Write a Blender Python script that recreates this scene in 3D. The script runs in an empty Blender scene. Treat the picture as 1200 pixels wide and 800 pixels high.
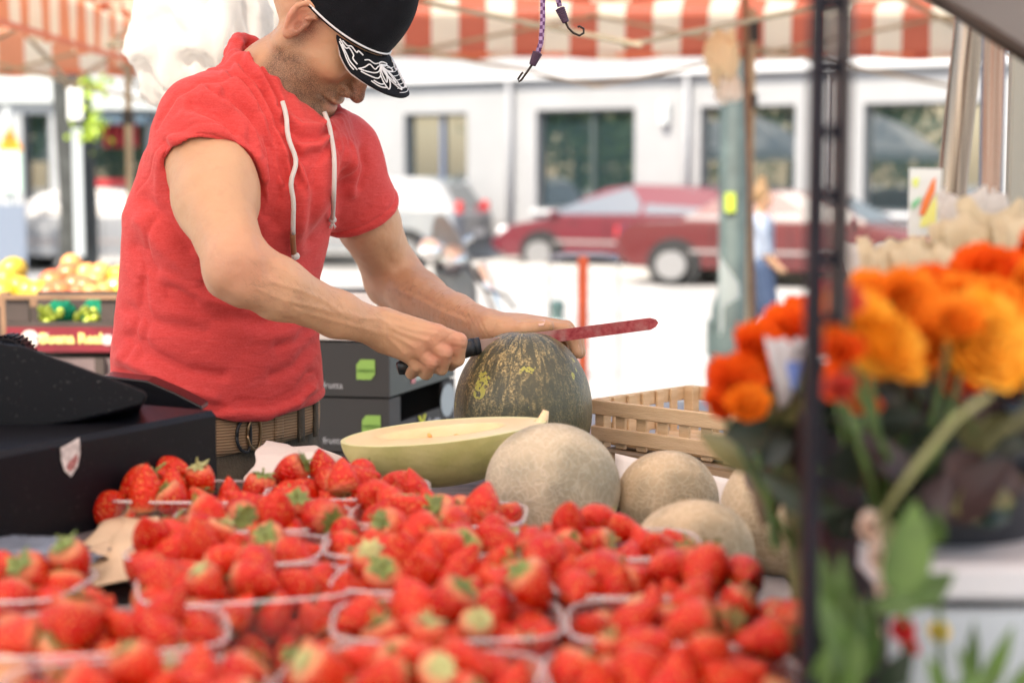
import bpy, math, random, numpy as np
from mathutils import Vector, Matrix
from mathutils.bvhtree import BVHTree
random.seed(7); np.random.seed(7)
R = math.radians
scene = bpy.context.scene
COL = scene.collection
# ---------------------------------------------------------------- camera
FOC = 2000.0; HZ = 205.0; CZ = 1.45
PITCH = math.atan((400.0-HZ)/FOC)
cam_d = bpy.data.cameras.new('camera'); cam = bpy.data.objects.new('camera', cam_d); COL.objects.link(cam)
cam.location = (0, 0, CZ); cam.rotation_euler = (math.pi/2-PITCH, 0, 0)
cam_d.lens = 60; cam_d.sensor_width = 36; cam_d.clip_start = 0.05; cam_d.clip_end = 600
cam_d.dof.use_dof = True; cam_d.dof.focus_distance = 2.40; cam_d.dof.aperture_fstop = 3.4
scene.camera = cam
CP, SP = math.cos(PITCH), math.sin(PITCH)
def P(px, py, Y):
    """world point seen at photo pixel px,py at world distance Y ahead"""
    u = (px-600)/FOC; v = (400-py)/FOC
    d = Vector((u, CP+SP*v, -SP+CP*v)); t = Y/d.y
    return Vector((d.x*t, Y, CZ+d.z*t))
def proj(X, Y, Z):
    z = Z-CZ; f = Y*CP-z*SP; up = Y*SP+z*CP
    return 600+X/f*FOC, 400-up/f*FOC
# ---------------------------------------------------------------- objects
WM = {}
def tag(o, label=None, cat=None, group=None, kind=None):
    if label: o['label'] = label
    if cat: o['category'] = cat
    if group: o['group'] = group
    if kind: o['kind'] = kind
    return o
def thing(name, label, cat, loc=(0,0,0), rz=0.0, group=None, rot=None):
    o = bpy.data.objects.new(name, None); COL.objects.link(o)
    o.location = loc; o.rotation_euler = rot if rot else (0,0,rz)
    o.empty_display_size = .05
    WM[o.name] = Matrix.LocRotScale(Vector(loc), o.rotation_euler.to_quaternion(), None)
    return tag(o, label, cat, group)
class MB:
    def __init__(s): s.v=[]; s.f=[]; s.m=[]; s.uv=None
    def add(s, vs, fs, mi=0):
        b=len(s.v); s.v += [tuple(v) for v in vs]; s.f += [tuple(b+i for i in f) for f in fs]; s.m += [mi]*len(fs); return s
    def box(s, c, size, rot=None, mi=0, bev=0):
        x,y,z=[q/2 for q in size]
        c=Vector(c)
        Mr = rot if rot is not None else Matrix.Identity(3)
        if bev<=0:
            vs=[Vector((i*x,j*y,k*z)) for i in(-1,1) for j in(-1,1) for k in(-1,1)]
            fs=[(0,1,3,2),(4,6,7,5),(0,4,5,1),(2,3,7,6),(0,2,6,4),(1,5,7,3)]
            return s.add([c+Mr@v for v in vs],fs,mi)
        b=min(bev,x*.9,y*.9,z*.9); vs=[];idx={}
        for i in(-1,1):
            for j in(-1,1):
                for k in(-1,1):
                    for a in range(3):
                        p=[i*x,j*y,k*z]; sg=(i,j,k)
                        for q in range(3):
                            if q!=a: p[q]-=sg[q]*b
                        idx[(i,j,k,a)]=len(vs); vs.append(Vector(p))
        fs=[]
        for a in range(3):
            o1,o2=(a+1)%3,(a+2)%3
            for sg in(-1,1):
                q=[]
                for (u,w) in((-1,-1),(1,-1),(1,1),(-1,1)):
                    t=[0,0,0]; t[a]=sg;t[o1]=u;t[o2]=w; q.append(idx[(*t,a)])
                fs.append(tuple(q if sg>0 else q[::-1]))
        for a in range(3):       # edges along axis a
            o1,o2=(a+1)%3,(a+2)%3
            for u in(-1,1):
                for w in(-1,1):
                    t0=[0,0,0];t1=[0,0,0]
                    t0[a]=-1;t1[a]=1
                    for t in(t0,t1): t[o1]=u;t[o2]=w
                    q=[idx[(*t0,o1)],idx[(*t1,o1)],idx[(*t1,o2)],idx[(*t0,o2)]]
                    fs.append(tuple(q if u*w>0 else q[::-1]))
        for i in(-1,1):
            for j in(-1,1):
                for k in(-1,1):
                    q=[idx[(i,j,k,a)] for a in range(3)]
                    fs.append(tuple(q if i*j*k>0 else q[::-1]))
        return s.add([c+Mr@v for v in vs],fs,mi)
    def tube(s, pts, r, n=10, mi=0, cap=True, flat=None):
        pts=[Vector(p) for p in pts]; rs=r if isinstance(r,(list,tuple)) else [r]*len(pts)
        vs=[];prev=None
        for i,p in enumerate(pts):
            t=(pts[min(i+1,len(pts)-1)]-pts[max(i-1,0)]).normalized()
            if prev is None:
                u=Vector((0,0,1)) if abs(t.z)<.9 else Vector((0,1,0))
                u=(u-t*u.dot(t)).normalized()
            else: u=(prev-t*prev.dot(t)).normalized()
            prev=u; w=t.cross(u)
            for k in range(n):
                a=2*math.pi*k/n; vs.append(p+(u*math.cos(a)+w*math.sin(a)*(flat or 1))*rs[i])
        fs=[]
        for i in range(len(pts)-1):
            for k in range(n):
                fs.append((i*n+k,i*n+(k+1)%n,(i+1)*n+(k+1)%n,(i+1)*n+k))
        if cap: fs.append(tuple(range(n))[::-1]); fs.append(tuple((len(pts)-1)*n+k for k in range(n)))
        return s.add(vs,fs,mi)
    def lathe(s, prof, n=24, c=(0,0,0), rot=None, mi=0, sx=1, sy=1):
        c=Vector(c); Mr=rot if rot is not None else Matrix.Identity(3)
        vs=[]
        for (r,z) in prof:
            for k in range(n):
                a=2*math.pi*k/n; vs.append(c+Mr@Vector((r*math.cos(a)*sx,r*math.sin(a)*sy,z)))
        fs=[]
        for i in range(len(prof)-1):
            for k in range(n): fs.append((i*n+k,i*n+(k+1)%n,(i+1)*n+(k+1)%n,(i+1)*n+k))
        return s.add(vs,fs,mi)
    def grid(s, fn, nu, nv, mi=0, closed_u=False, thick=0.0):
        """fn(u,v)->Vector, u,v in 0..1"""
        pts=[[Vector(fn(i/(nu if closed_u else nu-1),j/(nv-1))) for j in range(nv)] for i in range(nu)]
        vs=[p for row in pts for p in row]; fs=[]
        for i in range(nu if closed_u else nu-1):
            for j in range(nv-1):
                i2=(i+1)%nu
                fs.append((i*nv+j,i2*nv+j,i2*nv+j+1,i*nv+j+1))
        if thick:
            N=[Vector((0,0,0)) for _ in vs]
            for f in fs:
                nn=(vs[f[1]]-vs[f[0]]).cross(vs[f[3]]-vs[f[0]])
                for q in f: N[q]+=nn
            b=len(vs); vs=vs+[v-n.normalized()*thick for v,n in zip(vs,N)]
            top=list(fs); fs+= [tuple(b+q for q in f[::-1]) for f in top]
            if not closed_u:
                for j in range(nv-1):
                    fs.append((j,j+1,b+j+1,b+j)); k=(nu-1)*nv; fs.append((k+j+1,k+j,b+k+j,b+k+j+1))
            for i in range(nu if closed_u else nu-1):
                i2=(i+1)%nu
                fs.append((i2*nv,i*nv,b+i*nv,b+i2*nv)); q=nv-1; fs.append((i*nv+q,i2*nv+q,b+i2*nv+q,b+i*nv+q))
        return s.add(vs,fs,mi)
    def prism(s, poly, h, origin=(0,0,0), ax=(1,0,0), ay=(0,0,1), mi=0):
        """poly 2-D list extruded along ax x ay by h"""
        o=Vector(origin);ax=Vector(ax);ay=Vector(ay);n=ax.cross(ay).normalized()
        a=[o+ax*x+ay*y for x,y in poly]; b=[p+n*h for p in a]; m=len(a)
        fs=[tuple(range(m))[::-1],tuple(range(m,2*m))]+[(i,(i+1)%m,m+(i+1)%m,m+i) for i in range(m)]
        return s.add(a+b,fs,mi)
def mesh_from(name, vs, fs, smooth=True, mi=None):
    me=bpy.data.meshes.new(name); me.from_pydata([tuple(v) for v in vs],[],fs)
    if smooth: me.polygons.foreach_set('use_smooth',[True]*len(me.polygons))
    if mi: me.polygons.foreach_set('material_index',mi)
    me.update(); return me
def fixn(me):
    import bmesh
    bm=bmesh.new(); bm.from_mesh(me); bmesh.ops.recalc_face_normals(bm,faces=bm.faces); bm.to_mesh(me); bm.free()
def obj(name, mb, mats, parent=None, loc=None, smooth=False, sub=0, bevel=0, angle=None, world=True, fix=True):
    """one mesh object; vertices given in world space (world=True) or in the parent's space"""
    if parent is not None:
        base = WM[parent.name] if world else Matrix.Identity(4)
        inv = base.inverted()
        o_loc=None
    else:
        o_loc = Vector(loc) if loc is not None else Vector((0,0,0)); inv = Matrix.Translation(-o_loc) if world else Matrix.Identity(4)
    vs=[inv@Vector(v) for v in mb.v]
    me=mesh_from(name,vs,mb.f,smooth, mb.m if any(mb.m) else None)
    if fix: fixn(me)
    for m in (mats if isinstance(mats,(list,tuple)) else [mats]): me.materials.append(m)
    o=bpy.data.objects.new(name,me); COL.objects.link(o)
    if parent is not None:
        o.parent=parent; WM[o.name]=WM[parent.name]
    else: o.location=o_loc; WM[o.name]=Matrix.Translation(o_loc)
    if bevel:
        b=o.modifiers.new('bevel','BEVEL'); b.width=bevel; b.segments=2; b.limit_method='ANGLE'; b.angle_limit=R(40)
    if sub:
        q=o.modifiers.new('sub','SUBSURF'); q.levels=sub; q.render_levels=sub
    if angle is not None:
        try: me.set_sharp_from_angle(angle=R(angle))
        except Exception: pass
    return o
def child_of(o, parent):   # parented copy helper: o's mesh already in parent's space
    o.parent=parent; WM[o.name]=WM[parent.name]
def dup_tree(o, parent=None, label=None):
    c=o.copy(); COL.objects.link(c)
    if parent is not None: c.parent=parent
    if label: c['label']=label
    for ch in [x for x in o.children]: dup_tree(ch,c)
    return c
def text_mesh(name, s, size, mat, parent, loc, xdir, up, extrude=.0008, bold=0.0, align='CENTER'):
    cu=bpy.data.curves.new(name,'FONT'); cu.body=s; cu.size=size; cu.extrude=extrude; cu.align_x=align; cu.align_y='CENTER'; cu.offset=bold; cu.resolution_u=2
    t=bpy.data.objects.new(name,cu); COL.objects.link(t)
    dg=bpy.context.evaluated_depsgraph_get(); me=bpy.data.meshes.new_from_object(t.evaluated_get(dg)); bpy.data.objects.remove(t)
    x=Vector(xdir).normalized(); u=Vector(up); z=x.cross(u).normalized(); u=z.cross(x)
    M=Matrix((x,u,z)).transposed().to_4x4(); M.translation=Vector(loc)
    me.transform(WM[parent.name].inverted()@M if parent is not None else M); me.materials.clear(); me.materials.append(mat)
    o=bpy.data.objects.new(name,me); COL.objects.link(o); o.parent=parent
    if parent is not None: WM[o.name]=WM[parent.name]
    return o
# ---------------------------------------------------------------- materials
def nodes(m): return m.node_tree.nodes, m.node_tree.links
def mat(name, col, rough=.6, metal=0.0, spec=.5, var=0.0, vscale=8.0, bump=0.0, bscale=60.0, sss=0.0, trans=0.0, col2=None, alpha=1.0, coat=0.0, ior=None, detail=4, stretch=None, emit=None, wide=None):
    m=bpy.data.materials.new(name); m.use_nodes=True; N,L=nodes(m); b=N['Principled BSDF']
    b.inputs['Base Color'].default_value=(*col,1); b.inputs['Roughness'].default_value=rough; b.inputs['Metallic'].default_value=metal
    b.inputs['Specular IOR Level'].default_value=spec
    if sss: b.inputs['Subsurface Weight'].default_value=sss; b.inputs['Subsurface Radius'].default_value=(1,.35,.2); b.inputs['Subsurface Scale'].default_value=.01
    if trans: b.inputs['Transmission Weight'].default_value=trans
    if ior: b.inputs['IOR'].default_value=ior
    if coat: b.inputs['Coat Weight'].default_value=coat; b.inputs['Coat Roughness'].default_value=.06
    if alpha<1: b.inputs['Alpha'].default_value=alpha
    if emit: b.inputs['Emission Color'].default_value=(*emit[0],1); b.inputs['Emission Strength'].default_value=emit[1]
    if var or col2 or bump:
        tc=N.new('ShaderNodeTexCoord'); mp=N.new('ShaderNodeMapping'); L.new(tc.outputs['Object'],mp.inputs[0])
        if stretch: mp.inputs['Scale'].default_value=stretch
    if var or col2:
        n=N.new('ShaderNodeTexNoise'); n.inputs['Scale'].default_value=vscale; n.inputs['Detail'].default_value=detail; L.new(mp.outputs[0],n.inputs['Vector'])
        r=N.new('ShaderNodeValToRGB'); L.new(n.outputs['Fac'],r.inputs[0])
        c2=col2 if col2 else tuple(max(0,c*(1-var)) for c in col); c1=col if col2 else tuple(min(1,c*(1+var*.6)) for c in col)
        lo,hi=wide if wide else (.35,.65)
        r.color_ramp.elements[0].position=lo; r.color_ramp.elements[0].color=(*c2,1); r.color_ramp.elements[1].position=hi; r.color_ramp.elements[1].color=(*c1,1)
        L.new(r.outputs[0],b.inputs['Base Color'])
    if bump:
        n2=N.new('ShaderNodeTexNoise'); n2.inputs['Scale'].default_value=bscale; n2.inputs['Detail'].default_value=3; L.new(mp.outputs[0],n2.inputs['Vector'])
        bp=N.new('ShaderNodeBump'); bp.inputs['Strength'].default_value=bump; bp.inputs['Distance'].default_value=.004; L.new(n2.outputs['Fac'],bp.inputs['Height']); L.new(bp.outputs[0],b.inputs['Normal'])
    return m
def bsdf(m): return m.node_tree.nodes['Principled BSDF']
def fabric_translucent(name, mode, c1, c2, width, axis=0, tr=.5):
    """striped canopy cloth: diffuse + translucent"""
    m=bpy.data.materials.new(name); m.use_nodes=True; N,L=nodes(m); N.remove(N['Principled BSDF']); out=N['Material Output']
    tc=N.new('ShaderNodeTexCoord'); sp=N.new('ShaderNodeSeparateXYZ'); L.new(tc.outputs['UV'] if mode=='uv' else tc.outputs['Object'],sp.inputs[0])
    md=N.new('ShaderNodeMath'); md.operation='FRACT'; mu=N.new('ShaderNodeMath'); mu.operation='MULTIPLY'; mu.inputs[1].default_value=1/width
    L.new(sp.outputs[axis],mu.inputs[0]); L.new(mu.outputs[0],md.inputs[0])
    gt=N.new('ShaderNodeMath'); gt.operation='GREATER_THAN'; gt.inputs[1].default_value=.5; L.new(md.outputs[0],gt.inputs[0])
    mx=N.new('ShaderNodeMix'); mx.data_type='RGBA'; mx.inputs['A'].default_value=(*c1,1); mx.inputs['B'].default_value=(*c2,1); L.new(gt.outputs[0],mx.inputs['Factor'])
    nz=N.new('ShaderNodeTexNoise'); nz.inputs['Scale'].default_value=3; L.new(tc.outputs['Object'],nz.inputs['Vector'])
    mr=N.new('ShaderNodeMapRange'); mr.inputs['To Min'].default_value=.8; mr.inputs['To Max'].default_value=1.08; L.new(nz.outputs['Fac'],mr.inputs['Value'])
    vm=N.new('ShaderNodeVectorMath'); vm.operation='SCALE'; L.new(mx.outputs['Result'],vm.inputs[0]); L.new(mr.outputs[0],vm.inputs['Scale'])
    d=N.new('ShaderNodeBsdfDiffuse'); t=N.new('ShaderNodeBsdfTranslucent'); ms=N.new('ShaderNodeMixShader'); ms.inputs[0].default_value=tr
    L.new(vm.outputs[0],d.inputs[0]); L.new(vm.outputs[0],t.inputs[0]); L.new(d.outputs[0],ms.inputs[1]); L.new(t.outputs[0],ms.inputs[2]); L.new(ms.outputs[0],out.inputs[0])
    return m
def set_uv(o, fn):
    me=o.data; uv=me.uv_layers.new(name='uv')
    for l in me.loops: uv.data[l.index].uv=fn(me.vertices[l.vertex_index].co)
def add_attr(me, name, vals):
    a=me.attributes.new(name,'FLOAT','POINT'); a.data.foreach_set('value',np.asarray(vals,dtype=np.float32))
def vnoise(p,seed=0):
    i=np.floor(p).astype(np.int64); f=p-i; f=f*f*(3-2*f); out=np.zeros(len(p))
    def h(a,b,c):
        n=(a*73856093)^(b*19349663)^(c*83492791)^(seed*2654435761); n=(n^(n>>13))*1274126177; n=n^(n>>16); return (n&0xffff)/32767.5-1
    for dx in(0,1):
        for dy in(0,1):
            for dz in(0,1):
                w_=(f[:,0] if dx else 1-f[:,0])*(f[:,1] if dy else 1-f[:,1])*(f[:,2] if dz else 1-f[:,2]); out+=w_*h(i[:,0]+dx,i[:,1]+dy,i[:,2]+dz)
    return out
def fnoise(p,o=3): return sum(vnoise(p*2**k,k)/2**k for k in range(o))
# ---------------------------------------------------------------- light
w=bpy.data.worlds.new('World'); scene.world=w; w.use_nodes=True
wn=w.node_tree.nodes; wl=w.node_tree.links
sky=wn.new('ShaderNodeTexSky'); sky.sky_type='NISHITA'; sky.sun_disc=False
SUN_EL=R(52); SUN_AZ=R(215)      # azimuth clockwise from +Y : sun behind and to the left of the camera
sky.sun_elevation=SUN_EL; sky.sun_rotation=SUN_AZ; sky.air_density=1.0; sky.dust_density=2.0
wl.new(sky.outputs[0],wn['Background'].inputs[0]); wn['Background'].inputs[1].default_value=.15
sd=bpy.data.lights.new('sun','SUN'); sd.energy=3.2; sd.angle=R(.5); sd.color=(1,.955,.88)
so=bpy.data.objects.new('sun',sd); COL.objects.link(so)
sv=Vector((math.sin(SUN_AZ)*math.cos(SUN_EL),math.cos(SUN_AZ)*math.cos(SUN_EL),math.sin(SUN_EL)))
so.rotation_euler=sv.to_track_quat('Z','Y').to_euler(); so.location=(0,-5,8)
scene.view_settings.view_transform='Standard'; scene.view_settings.look='None'; scene.view_settings.gamma=1; scene.view_settings.use_curve_mapping=False
try: scene.view_settings.use_white_balance=True; scene.view_settings.white_balance_temperature=7300; scene.view_settings.white_balance_tint=10
except Exception: pass
scene.view_settings.exposure=1.55
cy=scene.cycles
scene.render.engine='CYCLES'
cy.use_denoising=True
try: cy.denoiser='OPENIMAGEDENOISE'; cy.denoising_prefilter='ACCURATE'
except Exception: pass
cy.max_bounces=7; cy.diffuse_bounces=4; cy.glossy_bounces=3; cy.transmission_bounces=5; cy.transparent_max_bounces=12
cy.caustics_reflective=False; cy.caustics_refractive=False; cy.sample_clamp_indirect=6
cy.use_adaptive_sampling=True; cy.adaptive_threshold=.02
# ================================================================= SETTING
M_ground=mat('ground stone',(.36,.355,.345),.85,var=.2,vscale=.7,bump=.3,bscale=40)
M_pave=mat('pavement slab',(.38,.37,.36),.85,var=.12,vscale=2)
M_kerb=mat('kerb stone',(.42,.41,.40),.8)
M_white=mat('white render',(.28,.29,.305),.8,var=.05,vscale=1.5)
M_trim=mat('pale trim',(.55,.57,.60),.7)
M_frame=mat('dark window frame',(.06,.07,.08),.5)
M_grey=mat('grey facade',(.36,.38,.40),.8,var=.1,vscale=2)
M_grey2=mat('grey fascia',(.50,.54,.55),.7)
M_glass=mat('shop glass',(.015,.03,.035),.02,spec=1.0,metal=0.0,ior=2.1)
M_black=mat('matt black',(.012,.013,.015),.5)
M_chrome=mat('chrome',(.75,.75,.76),.15,metal=1)
M_rubber=mat('tyre rubber',(.02,.02,.02),.8)
mb=MB(); mb.add([(-150,-120,0),(150,-120,0),(150,160,0),(-150,160,0)],[(0,1,2,3)])
tag(obj('street',mb,M_ground),kind='structure')
# facade frame of reference: white building face from A to the right
FA=Vector((-1.30,28.8,0)); FD=(Vector((5.83,24.4,0))-FA).normalized(); FN=Vector((FD.y,-FD.x,0))  # FN faces the street
def fpt(s,z,out=0): return FA+FD*s+Vector((0,0,z))+FN*out
def fs_of(px,py_=205):
    # intersection of pixel column with facade plane
    u=(px-600)/FOC/CP; # X=u*Y approx on level ground
    # FA.x+s*FD.x = u*(FA.y+s*FD.y)
    return (u*FA.y-FA.x)/(FD.x-u*FD.y)
def fz(px,py):
    s=fs_of(px); Y=(FA+FD*s).y
    return P(px,py,Y).z
mb=MB()
def quadp(mb,s0,s1,z0,z1,o0,o1,mi=0):
    c=[fpt(s,z,o) for s in(s0,s1) for o in(o0,o1) for z in(z0,z1)]
    mb.add(c,[(0,1,3,2),(4,6,7,5),(0,4,5,1),(2,3,7,6),(0,2,6,4),(1,5,7,3)],mi)
# pavement + kerb
quadp(mb,-30,40,-.2,.12,0.05,1.9); tag(obj('pavement',mb,M_pave),kind='structure')
mb=MB(); quadp(mb,-30,40,-.2,.135,1.902,2.06); tag(obj('kerb',mb,M_kerb),kind='structure')
wb=thing('white_building','long white rendered building with wide dark shop windows along the street','building',loc=fpt(4,0),rz=0)
wins=[(475,548,133,212),(628,742,128,246),(818,928,124,248),(1007,1150,120,250),(1230,1330,116,252)]
S=[]
for (x0,x1,y0,y1) in wins:
    s0,s1=fs_of(x0),fs_of(x1); xm=(x0+x1)/2
    S.append((s0,s1,max(.45,fz(xm,y1)) if x0!=475 else fz(xm,y1),fz(xm,y0)))
# wall with openings: columns between windows
mb=MB(); zt=6.5; cur=-9.0; depth=.35
for (s0,s1,z0,z1) in S:
    quadp(mb,cur,s0,0,zt,-depth,0); quadp(mb,s0,s1,z1,zt,-depth,0); quadp(mb,s0,s1,0,z0,-depth,0); cur=s1
quadp(mb,cur,22,0,zt,-depth,0); obj('wall',mb,M_white,wb)
mb=MB(); quadp(mb,-9,22,2.98,3.10,.002,.14); obj('cornice',mb,M_trim,wb)
mb=MB(); quadp(mb,-9,22,.0,.4,.002,.04); obj('plinth',mb,M_grey2,wb)
mb=MB(); quadp(mb,-9,22,0,zt,-6,-depth-.4); obj('interior',mb,mat('dark interior',(.03,.03,.03),.9),wb)
for i,(s0,s1,z0,z1) in enumerate(S):
    mb=MB(); t=.05
    quadp(mb,s0,s1,z1-t,z1-.002,-.22,-.1); quadp(mb,s0,s1,z0+.002,z0+t,-.22,-.1)
    quadp(mb,s0,s0+t,z0+t,z1-t,-.22,-.1); quadp(mb,s1-t,s1,z0+t,z1-t,-.22,-.1)
    w_=obj('window',mb,M_frame,wb)
    if i in(0,1):
        mb=MB(); sm=s0+(s1-s0)*.55; quadp(mb,sm-.03,sm+.03,z0+t,z1-t,-.21,-.11); obj('frame',mb,mat('window post blue' if i==0 else 'window post',(.10,.14,.25) if i==0 else (.05,.07,.07),.5),w_)
    mb=MB(); quadp(mb,s0+t,s1-t,z0+t,z1-t,-.17,-.165); obj('pane',mb,M_glass,w_)
    mb=MB(); quadp(mb,s0-.05,s1+.05,z0-.06,z0-.002,.002,.08); obj('sill',mb,M_trim,w_)
for px_,w_ in((600,.05),(785+20,.05),(968,.05)):
    s=fs_of(px_); mb=MB(); mb.tube([fpt(s,.1,.09),fpt(s,2.95,.09)],w_,8); obj('drainpipe',mb,mat('pale pipe',(.24,.25,.27),.5),wb,smooth=True)
mb=MB(); quadp(mb,-9,22,.401,.72,.002,.012); obj('dado',mb,mat('stained render',(.20,.20,.21),.85,col2=(.30,.30,.31),vscale=1.1,wide=(.3,.7)),wb)
mb=MB(); c=P(779,133,(FA+FD*fs_of(779)).y); s=fs_of(779); quadp(mb,s-.07,s+.07,c.z-.17,c.z+.17,.0,.14); obj('wall_lamp',mb,M_grey2,wb,bevel=.02)
# grey shop building to the left, further along
gb=thing('grey_building','grey shop building at the far left with a pale fascia over its windows','building',loc=(-7,31,0))
def gx(px,Y=31): return (px-600)/2000*Y
mb=MB(); mb.box((gx(-40),33.5,3.2),(gx(175)-gx(-250),4,6.4)); 
mb=MB()
X0,X1=gx(-260),gx(215)
def hb(mb,x0,x1,z0,z1,y0=31.0,y1=31.4,mi=0): mb.box(((x0+x1)/2,(y0+y1)/2,(z0+z1)/2),(x1-x0,y1-y0,z1-z0),mi=mi)
hb(mb,X0,X1,2.55,6.5); hb(mb,X0,gx(30),0,2.549); hb(mb,gx(62),gx(105),0,2.549); hb(mb,gx(175),X1,0,2.549); hb(mb,gx(30.2),gx(61.8),0,.55); hb(mb,gx(105.2),gx(174.8),0,.75)
hb(mb,X0,X1,0,6.5,31.9,35)
obj('wall',mb,M_grey,gb)
mb=MB(); hb(mb,X0,gx(72),2.75,3.4,30.86,30.995); hb(mb,gx(100),X1,2.62,2.9,30.7,30.995); obj('fascia',mb,M_grey2,gb)
for (a,b_,z0) in ((30,62,.55),(105,175,.75)):
    mb=MB(); hb(mb,gx(a)+.01,gx(b_)-.01,z0,2.54,31.2,31.21); wi=obj('window',mb,M_glass,gb)
    mb=MB(); hb(mb,gx(a)+.01,gx(a)+.08,z0,2.54,31.12,31.19); hb(mb,gx(b_)-.08,gx(b_)-.01,z0,2.54,31.12,31.19); obj('frame',mb,M_frame,wi)
mb=MB(); 
for px in (128,134,140,152,158): mb.box((gx(px),31.1,2.0+(px%3)*.08),(.14,.01,.42))
obj('lettering',mb,mat('red lettering',(.45,.03,.04),.5),gb)
mb=MB(); hb(mb,gx(112),gx(150),1.25,1.37,31.08,31.09); obj('stripe',mb,mat('red stripe',(.45,.03,.04),.5),gb)
mb=MB(); hb(mb,gx(100),gx(185),2.35,2.5,30.3,30.95); obj('awning',mb,mat('dark blue awning',(.05,.09,.13),.7),gb)
# ---------------------------------------------------------------- cars
def car_profile(kind):
    if kind=='sedan': # x from rear (0) to front (L); body lower, greenhouse
        L_,body=4.6,[(0.02,.42),(0,.62),(.04,.86),(.15,.93),(1.05,.97),(3.25,.95),(4.2,.84),(4.5,.72),(4.6,.55),(4.58,.36),(4.4,.24),(.2,.26)]
        gh=[(.88,.95),(1.42,1.33),(1.7,1.40),(2.35,1.42),(2.75,1.35),(3.45,.93)]
    elif kind=='hatch':
        L_,body=4.1,[(0.02,.40),(0,.65),(.05,.92),(.2,.98),(1.0,.99),(3.0,.95),(3.8,.80),(4.02,.66),(4.1,.5),(4.06,.32),(3.9,.24),(.2,.25)]
        gh=[(.1,.96),(.45,1.35),(.8,1.45),(1.8,1.49),(2.3,1.42),(3.25,.93)]
    else:
        L_,body=4.4,[(0.0,.45),(-.02,.7),(.04,.98),(.14,1.05),(1.0,1.05),(3.2,1.02),(4.0,.92),(4.3,.78),(4.4,.55),(4.36,.36),(4.2,.28),(.2,.3)]
        gh=[(.05,1.03),(.32,1.5),(.6,1.6),(2.0,1.64),(2.5,1.56),(3.3,1.01)]
    return L_,body,gh
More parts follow.
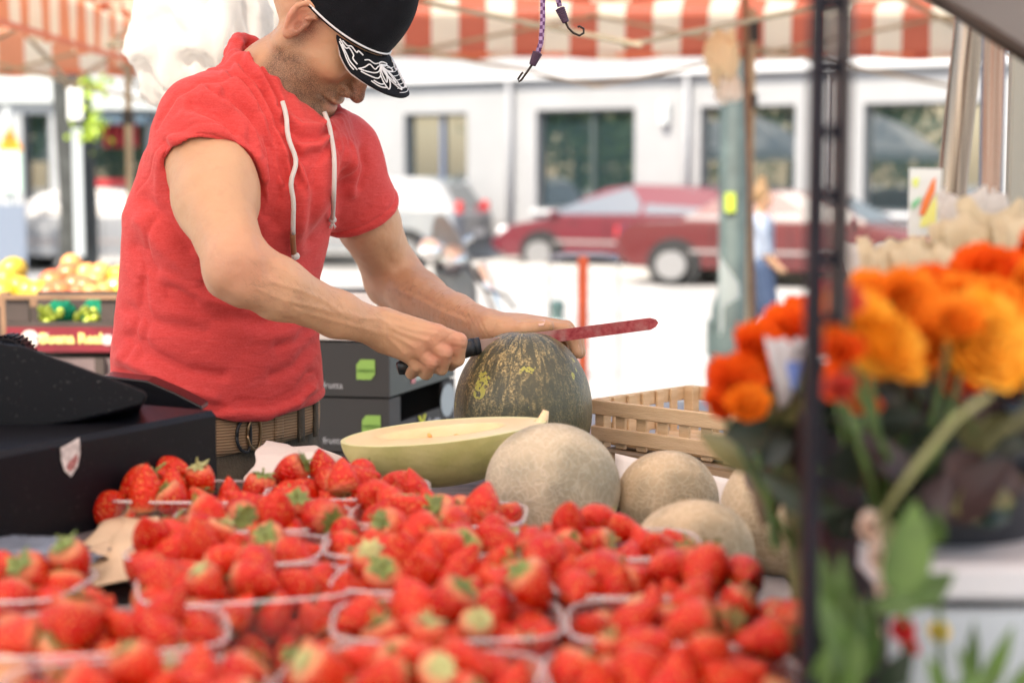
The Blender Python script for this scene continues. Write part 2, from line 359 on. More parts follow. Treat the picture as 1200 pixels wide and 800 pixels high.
def make_car(kind,label,loc,rz,color,cladding=False,wr=.31,zs_=.88):
    L_,body,gh=car_profile(kind); W=.86
    t=thing('parked_car',label,'car',loc,rz)
    Mb=mat('car paint',color,.25,spec=.6,coat=.6); Mg=mat('car window glass',(.03,.045,.055),.03,spec=1,ior=1.9)
    T=WM[t.name]
    def loft(poly,widths):
        mb=MB(); n=len(poly); ys=[-1,-.93,-.6,0,.6,.93,1]; cx=sum(p[0] for p in poly)/n; cz=sum(p[1] for p in poly)/n
        vs=[]
        for y in ys:
            sh=1 if abs(y)<.95 else .955
            for i,(x,z) in enumerate(poly): vs.append((cx+(x-cx)*sh-L_/2,y*widths[i],cz+(z-cz)*sh))
        fs=[]
        for j in range(len(ys)-1):
            for i in range(n): fs.append((j*n+i,j*n+(i+1)%n,(j+1)*n+(i+1)%n,(j+1)*n+i))
        fs.append(tuple(range(n))); fs.append(tuple((len(ys)-1)*n+i for i in range(n)))
        mb.add(vs,fs); return mb
    wx=[.78 if kind=='hatch' else .85,L_-.85]
    # wheel arches cut as darker discs proud of body
    b_=obj('body',loft(body,[W]*len(body)),Mb,t,world=False,smooth=True,angle=35)
    gw=[.80,.68,.62,.62,.66,.80]
    obj('roof',loft(gh,gw),Mb,t,world=False,smooth=True,angle=35)
    # side windows, windscreen, rear screen
    def inset(poly,f=.1):
        cx=sum(p[0] for p in poly)/len(poly); cz=sum(p[1] for p in poly)/len(poly)
        return [(cx+(x-cx)*(1-f*.7),cz+(z-cz)*(1-f*2.4)) for x,z in poly]
    g2=inset(gh,.07); xm=(gh[0][0]+gh[-1][0])/2-.05
    def clip(poly,xa,xb):
        out=[]
        for i in range(len(poly)):
            p,q=poly[i],poly[(i+1)%len(poly)]
            ins=xa<=p[0]<=xb
            if ins: out.append(p)
            for xc in sorted((xa,xb),key=lambda c:abs(c-p[0])):
                if (p[0]-xc)*(q[0]-xc)<0:
                    f=(xc-p[0])/(q[0]-p[0]); out.append((xc,p[1]+(q[1]-p[1])*f))
        return out
    for sgn in(-1,1):
        for xa,xb in((gh[0][0]+.02,xm-.04),(xm+.04,gh[-1][0])):
            pl=clip(g2,xa,xb)
            if len(pl)<3: continue
            mb=MB()
            def yy(z): 
                zt=gh[2][1]; zb=gh[0][1]; f=(z-zb)/(zt-zb); return (.80-(.80-.62)*f)+.004
            a=[(x-L_/2,sgn*yy(z),z) for x,z in pl]; b=[(x-L_/2,sgn*(yy(z)+.006),z) for x,z in pl]; n=len(a)
            mb.add(a+b,[tuple(range(n)),tuple(range(n,2*n))]+[(i,(i+1)%n,n+(i+1)%n,n+i) for i in range(n)])
            obj('window',mb,Mg,t,world=False)
        mb=MB(); mb.box((-.05,sgn*(W+.004),.52),(L_*.62,.02,.05)); obj('side_trim',mb,mat('car trim',(.25,.22,.22),.5),t,world=False)
        mb=MB(); mb.box((gh[-1][0]-L_/2-.22,sgn*(W+.03),gh[-1][1]+.06),(.1,.16,.12),bev=.03); obj('wing_mirror',mb,Mb,t,world=False)
    for (p,q,nm) in ((gh[-2],gh[-1],'windscreen'),(gh[0],gh[1],'rear_window')):
        mb=MB(); f0,f1=.1,.92
        A=(p[0]+(q[0]-p[0])*f0,p[1]+(q[1]-p[1])*f0); B=(p[0]+(q[0]-p[0])*f1,p[1]+(q[1]-p[1])*f1)
        dx,dz=(q[0]-p[0]),(q[1]-p[1]); l=math.hypot(dx,dz); n_=(-dz/l,dx/l)
        if n_[1]<0: n_=(-n_[0],-n_[1])
        o1=.012; wA=.56 if nm=='windscreen' else .68; wB=.70 if nm=='windscreen' else .56
        vs=[(A[0]+n_[0]*o-L_/2,y,A[1]+n_[1]*o) for o in(-.02,o1) for y in(-wA,wA)]+[(B[0]+n_[0]*o-L_/2,y,B[1]+n_[1]*o) for o in(-.02,o1) for y in(-wB,wB)]
        mb.add(vs,[(0,1,5,4),(2,3,7,6),(0,1,3,2),(4,5,7,6),(0,2,6,4),(1,3,7,5)]); obj(nm,mb,Mg,t,world=False)
    Rx=Matrix.Rotation(R(90),3,'X')
    for x in wx:
        for sgn in(-1,1):
            mb=MB(); mb.lathe([(0,-.01),(wr+.07,-.01),(wr+.07,.01),(0,.01)],28,(x-L_/2,sgn*(W+.0),wr+.02),Rx); obj('wheel_arch',mb,M_black,t,world=False)
            mb=MB(); mb.lathe([(wr*.66,-.1),(wr*.93,-.11),(wr,-.08),(wr,.08),(wr*.93,.11),(wr*.66,.1),(wr*.66,-.1)],28,(x-L_/2,sgn*(W-.07),wr),Rx); wh=obj('wheel',mb,M_rubber,t,world=False,smooth=True,angle=40)
            mb=MB(); mb.lathe([(0,-.05),(wr*.2,-.05),(wr*.25,-.02),(wr*.6,0),(wr*.68,.03),(wr*.68,-.1),(0,-.1)] if sgn>0 else [(0,.05),(wr*.2,.05),(wr*.25,.02),(wr*.6,0),(wr*.68,-.03),(wr*.68,.1),(0,.1)],20,(x-L_/2,sgn*(W+.03),wr),Rx if sgn<0 else Rx); 
            for k in range(7):
                a=2*math.pi*k/7; Mr=Matrix.Rotation(a,3,'Y'); mb.box(Vector((x-L_/2,sgn*(W+.045),wr))+Mr@Vector((0,0,wr*.4)),(.055,.02,wr*.5),Mr)
            obj('rim',mb,mat('wheel rim',(.30,.30,.31),.35,metal=.6),wh,world=False)
    zl=.78 if kind!='suv' else .98
    for sgn in(-1,1):
        mb=MB(); mb.box((-L_/2+.03,sgn*.70,zl if kind!='suv' else 1.06),(.10,.20,.18 if kind!='suv' else .26),bev=.03); obj('tail_light',mb,mat('tail lamp red',(.55,.01,.01),.2,coat=.5),t,world=False)
        mb=MB(); mb.box((L_/2-.13,sgn*.66,.68 if kind!='suv' else .8),(.2,.34,.15),bev=.04); obj('headlight',mb,mat('headlamp glass',(.7,.7,.72),.1,coat=1),t,world=False)
    for nm,x in(('rear_bumper',-L_/2-.01),('front_bumper',L_/2+.0)):
        mb=MB(); mb.box((x,0,.46),(.14,1.66,.2),bev=.05); obj(nm,mb,Mb if not cladding else mat('dark bumper',(.06,.07,.09),.5),t,world=False)
    if cladding:
        mb=MB(); mb.box((-L_/2+.07,0,.76),(.26,1.70,.52),bev=.08); obj('tailgate',mb,mat('dark tailgate',(.07,.08,.10),.3,coat=.5),t,world=False)
    mb=MB(); mb.box((-L_/2-.075,0,.62),(.02,.5,.12)); obj('number_plate',mb,mat('plate white',(.7,.7,.7),.4),t,world=False)
    for sgn in(-1,1):
        for dx in (-.35,.65):
            mb=MB(); mb.box((dx,sgn*(W+.012),.86),(.16,.025,.03),bev=.008); obj('door_handle',mb,Mb,t,world=False)
        for dx in(-.92,.12,1.1): obj('door_gap',MB().box((dx,sgn*(W+.0035),.62),(.012,.006,.58)),M_black,t,world=False)
    t.scale=(1,1,zs_)
    return t
ang=math.atan2(FD.y,FD.x)
def carpos(px,Y): return Vector(((px-600)/2000*Y,Y,0))
make_car('sedan','dark red saloon parked nearest, its boot to the left, behind the green post',carpos(937,22.6),ang+R(6),(.09,.007,.009))
make_car('hatch','crimson hatchback facing left behind the dark red saloon',carpos(748,25.9),ang+math.pi+R(2),(.11,.008,.017))
make_car('suv','silver white estate car with a dark tailgate, seen beside the vendor\'s left arm',carpos(404,27.6),ang+math.pi+R(16),(.21,.225,.24),cladding=True)
make_car('sedan','white saloon with its tail behind the dark tree trunk at far left',carpos(132,26.5),R(-4),(.23,.24,.26))
# ---------------------------------------------------------------- trees and parasols over the road (seen in the shop glass)
M_leaf_far=mat('street tree leaves',(.13,.20,.045),.6,var=.45,vscale=1.2); M_bark=mat('bark',(.06,.055,.05),.9,var=.3,vscale=6,bump=.6,bscale=25)
def tree(loc,h,r,label,seed,n=2600,group=None):
    rng=np.random.RandomState(seed); t=thing('street_tree',label,'tree',loc,group=group)
    mb=MB(); x,y,_=loc
    mb.tube([(x,y,0),(x+.05,y,h*.3),(x,y+.08,h*.55),(x+.1,y,h*.85)],[.17,.13,.1,.03],9)
    cl=[]
    for k in range(7):
        a=rng.rand()*6.28; q=Vector((x+math.cos(a)*r*.65,y+math.sin(a)*r*.65,h*(.2+.7*rng.rand()))); b=Vector((x,y,h*(.15+.3*rng.rand())))
        mb.tube([b,(b+q)/2+Vector((0,0,.1)),q],[.06,.04,.015],6); cl.append(q)
    cl.append(Vector((x,y,h*.95)))
    obj('trunk',mb,M_bark,t,smooth=True)
    mb=MB(); vs=[];fs=[]
    for i in range(n):
        c=cl[rng.randint(len(cl))]; d=rng.normal(size=3); d/=np.linalg.norm(d); rr=r*.55*rng.rand()**.4
        p=np.array(c)+d*rr*np.array([1,1,.75]); s_=.09+.12*rng.rand()
        u=rng.normal(size=3);u/=np.linalg.norm(u); w_=np.cross(u,rng.normal(size=3)); w_/=np.linalg.norm(w_)
        b=len(vs); vs+= [p-u*s_,p+w_*s_*.5,p+u*s_,p-w_*s_*.5]; fs.append((b,b+1,b+2,b+3))
    mb.add(vs,fs); obj('crown',mb,M_leaf_far,t,fix=False)
for i,(x,y,h,r) in enumerate([(-10.8,21,7.5,2.6),(-15,18,8.5,3),(-10.2,14.2,8,2.8),(-16,11,8.5,3)]):
    tree((x,y,0),h,r,'leafy green street tree across the market mirrored in the shop glass',20+i,group='trees across the market')
M_paras=fabric_translucent('parasol cloth','obj',(.8,.8,.78),(.8,.8,.78),1,0,.4)
for i,(x,y) in enumerate([(-8,18.2),(-7.2,15.2),(-11.5,17)]):
    t=thing('parasol','white market parasol mirrored in the shop glass','parasol',(x,y,0),group='white market parasols')
    mb=MB(); mb.lathe([(.02,2.95),(.9,2.55),(1.7,2.0),(1.7,1.8),(1.69,2.0),(.88,2.53),(.02,2.92)],8,(x,y,0)); obj('canopy',mb,M_paras,t)
    mb=MB(); mb.tube([(x,y,0),(x,y,2.9)],.025,8); obj('pole',mb,M_grey2,t)
# ================================================================= TENTS, POSTS, STREET THINGS
M_pole=mat('aged tent pole',(.34,.29,.20),.45,metal=.3,var=.25,vscale=6); M_rod=mat('brown rod',(.16,.10,.065),.5,metal=.3,var=.3,vscale=10)
RED=(.62,.18,.115); CREAM=(.86,.78,.62)
def striped(nm,w=.32,axis=0,tr=.55,c1=RED,c2=CREAM): return fabric_translucent(nm,'uv',c1,c2,w,axis,tr)
def tent(label,x0,x1,y0,y1,ze,zr,valance,poles,stripe,seed=1,strut=True,side_val=True,cols=None,name='market_tent',grp='striped tents of the other stalls'):
    """hip roofed folding tent: eave height ze, ridge zr"""
    t=thing(name,label,'tent',((x0+x1)/2,(y0+y1)/2,0),group=grp)
    Mc=striped('striped tent cloth',stripe,0,.55,*(cols or (RED,CREAM)))
    cx,cy=(x0+x1)/2,(y0+y1)/2; rng=random.Random(seed)
    # roof: four slopes each with own UV running along the eave
    mb=MB(); uvs=[]
    cor=[(x0,y0),(x1,y0),(x1,y1),(x0,y1)]
    for k in range(4):
        a=Vector((*cor[k],ze)); b=Vector((*cor[(k+1)%4],ze)); ap=Vector((cx,cy,zr)); L_=(b-a).length; n=12
        base=len(mb.v); vs=[];fs=[]
        for i in range(n+1):
            for j in range(n+1):
                e=a.lerp(b,i/n); p=e.lerp(ap,j/n); p.z-=.10*math.sin(math.pi*j/n)*(1-.4*abs(2*i/n-1))
                vs.append(p); f=i/n; uvs.append(((f-.5)*L_*(1-j/n)+10.08,j/n))
        for i in range(n):
            for j in range(n): fs.append((i*(n+1)+j,(i+1)*(n+1)+j,(i+1)*(n+1)+j+1,i*(n+1)+j+1))
        mb.add(vs,fs)
    o=obj('roof',mb,Mc,t,smooth=True); 
    inv=WM[t.name]
    def put_uv(o,uvs):
        me=o.data; uv=me.uv_layers.new(name='uv')
        for l in me.loops: uv.data[l.index].uv=uvs[l.vertex_index]
    put_uv(o,uvs)
    mb=MB(); uvs=[]
    for k in range(4):
        a=Vector((*cor[k],ze)); b=Vector((*cor[(k+1)%4],ze)); L_=(b-a).length; n=60; nrm=Vector(((b-a).y,-(b-a).x,0)).normalized()
        vs=[];fs=[]
        for i in range(n+1):
            for j in range(4):
                p=a.lerp(b,i/n); wv=.012*math.sin(i*.9+seed)+.008*math.sin(i*2.3)
                p=p+nrm*(.02+wv*j/3)+Vector((0,0,-valance*j/3-.012*math.sin(i*.5)*j/3)); vs.append(p); uvs.append((i/n*L_+10.08-L_/2,j/3))
        for i in range(n):
            for j in range(3): fs.append((i*4+j,(i+1)*4+j,(i+1)*4+j+1,i*4+j+1))
        mb.add(vs,fs)
    o=obj('valance',mb,Mc,t,smooth=True); put_uv(o,uvs)
    mb=MB()
    for k in range(4):
        a=Vector((*cor[k],ze)); b=Vector((*cor[(k+1)%4],ze)); nrm=Vector(((b-a).y,-(b-a).x,0)).normalized(); h=Vector((0,0,-valance+.02))
        mb.tube([a+nrm*.035+h,b+nrm*.035+h],.014,6)
    obj('hem',mb,mat('orange hem',(.7,.22,.12),.7),t)
    for (px_,py_) in poles:
        mb=MB(); mb.box((px_,py_,ze/2),(.035,.035,ze)); obj('pole',mb,M_pole,t)
        mb=MB(); mb.box((px_,py_,ze-.12),(.07,.07,.12)); mb.box((px_,py_,ze-.5),(.06,.06,.08)); obj('bracket',mb,M_black,t)
    if strut:
        for k in range(4):
            a=Vector((*cor[k],0)); b=Vector((*cor[(k+1)%4],0)); L_=(b-a)
            c_in=Vector((cx,cy,0)); 
            for s0 in (0,.5):
                for (za,zb) in((ze-.03,ze-.42),(ze-.42,ze-.03)):
                    p=a+L_*s0; q=a+L_*(s0+.5); off=(c_in-(p+q)/2).normalized()*(.05 if za>zb else .08)
                    mb=MB(); mb.tube([p+off+Vector((0,0,za)),q+off+Vector((0,0,zb))],.010,6); obj('strut',mb,M_pole,t)
            mb=MB(); mb.tube([Vector((*cor[k],ze-.1)),Vector((cx,cy,zr-.15))],.016,6); obj('strut',mb,M_pole,t)
    return t
zR=P(800,68,9.5).z+.0
# right hand tent: far eave seen between the pole and the post
xa,xb=P(270,68,9.5).x,P(1124,68,9.5).x
tent('red and cream striped tent right of the vendor, above the parked red cars',xa,xb,6.4,9.5,zR+.26,zR+1.0,.26,[(P(880,200,9.4).x,9.42),(xb-.03,6.45),(xa+.03,9.45)],.305,3)
zL=P(100,88,9.8).z; xl=P(187,88,9.8).x
tent('red and cream striped tent at the far left, over the fruit crates',xl-3.1,xl,6.3,9.8,zL+.26,zL+.95,.26,[(P(152,200,9.75).x,9.75),(xl-.05,6.35)],.31,5,cols=((.78,.34,.20),(.88,.84,.70)))
# brown rod beside the green post
t=obj('tent_pole',MB().tube([P(884,430,7.9),P(873,-5,7.9)],.015,8),M_rod,loc=(P(884,400,7.9).x,7.9,0),smooth=True)
# extend to ground
t.data.transform(Matrix.Identity(4)); tag(t,'thin brown pole standing right beside the grey green lamp post','pole')
mbx=MB().tube([P(884,430,7.9),Vector((P(886,430,7.9).x,7.9,0))],.015,8)
obj('pole_foot',mbx,M_rod,t,smooth=True)
# grey green lamp post with a yellow sticker
lp=thing('lamp_post','thick grey green lamp post with a yellow sticker near the middle','lamp post',(P(860,300,11).x,11,0))
M_lp=mat('grey green paint',(.065,.095,.095),.5,var=.3,vscale=5)
x=P(860,300,11).x
obj('pole',MB().lathe([(.14,0),(.14,.6),(.10,.7),(.095,5.5),(0,5.5)],12,(x,11,0)),M_lp,lp,smooth=True,angle=40)
c=P(853,237,11); obj('sticker',MB().box((c.x,10.895,c.z),(.062,.02,.12)),mat('yellow sticker',(.45,.58,.05),.5),lp)
c=P(848,395,11); obj('cable_box',MB().box((x-.13,10.98,c.z),(.08,.1,.25),bev=.02),M_lp,lp)
mb=MB(); rr=random.Random(4)
for k in range(9):
    mb.tube([(x-.1+.014*k,10.89,P(860,300,11).z-.02*k),(x-.1+.014*k+.006,10.885,P(860,300,11).z-.5+.03*k)],.004,4)
obj('tape_remains',mb,mat('tape remains',(.5,.55,.55),.6),lp)
# crumpled bags hanging by the lamp post
def cloth_blob(name,label,cat,c,rad,mat_,seed,group=None,nu=60,nv=40,amp=.28,parent=None):
    rng=np.random.RandomState(seed); off=rng.rand(3)*50; nu=max(nu,64); nv=max(nv,44)
    U,Vv=np.meshgrid(np.arange(nu)/nu,np.linspace(0.0,1.0,nv),indexing='ij'); a=U*2*math.pi; b=Vv*math.pi
    d=np.stack([np.cos(a)*np.sin(b)**.85,np.sin(a)*np.sin(b)**.85,np.cos(b)],-1).reshape(-1,3)
    big=vnoise(d*1.6+off,seed); rd=1-np.abs(vnoise(d*np.array([4.5,4.5,2.2])+off*2+big[:,None]*1.2,seed+1)); fine=1-np.abs(vnoise(d*np.array([11,11,5])+off,seed+2))
    r=1+amp*(.9*big+.85*(rd-.7)+.30*(fine-.7)); p=d*r[:,None]*np.array(rad)
    p[:,2]+=rad[2]*.25*vnoise(d[:,:]*2.1+off,seed+3)
    p=p+np.array(c); fs=[(i*nv+j,((i+1)%nu)*nv+j,((i+1)%nu)*nv+j+1,i*nv+j+1) for i in range(nu) for j in range(nv-1)]
    mb=MB(); mb.add([tuple(q) for q in p],fs)
    if parent is not None: return obj(name,mb,mat_,parent,smooth=True)
    return tag(obj(name,mb,mat_,loc=c,smooth=True),label,cat,group)
def cone_wrap(name,label,cat,c,r,h,mat_,seed,group=None,parent=None):
    '''open paper cone with a ruffled, jagged rim; c is the centre of the rim'''
    rng=np.random.RandomState(seed); ph=rng.rand(6)*6.28
    def fn(u,v):
        a=u*2*math.pi; k=.22+.78*v; w_=1+v*(.13*math.sin(5*a+ph[0])+.08*math.sin(9*a+ph[1])+.05*math.sin(17*a+ph[2]))
        top=(.16*math.sin(3*a+ph[3])+.10*math.sin(7*a+ph[4])+.06*math.sin(13*a+ph[5]))*r
        return Vector((c[0]+r*k*w_*math.cos(a),c[1]+r*.6*k*w_*math.sin(a),c[2]-h*(1-v)+top*v**3))
    mb=MB().grid(fn,110,14,closed_u=True,thick=.0006)
    if parent is not None: return obj(name,mb,mat_,parent,smooth=True)
    return tag(obj(name,mb,mat_,loc=c,smooth=True),label,cat,group)
M_film=fabric_translucent('plastic film','obj',(.84,.81,.77),(.84,.81,.77),1,0,.6)
M_cream=fabric_translucent('cream tissue','obj',(.78,.68,.50),(.78,.68,.50),1,0,.4)
cloth_blob('plastic_bag','cream crumpled bag tied where the brown pole meets the tent edge','bag',P(846,66,7.7),(.07,.06,.12),M_cream,3)
t=cloth_blob('plastic_bag','small white plastic bag hanging under the cream bag on the lamp post','bag',P(853,103,7.7),(.06,.05,.07),M_film,9)
# white plastic bags hanging behind the vendor
g='white plastic bags hanging behind the vendor\'s shoulder'
cloth_blob('plastic_bag','largest white plastic bag bulging behind the vendor\'s near shoulder','bag',P(238,40,3.3),(.125,.08,.17),M_film,11,g,56,36,.30)
cloth_blob('plastic_bag','white plastic bag hanging just behind the vendor\'s raised collar','bag',P(300,10,3.45),(.10,.07,.12),M_film,12,g,56,36,.34)
cloth_blob('plastic_bag','small white plastic bag nearest the vendor\'s neck','bag',P(338,5,3.6),(.05,.05,.11),M_film,13,g,48,30,.3)
cloth_blob('plastic_bag','dusky white plastic bag low down against the vendor\'s shoulder','bag',P(275,78,3.5),(.08,.06,.09),fabric_translucent('pink film','obj',(.62,.52,.50),(.62,.52,.50),1,0,.5),14,g,48,30,.32)
mb=MB().tube([P(150,-60,3.4),P(250,-75,3.4),P(420,-70,3.4)],.008,6); tag(obj('cord',mb,M_rod,loc=P(250,-75,3.4)),'horizontal cord carrying the white plastic bags','cord')
# dark trunk with sign plate
tx=P(88,200,13).x
tt=thing('tree','dark bare tree trunk with a white notice strip, left of the vendor','tree',(tx,13.0,0))
mb=MB(); mb.tube([(tx,13,0),(tx+.02,13,1.2),(tx-.03,13,2.4),(tx+.05,13,4)],[.165,.145,.14,.13],12); obj('trunk',mb,mat('dark trunk',(.045,.05,.05),.9,var=.4,vscale=7,bump=.5,bscale=25),tt,smooth=True)
mb=MB(); c=P(89,122,12.84); mb.box((c.x,12.82,c.z),(.11,.02,.24),bev=.01); obj('notice',mb,mat('notice white',(.75,.77,.78),.5),tt)
a=P(89,150,12.84).z; b=P(89,300,12.84).z; obj('strip',MB().box((c.x+.005,12.83,(a+b)/2),(.07,.02,a-b)),mat('grey strip',(.42,.47,.5),.5),tt)
rng=np.random.RandomState(5); mb=MB()
for k in range(110):
    q=P(108+rng.randn()*9,(98 if k%2 else 150)+rng.randn()*10,12.6)+Vector((0,rng.randn()*.12,0)); d=Vector(rng.randn(3)).normalized(); e=d.cross(Vector(rng.randn(3))).normalized(); s_=.035
    mb.add([q-d*s_,q+e*s_*.6,q+d*s_,q-e*s_*.6],[(0,1,2,3)])
mb.tube([(tx+.1,12.95,P(88,130,13).z),P(108,125,12.6),P(110,95,12.6)],.008,5)
obj('foliage',mb,mat('lime leaves',(.35,.5,.03),.5),tt,fix=False)
# warning sign at left edge
sg=thing('road_sign','orange triangular warning sign above a pale green plate at the left edge','sign',(P(11,200,14).x,14,0))
X=P(11,200,14).x
obj('pole',MB().tube([(X,14,0),(X,14,2.0)],.03,8),M_grey2,sg)
c=P(12,163,13.95); mb=MB().prism([(-.1,-.09),(.1,-.09),(0,.11)],.02,c,(1,0,0),(0,0,1)); obj('plate',mb,mat('sign orange',(.85,.32,.01),.5),sg)
mb=MB().prism([(-.012,-.03),(.012,-.03),(.016,.05),(-.016,.05)],.004,c+Vector((0,-.022,0)),(1,0,0),(0,0,1)).box(c+Vector((0,-.023,-.055)),(.022,.004,.022)); obj('symbol',mb,M_black,sg)
c=P(11,200,13.95); obj('plate',MB().box(c,(.21,.03,.36),bev=.01),mat('sign pale green',(.50,.68,.60),.5),sg)
mb=MB(); c=P(14,247,13.9)
obj('notice',MB().box(c+Vector((-.04,0,-.25)),(.3,.02,.6)),mat('notice blue grey',(.16,.20,.27),.6),sg)
# orange barrier post with a crossbar, and a small dark bollard
bp=thing('barrier_post','orange red post with a steel crossbar behind the melon and knife','barrier',(P(683,330,9).x,9,0)); X=P(683,330,9).x
M_or=mat('orange red paint',(.70,.12,.04),.5,var=.2,vscale=10)
zt=P(683,300,9).z
obj('post',MB().box((X,9,zt/2),(.055,.055,zt),bev=.008),M_or,bp); obj('crossbar',MB().tube([P(645,303,9),P(662,299,9),P(705,299,9),P(724,303,9)],.018,8),mat('galvanised',(.30,.34,.42),.35,metal=.6),bp,smooth=True)
obj('loop',MB().tube([P(645,303,9),P(644,330,9),Vector((P(643,400,9).x,9,0))],.008,6),M_grey2,bp)
obj('loop',MB().tube([P(724,303,9),P(725,330,9),Vector((P(725,400,9).x,9,0))],.008,6),M_grey2,bp)
x=P(653,360,12).x; zt=P(653,350,12).z
bl=thing('bollard','small dark green bollard left of the orange red post','bollard',(x,12,0))
obj('body',MB().lathe([(.05,0),(.05,zt-.12),(.04,zt-.1),(.055,zt-.08),(.05,zt-.02),(0,zt)],12,(x,12,0)),mat('bollard green',(.05,.10,.10),.5),bl,smooth=True,angle=40)
obj('band',MB().lathe([(.052,zt-.2),(.056,zt-.19),(.056,zt-.16),(.052,zt-.15)],12,(x,12,0)),M_grey2,bl)
# moped
X=P(478,300,8.6).x
mp=thing('moped','parked moped with a chrome handlebar behind the vendor\'s far forearm','moped',(X,8.6,0))
M_mop=mat('moped grey',(.16,.18,.19),.3,coat=.5)
for dx in(-.62,.62):
    mb=MB(); c=Vector((X+dx,8.6,.25)); Rr=Matrix.Rotation(R(90),3,'X')
    mb.lathe([(.17,-.04),(.23,-.045),(.25,0),(.23,.045),(.17,.04),(.17,-.04)],24,c,Rr); wh=obj('wheel',mb,M_rubber,mp,smooth=True); obj('rim',MB().lathe([(0,-.03),(.17,-.02),(.17,.02),(0,.03)],16,c,Rr),M_chrome,wh)
a=P(578,345,8.6)
mb=MB(); mb.tube([(X+.62,8.6,.25),(X+.42,8.6,.85),(X+.36,8.6,1.0)],.035,8); obj('fork',mb,M_chrome,mp,smooth=True)
mb=MB(); mb.tube([P(505,283,8.35),P(520,291,8.5),P(530,292,8.6),P(538,288,8.75),P(552,278,8.9)],.018,8); obj('handlebar',mb,M_chrome,mp,smooth=True)
obj('fairing',MB().lathe([(0,-.3),(.09,-.25),(.15,-.1),(.17,.05),(.13,.2),(.05,.3),(0,.31)],16,P(533,322,8.6),Matrix.Rotation(R(-15),3,'Y'),sy=.5,sx=.6),M_mop,mp,smooth=True)
obj('headlight',MB().lathe([(0,-.05),(.06,-.04),(.08,.0),(0,.03)],14,P(528,305,8.45),Matrix.Rotation(R(90),3,'X')),M_chrome,mp,smooth=True)
obj('seat',MB().box((X-.3,8.6,.82),(.62,.26,.12),bev=.05),M_black,mp); obj('body',MB().box((X-.35,8.6,.6),(.6,.2,.34),bev=.08),M_mop,mp); obj('footboard',MB().box((X+.15,8.6,.33),(.5,.24,.06),bev=.02),M_mop,mp)
obj('mirror',MB().lathe([(0,-.01),(.05,-.01),(.06,0),(.05,.01),(0,.01)],14,P(503,292,8.35),Matrix.Rotation(R(80),3,'X')).tube([P(503,292,8.35),P(515,300,8.5)],.006,6),M_chrome,mp,smooth=True)
obj('cable',MB().tube([P(545,310,8.5),P(570,340,8.4),P(590,345,8.4),P(604,362,8.4)],.009,6),M_black,mp,smooth=True)
# bungee hooks hanging in focus
M_bg=bpy.data.materials.new('purple braided cord'); M_bg.use_nodes=True; N,L=nodes(M_bg); b=N['Principled BSDF']; b.inputs['Roughness'].default_value=.7
tc=N.new('ShaderNodeTexCoord'); mp_=N.new('ShaderNodeMapping'); mp_.inputs['Scale'].default_value=(200,200,200); ch=N.new('ShaderNodeTexChecker'); ch.inputs['Scale'].default_value=1.0
ch.inputs['Color1'].default_value=(.10,.03,.12,1); ch.inputs['Color2'].default_value=(.36,.24,.42,1); L.new(tc.outputs['Object'],mp_.inputs[0]); L.new(mp_.outputs[0],ch.inputs[0]); L.new(ch.outputs[0],b.inputs[0])
M_dw=mat('dark steel hook',(.035,.025,.02),.35,metal=.7)
def bungee(label,pts,knot,hook):
    t=thing('bungee_cord',label,'bungee cord',pts[0],group='bungee cords hanging from the stall roof')
    obj('cord',MB().tube(pts,.0036,10),M_bg,t,smooth=True)
    k0,k1=knot; mb=MB(); n=7
    ax=(k1-k0); rot=ax.to_track_quat('Z','Y').to_matrix()
    for i in range(n):
        c=k0+ax*((i+.5)/n); mb.lathe([(.004,-.0022),(.0068-.0003*i,-.001),(.0068-.0003*i,.001),(.004,.0022)],12,c,rot)
    obj('knot',mb,mat('dark thread',(.05,.02,.05),.6),t,smooth=True)
    obj('hook',MB().tube(hook,.0016,8),M_dw,t,smooth=True)
Yb=2.35
bungee('long bungee cord with a small open hook, hanging left of the other',[P(636,-40,Yb),P(636,-5,Yb),P(636,25,Yb),P(634,50,Yb),P(629,66,Yb)],(P(630,62,Yb),P(624,76,Yb)),[P(625,74,Yb),P(618,84,Yb),P(611,94,Yb),P(608,96,Yb),P(607,93,Yb),P(611,87,Yb),P(613,85,Yb)])
bungee('short bungee cord ending in a wide curled hook',[P(646,-40,Yb),P(652,-8,Yb),P(656,8,Yb)],(P(656,10,Yb),P(663,26,Yb)),[P(662,25,Yb),P(666,33,Yb),P(672,39,Yb),P(679,42,Yb),P(684,39,Yb),P(684,34,Yb),P(679,31,Yb),P(677,32,Yb)])
# ----------------------------------------------------------- own stall roof (above the frame, shades the counter)
t=thing('stall_canopy','striped canopy of this stall, with purple bungee cords hanging from it','canopy',(0,1.2,0))
mb=MB(); mb.grid(lambda u,v:Vector((-2.6+u*4.6,-1.4+v*4.12,2.42+.28*math.sin(math.pi*v))),24,24); o=obj('roof',mb,striped('stall roof cloth',.6,0,.68,(.80,.50,.42),(.92,.90,.84)),t,smooth=True,fix=False); set_uv(o,lambda co:(co.x+10,co.y))
for x_ in(-2.55,1.95):
    for y_ in(-1.35,2.68):
        if x_<0 or y_<0 or True:
            mb=MB(); mb.box((x_,y_,1.21),(.04,.04,2.42)); obj('pole',mb,M_pole,t)
mb=MB(); mb.tube([(-2.55,2.35,2.36),(1.95,2.35,2.36)],.015,8); mb.tube([P(636,-40,Yb),(P(636,-40,Yb).x,2.35,2.36)],.0036,6); mb.tube([P(646,-40,Yb),(P(646,-40,Yb).x,2.35,2.36)],.0036,6); obj('crossbar',mb,M_pole,t)
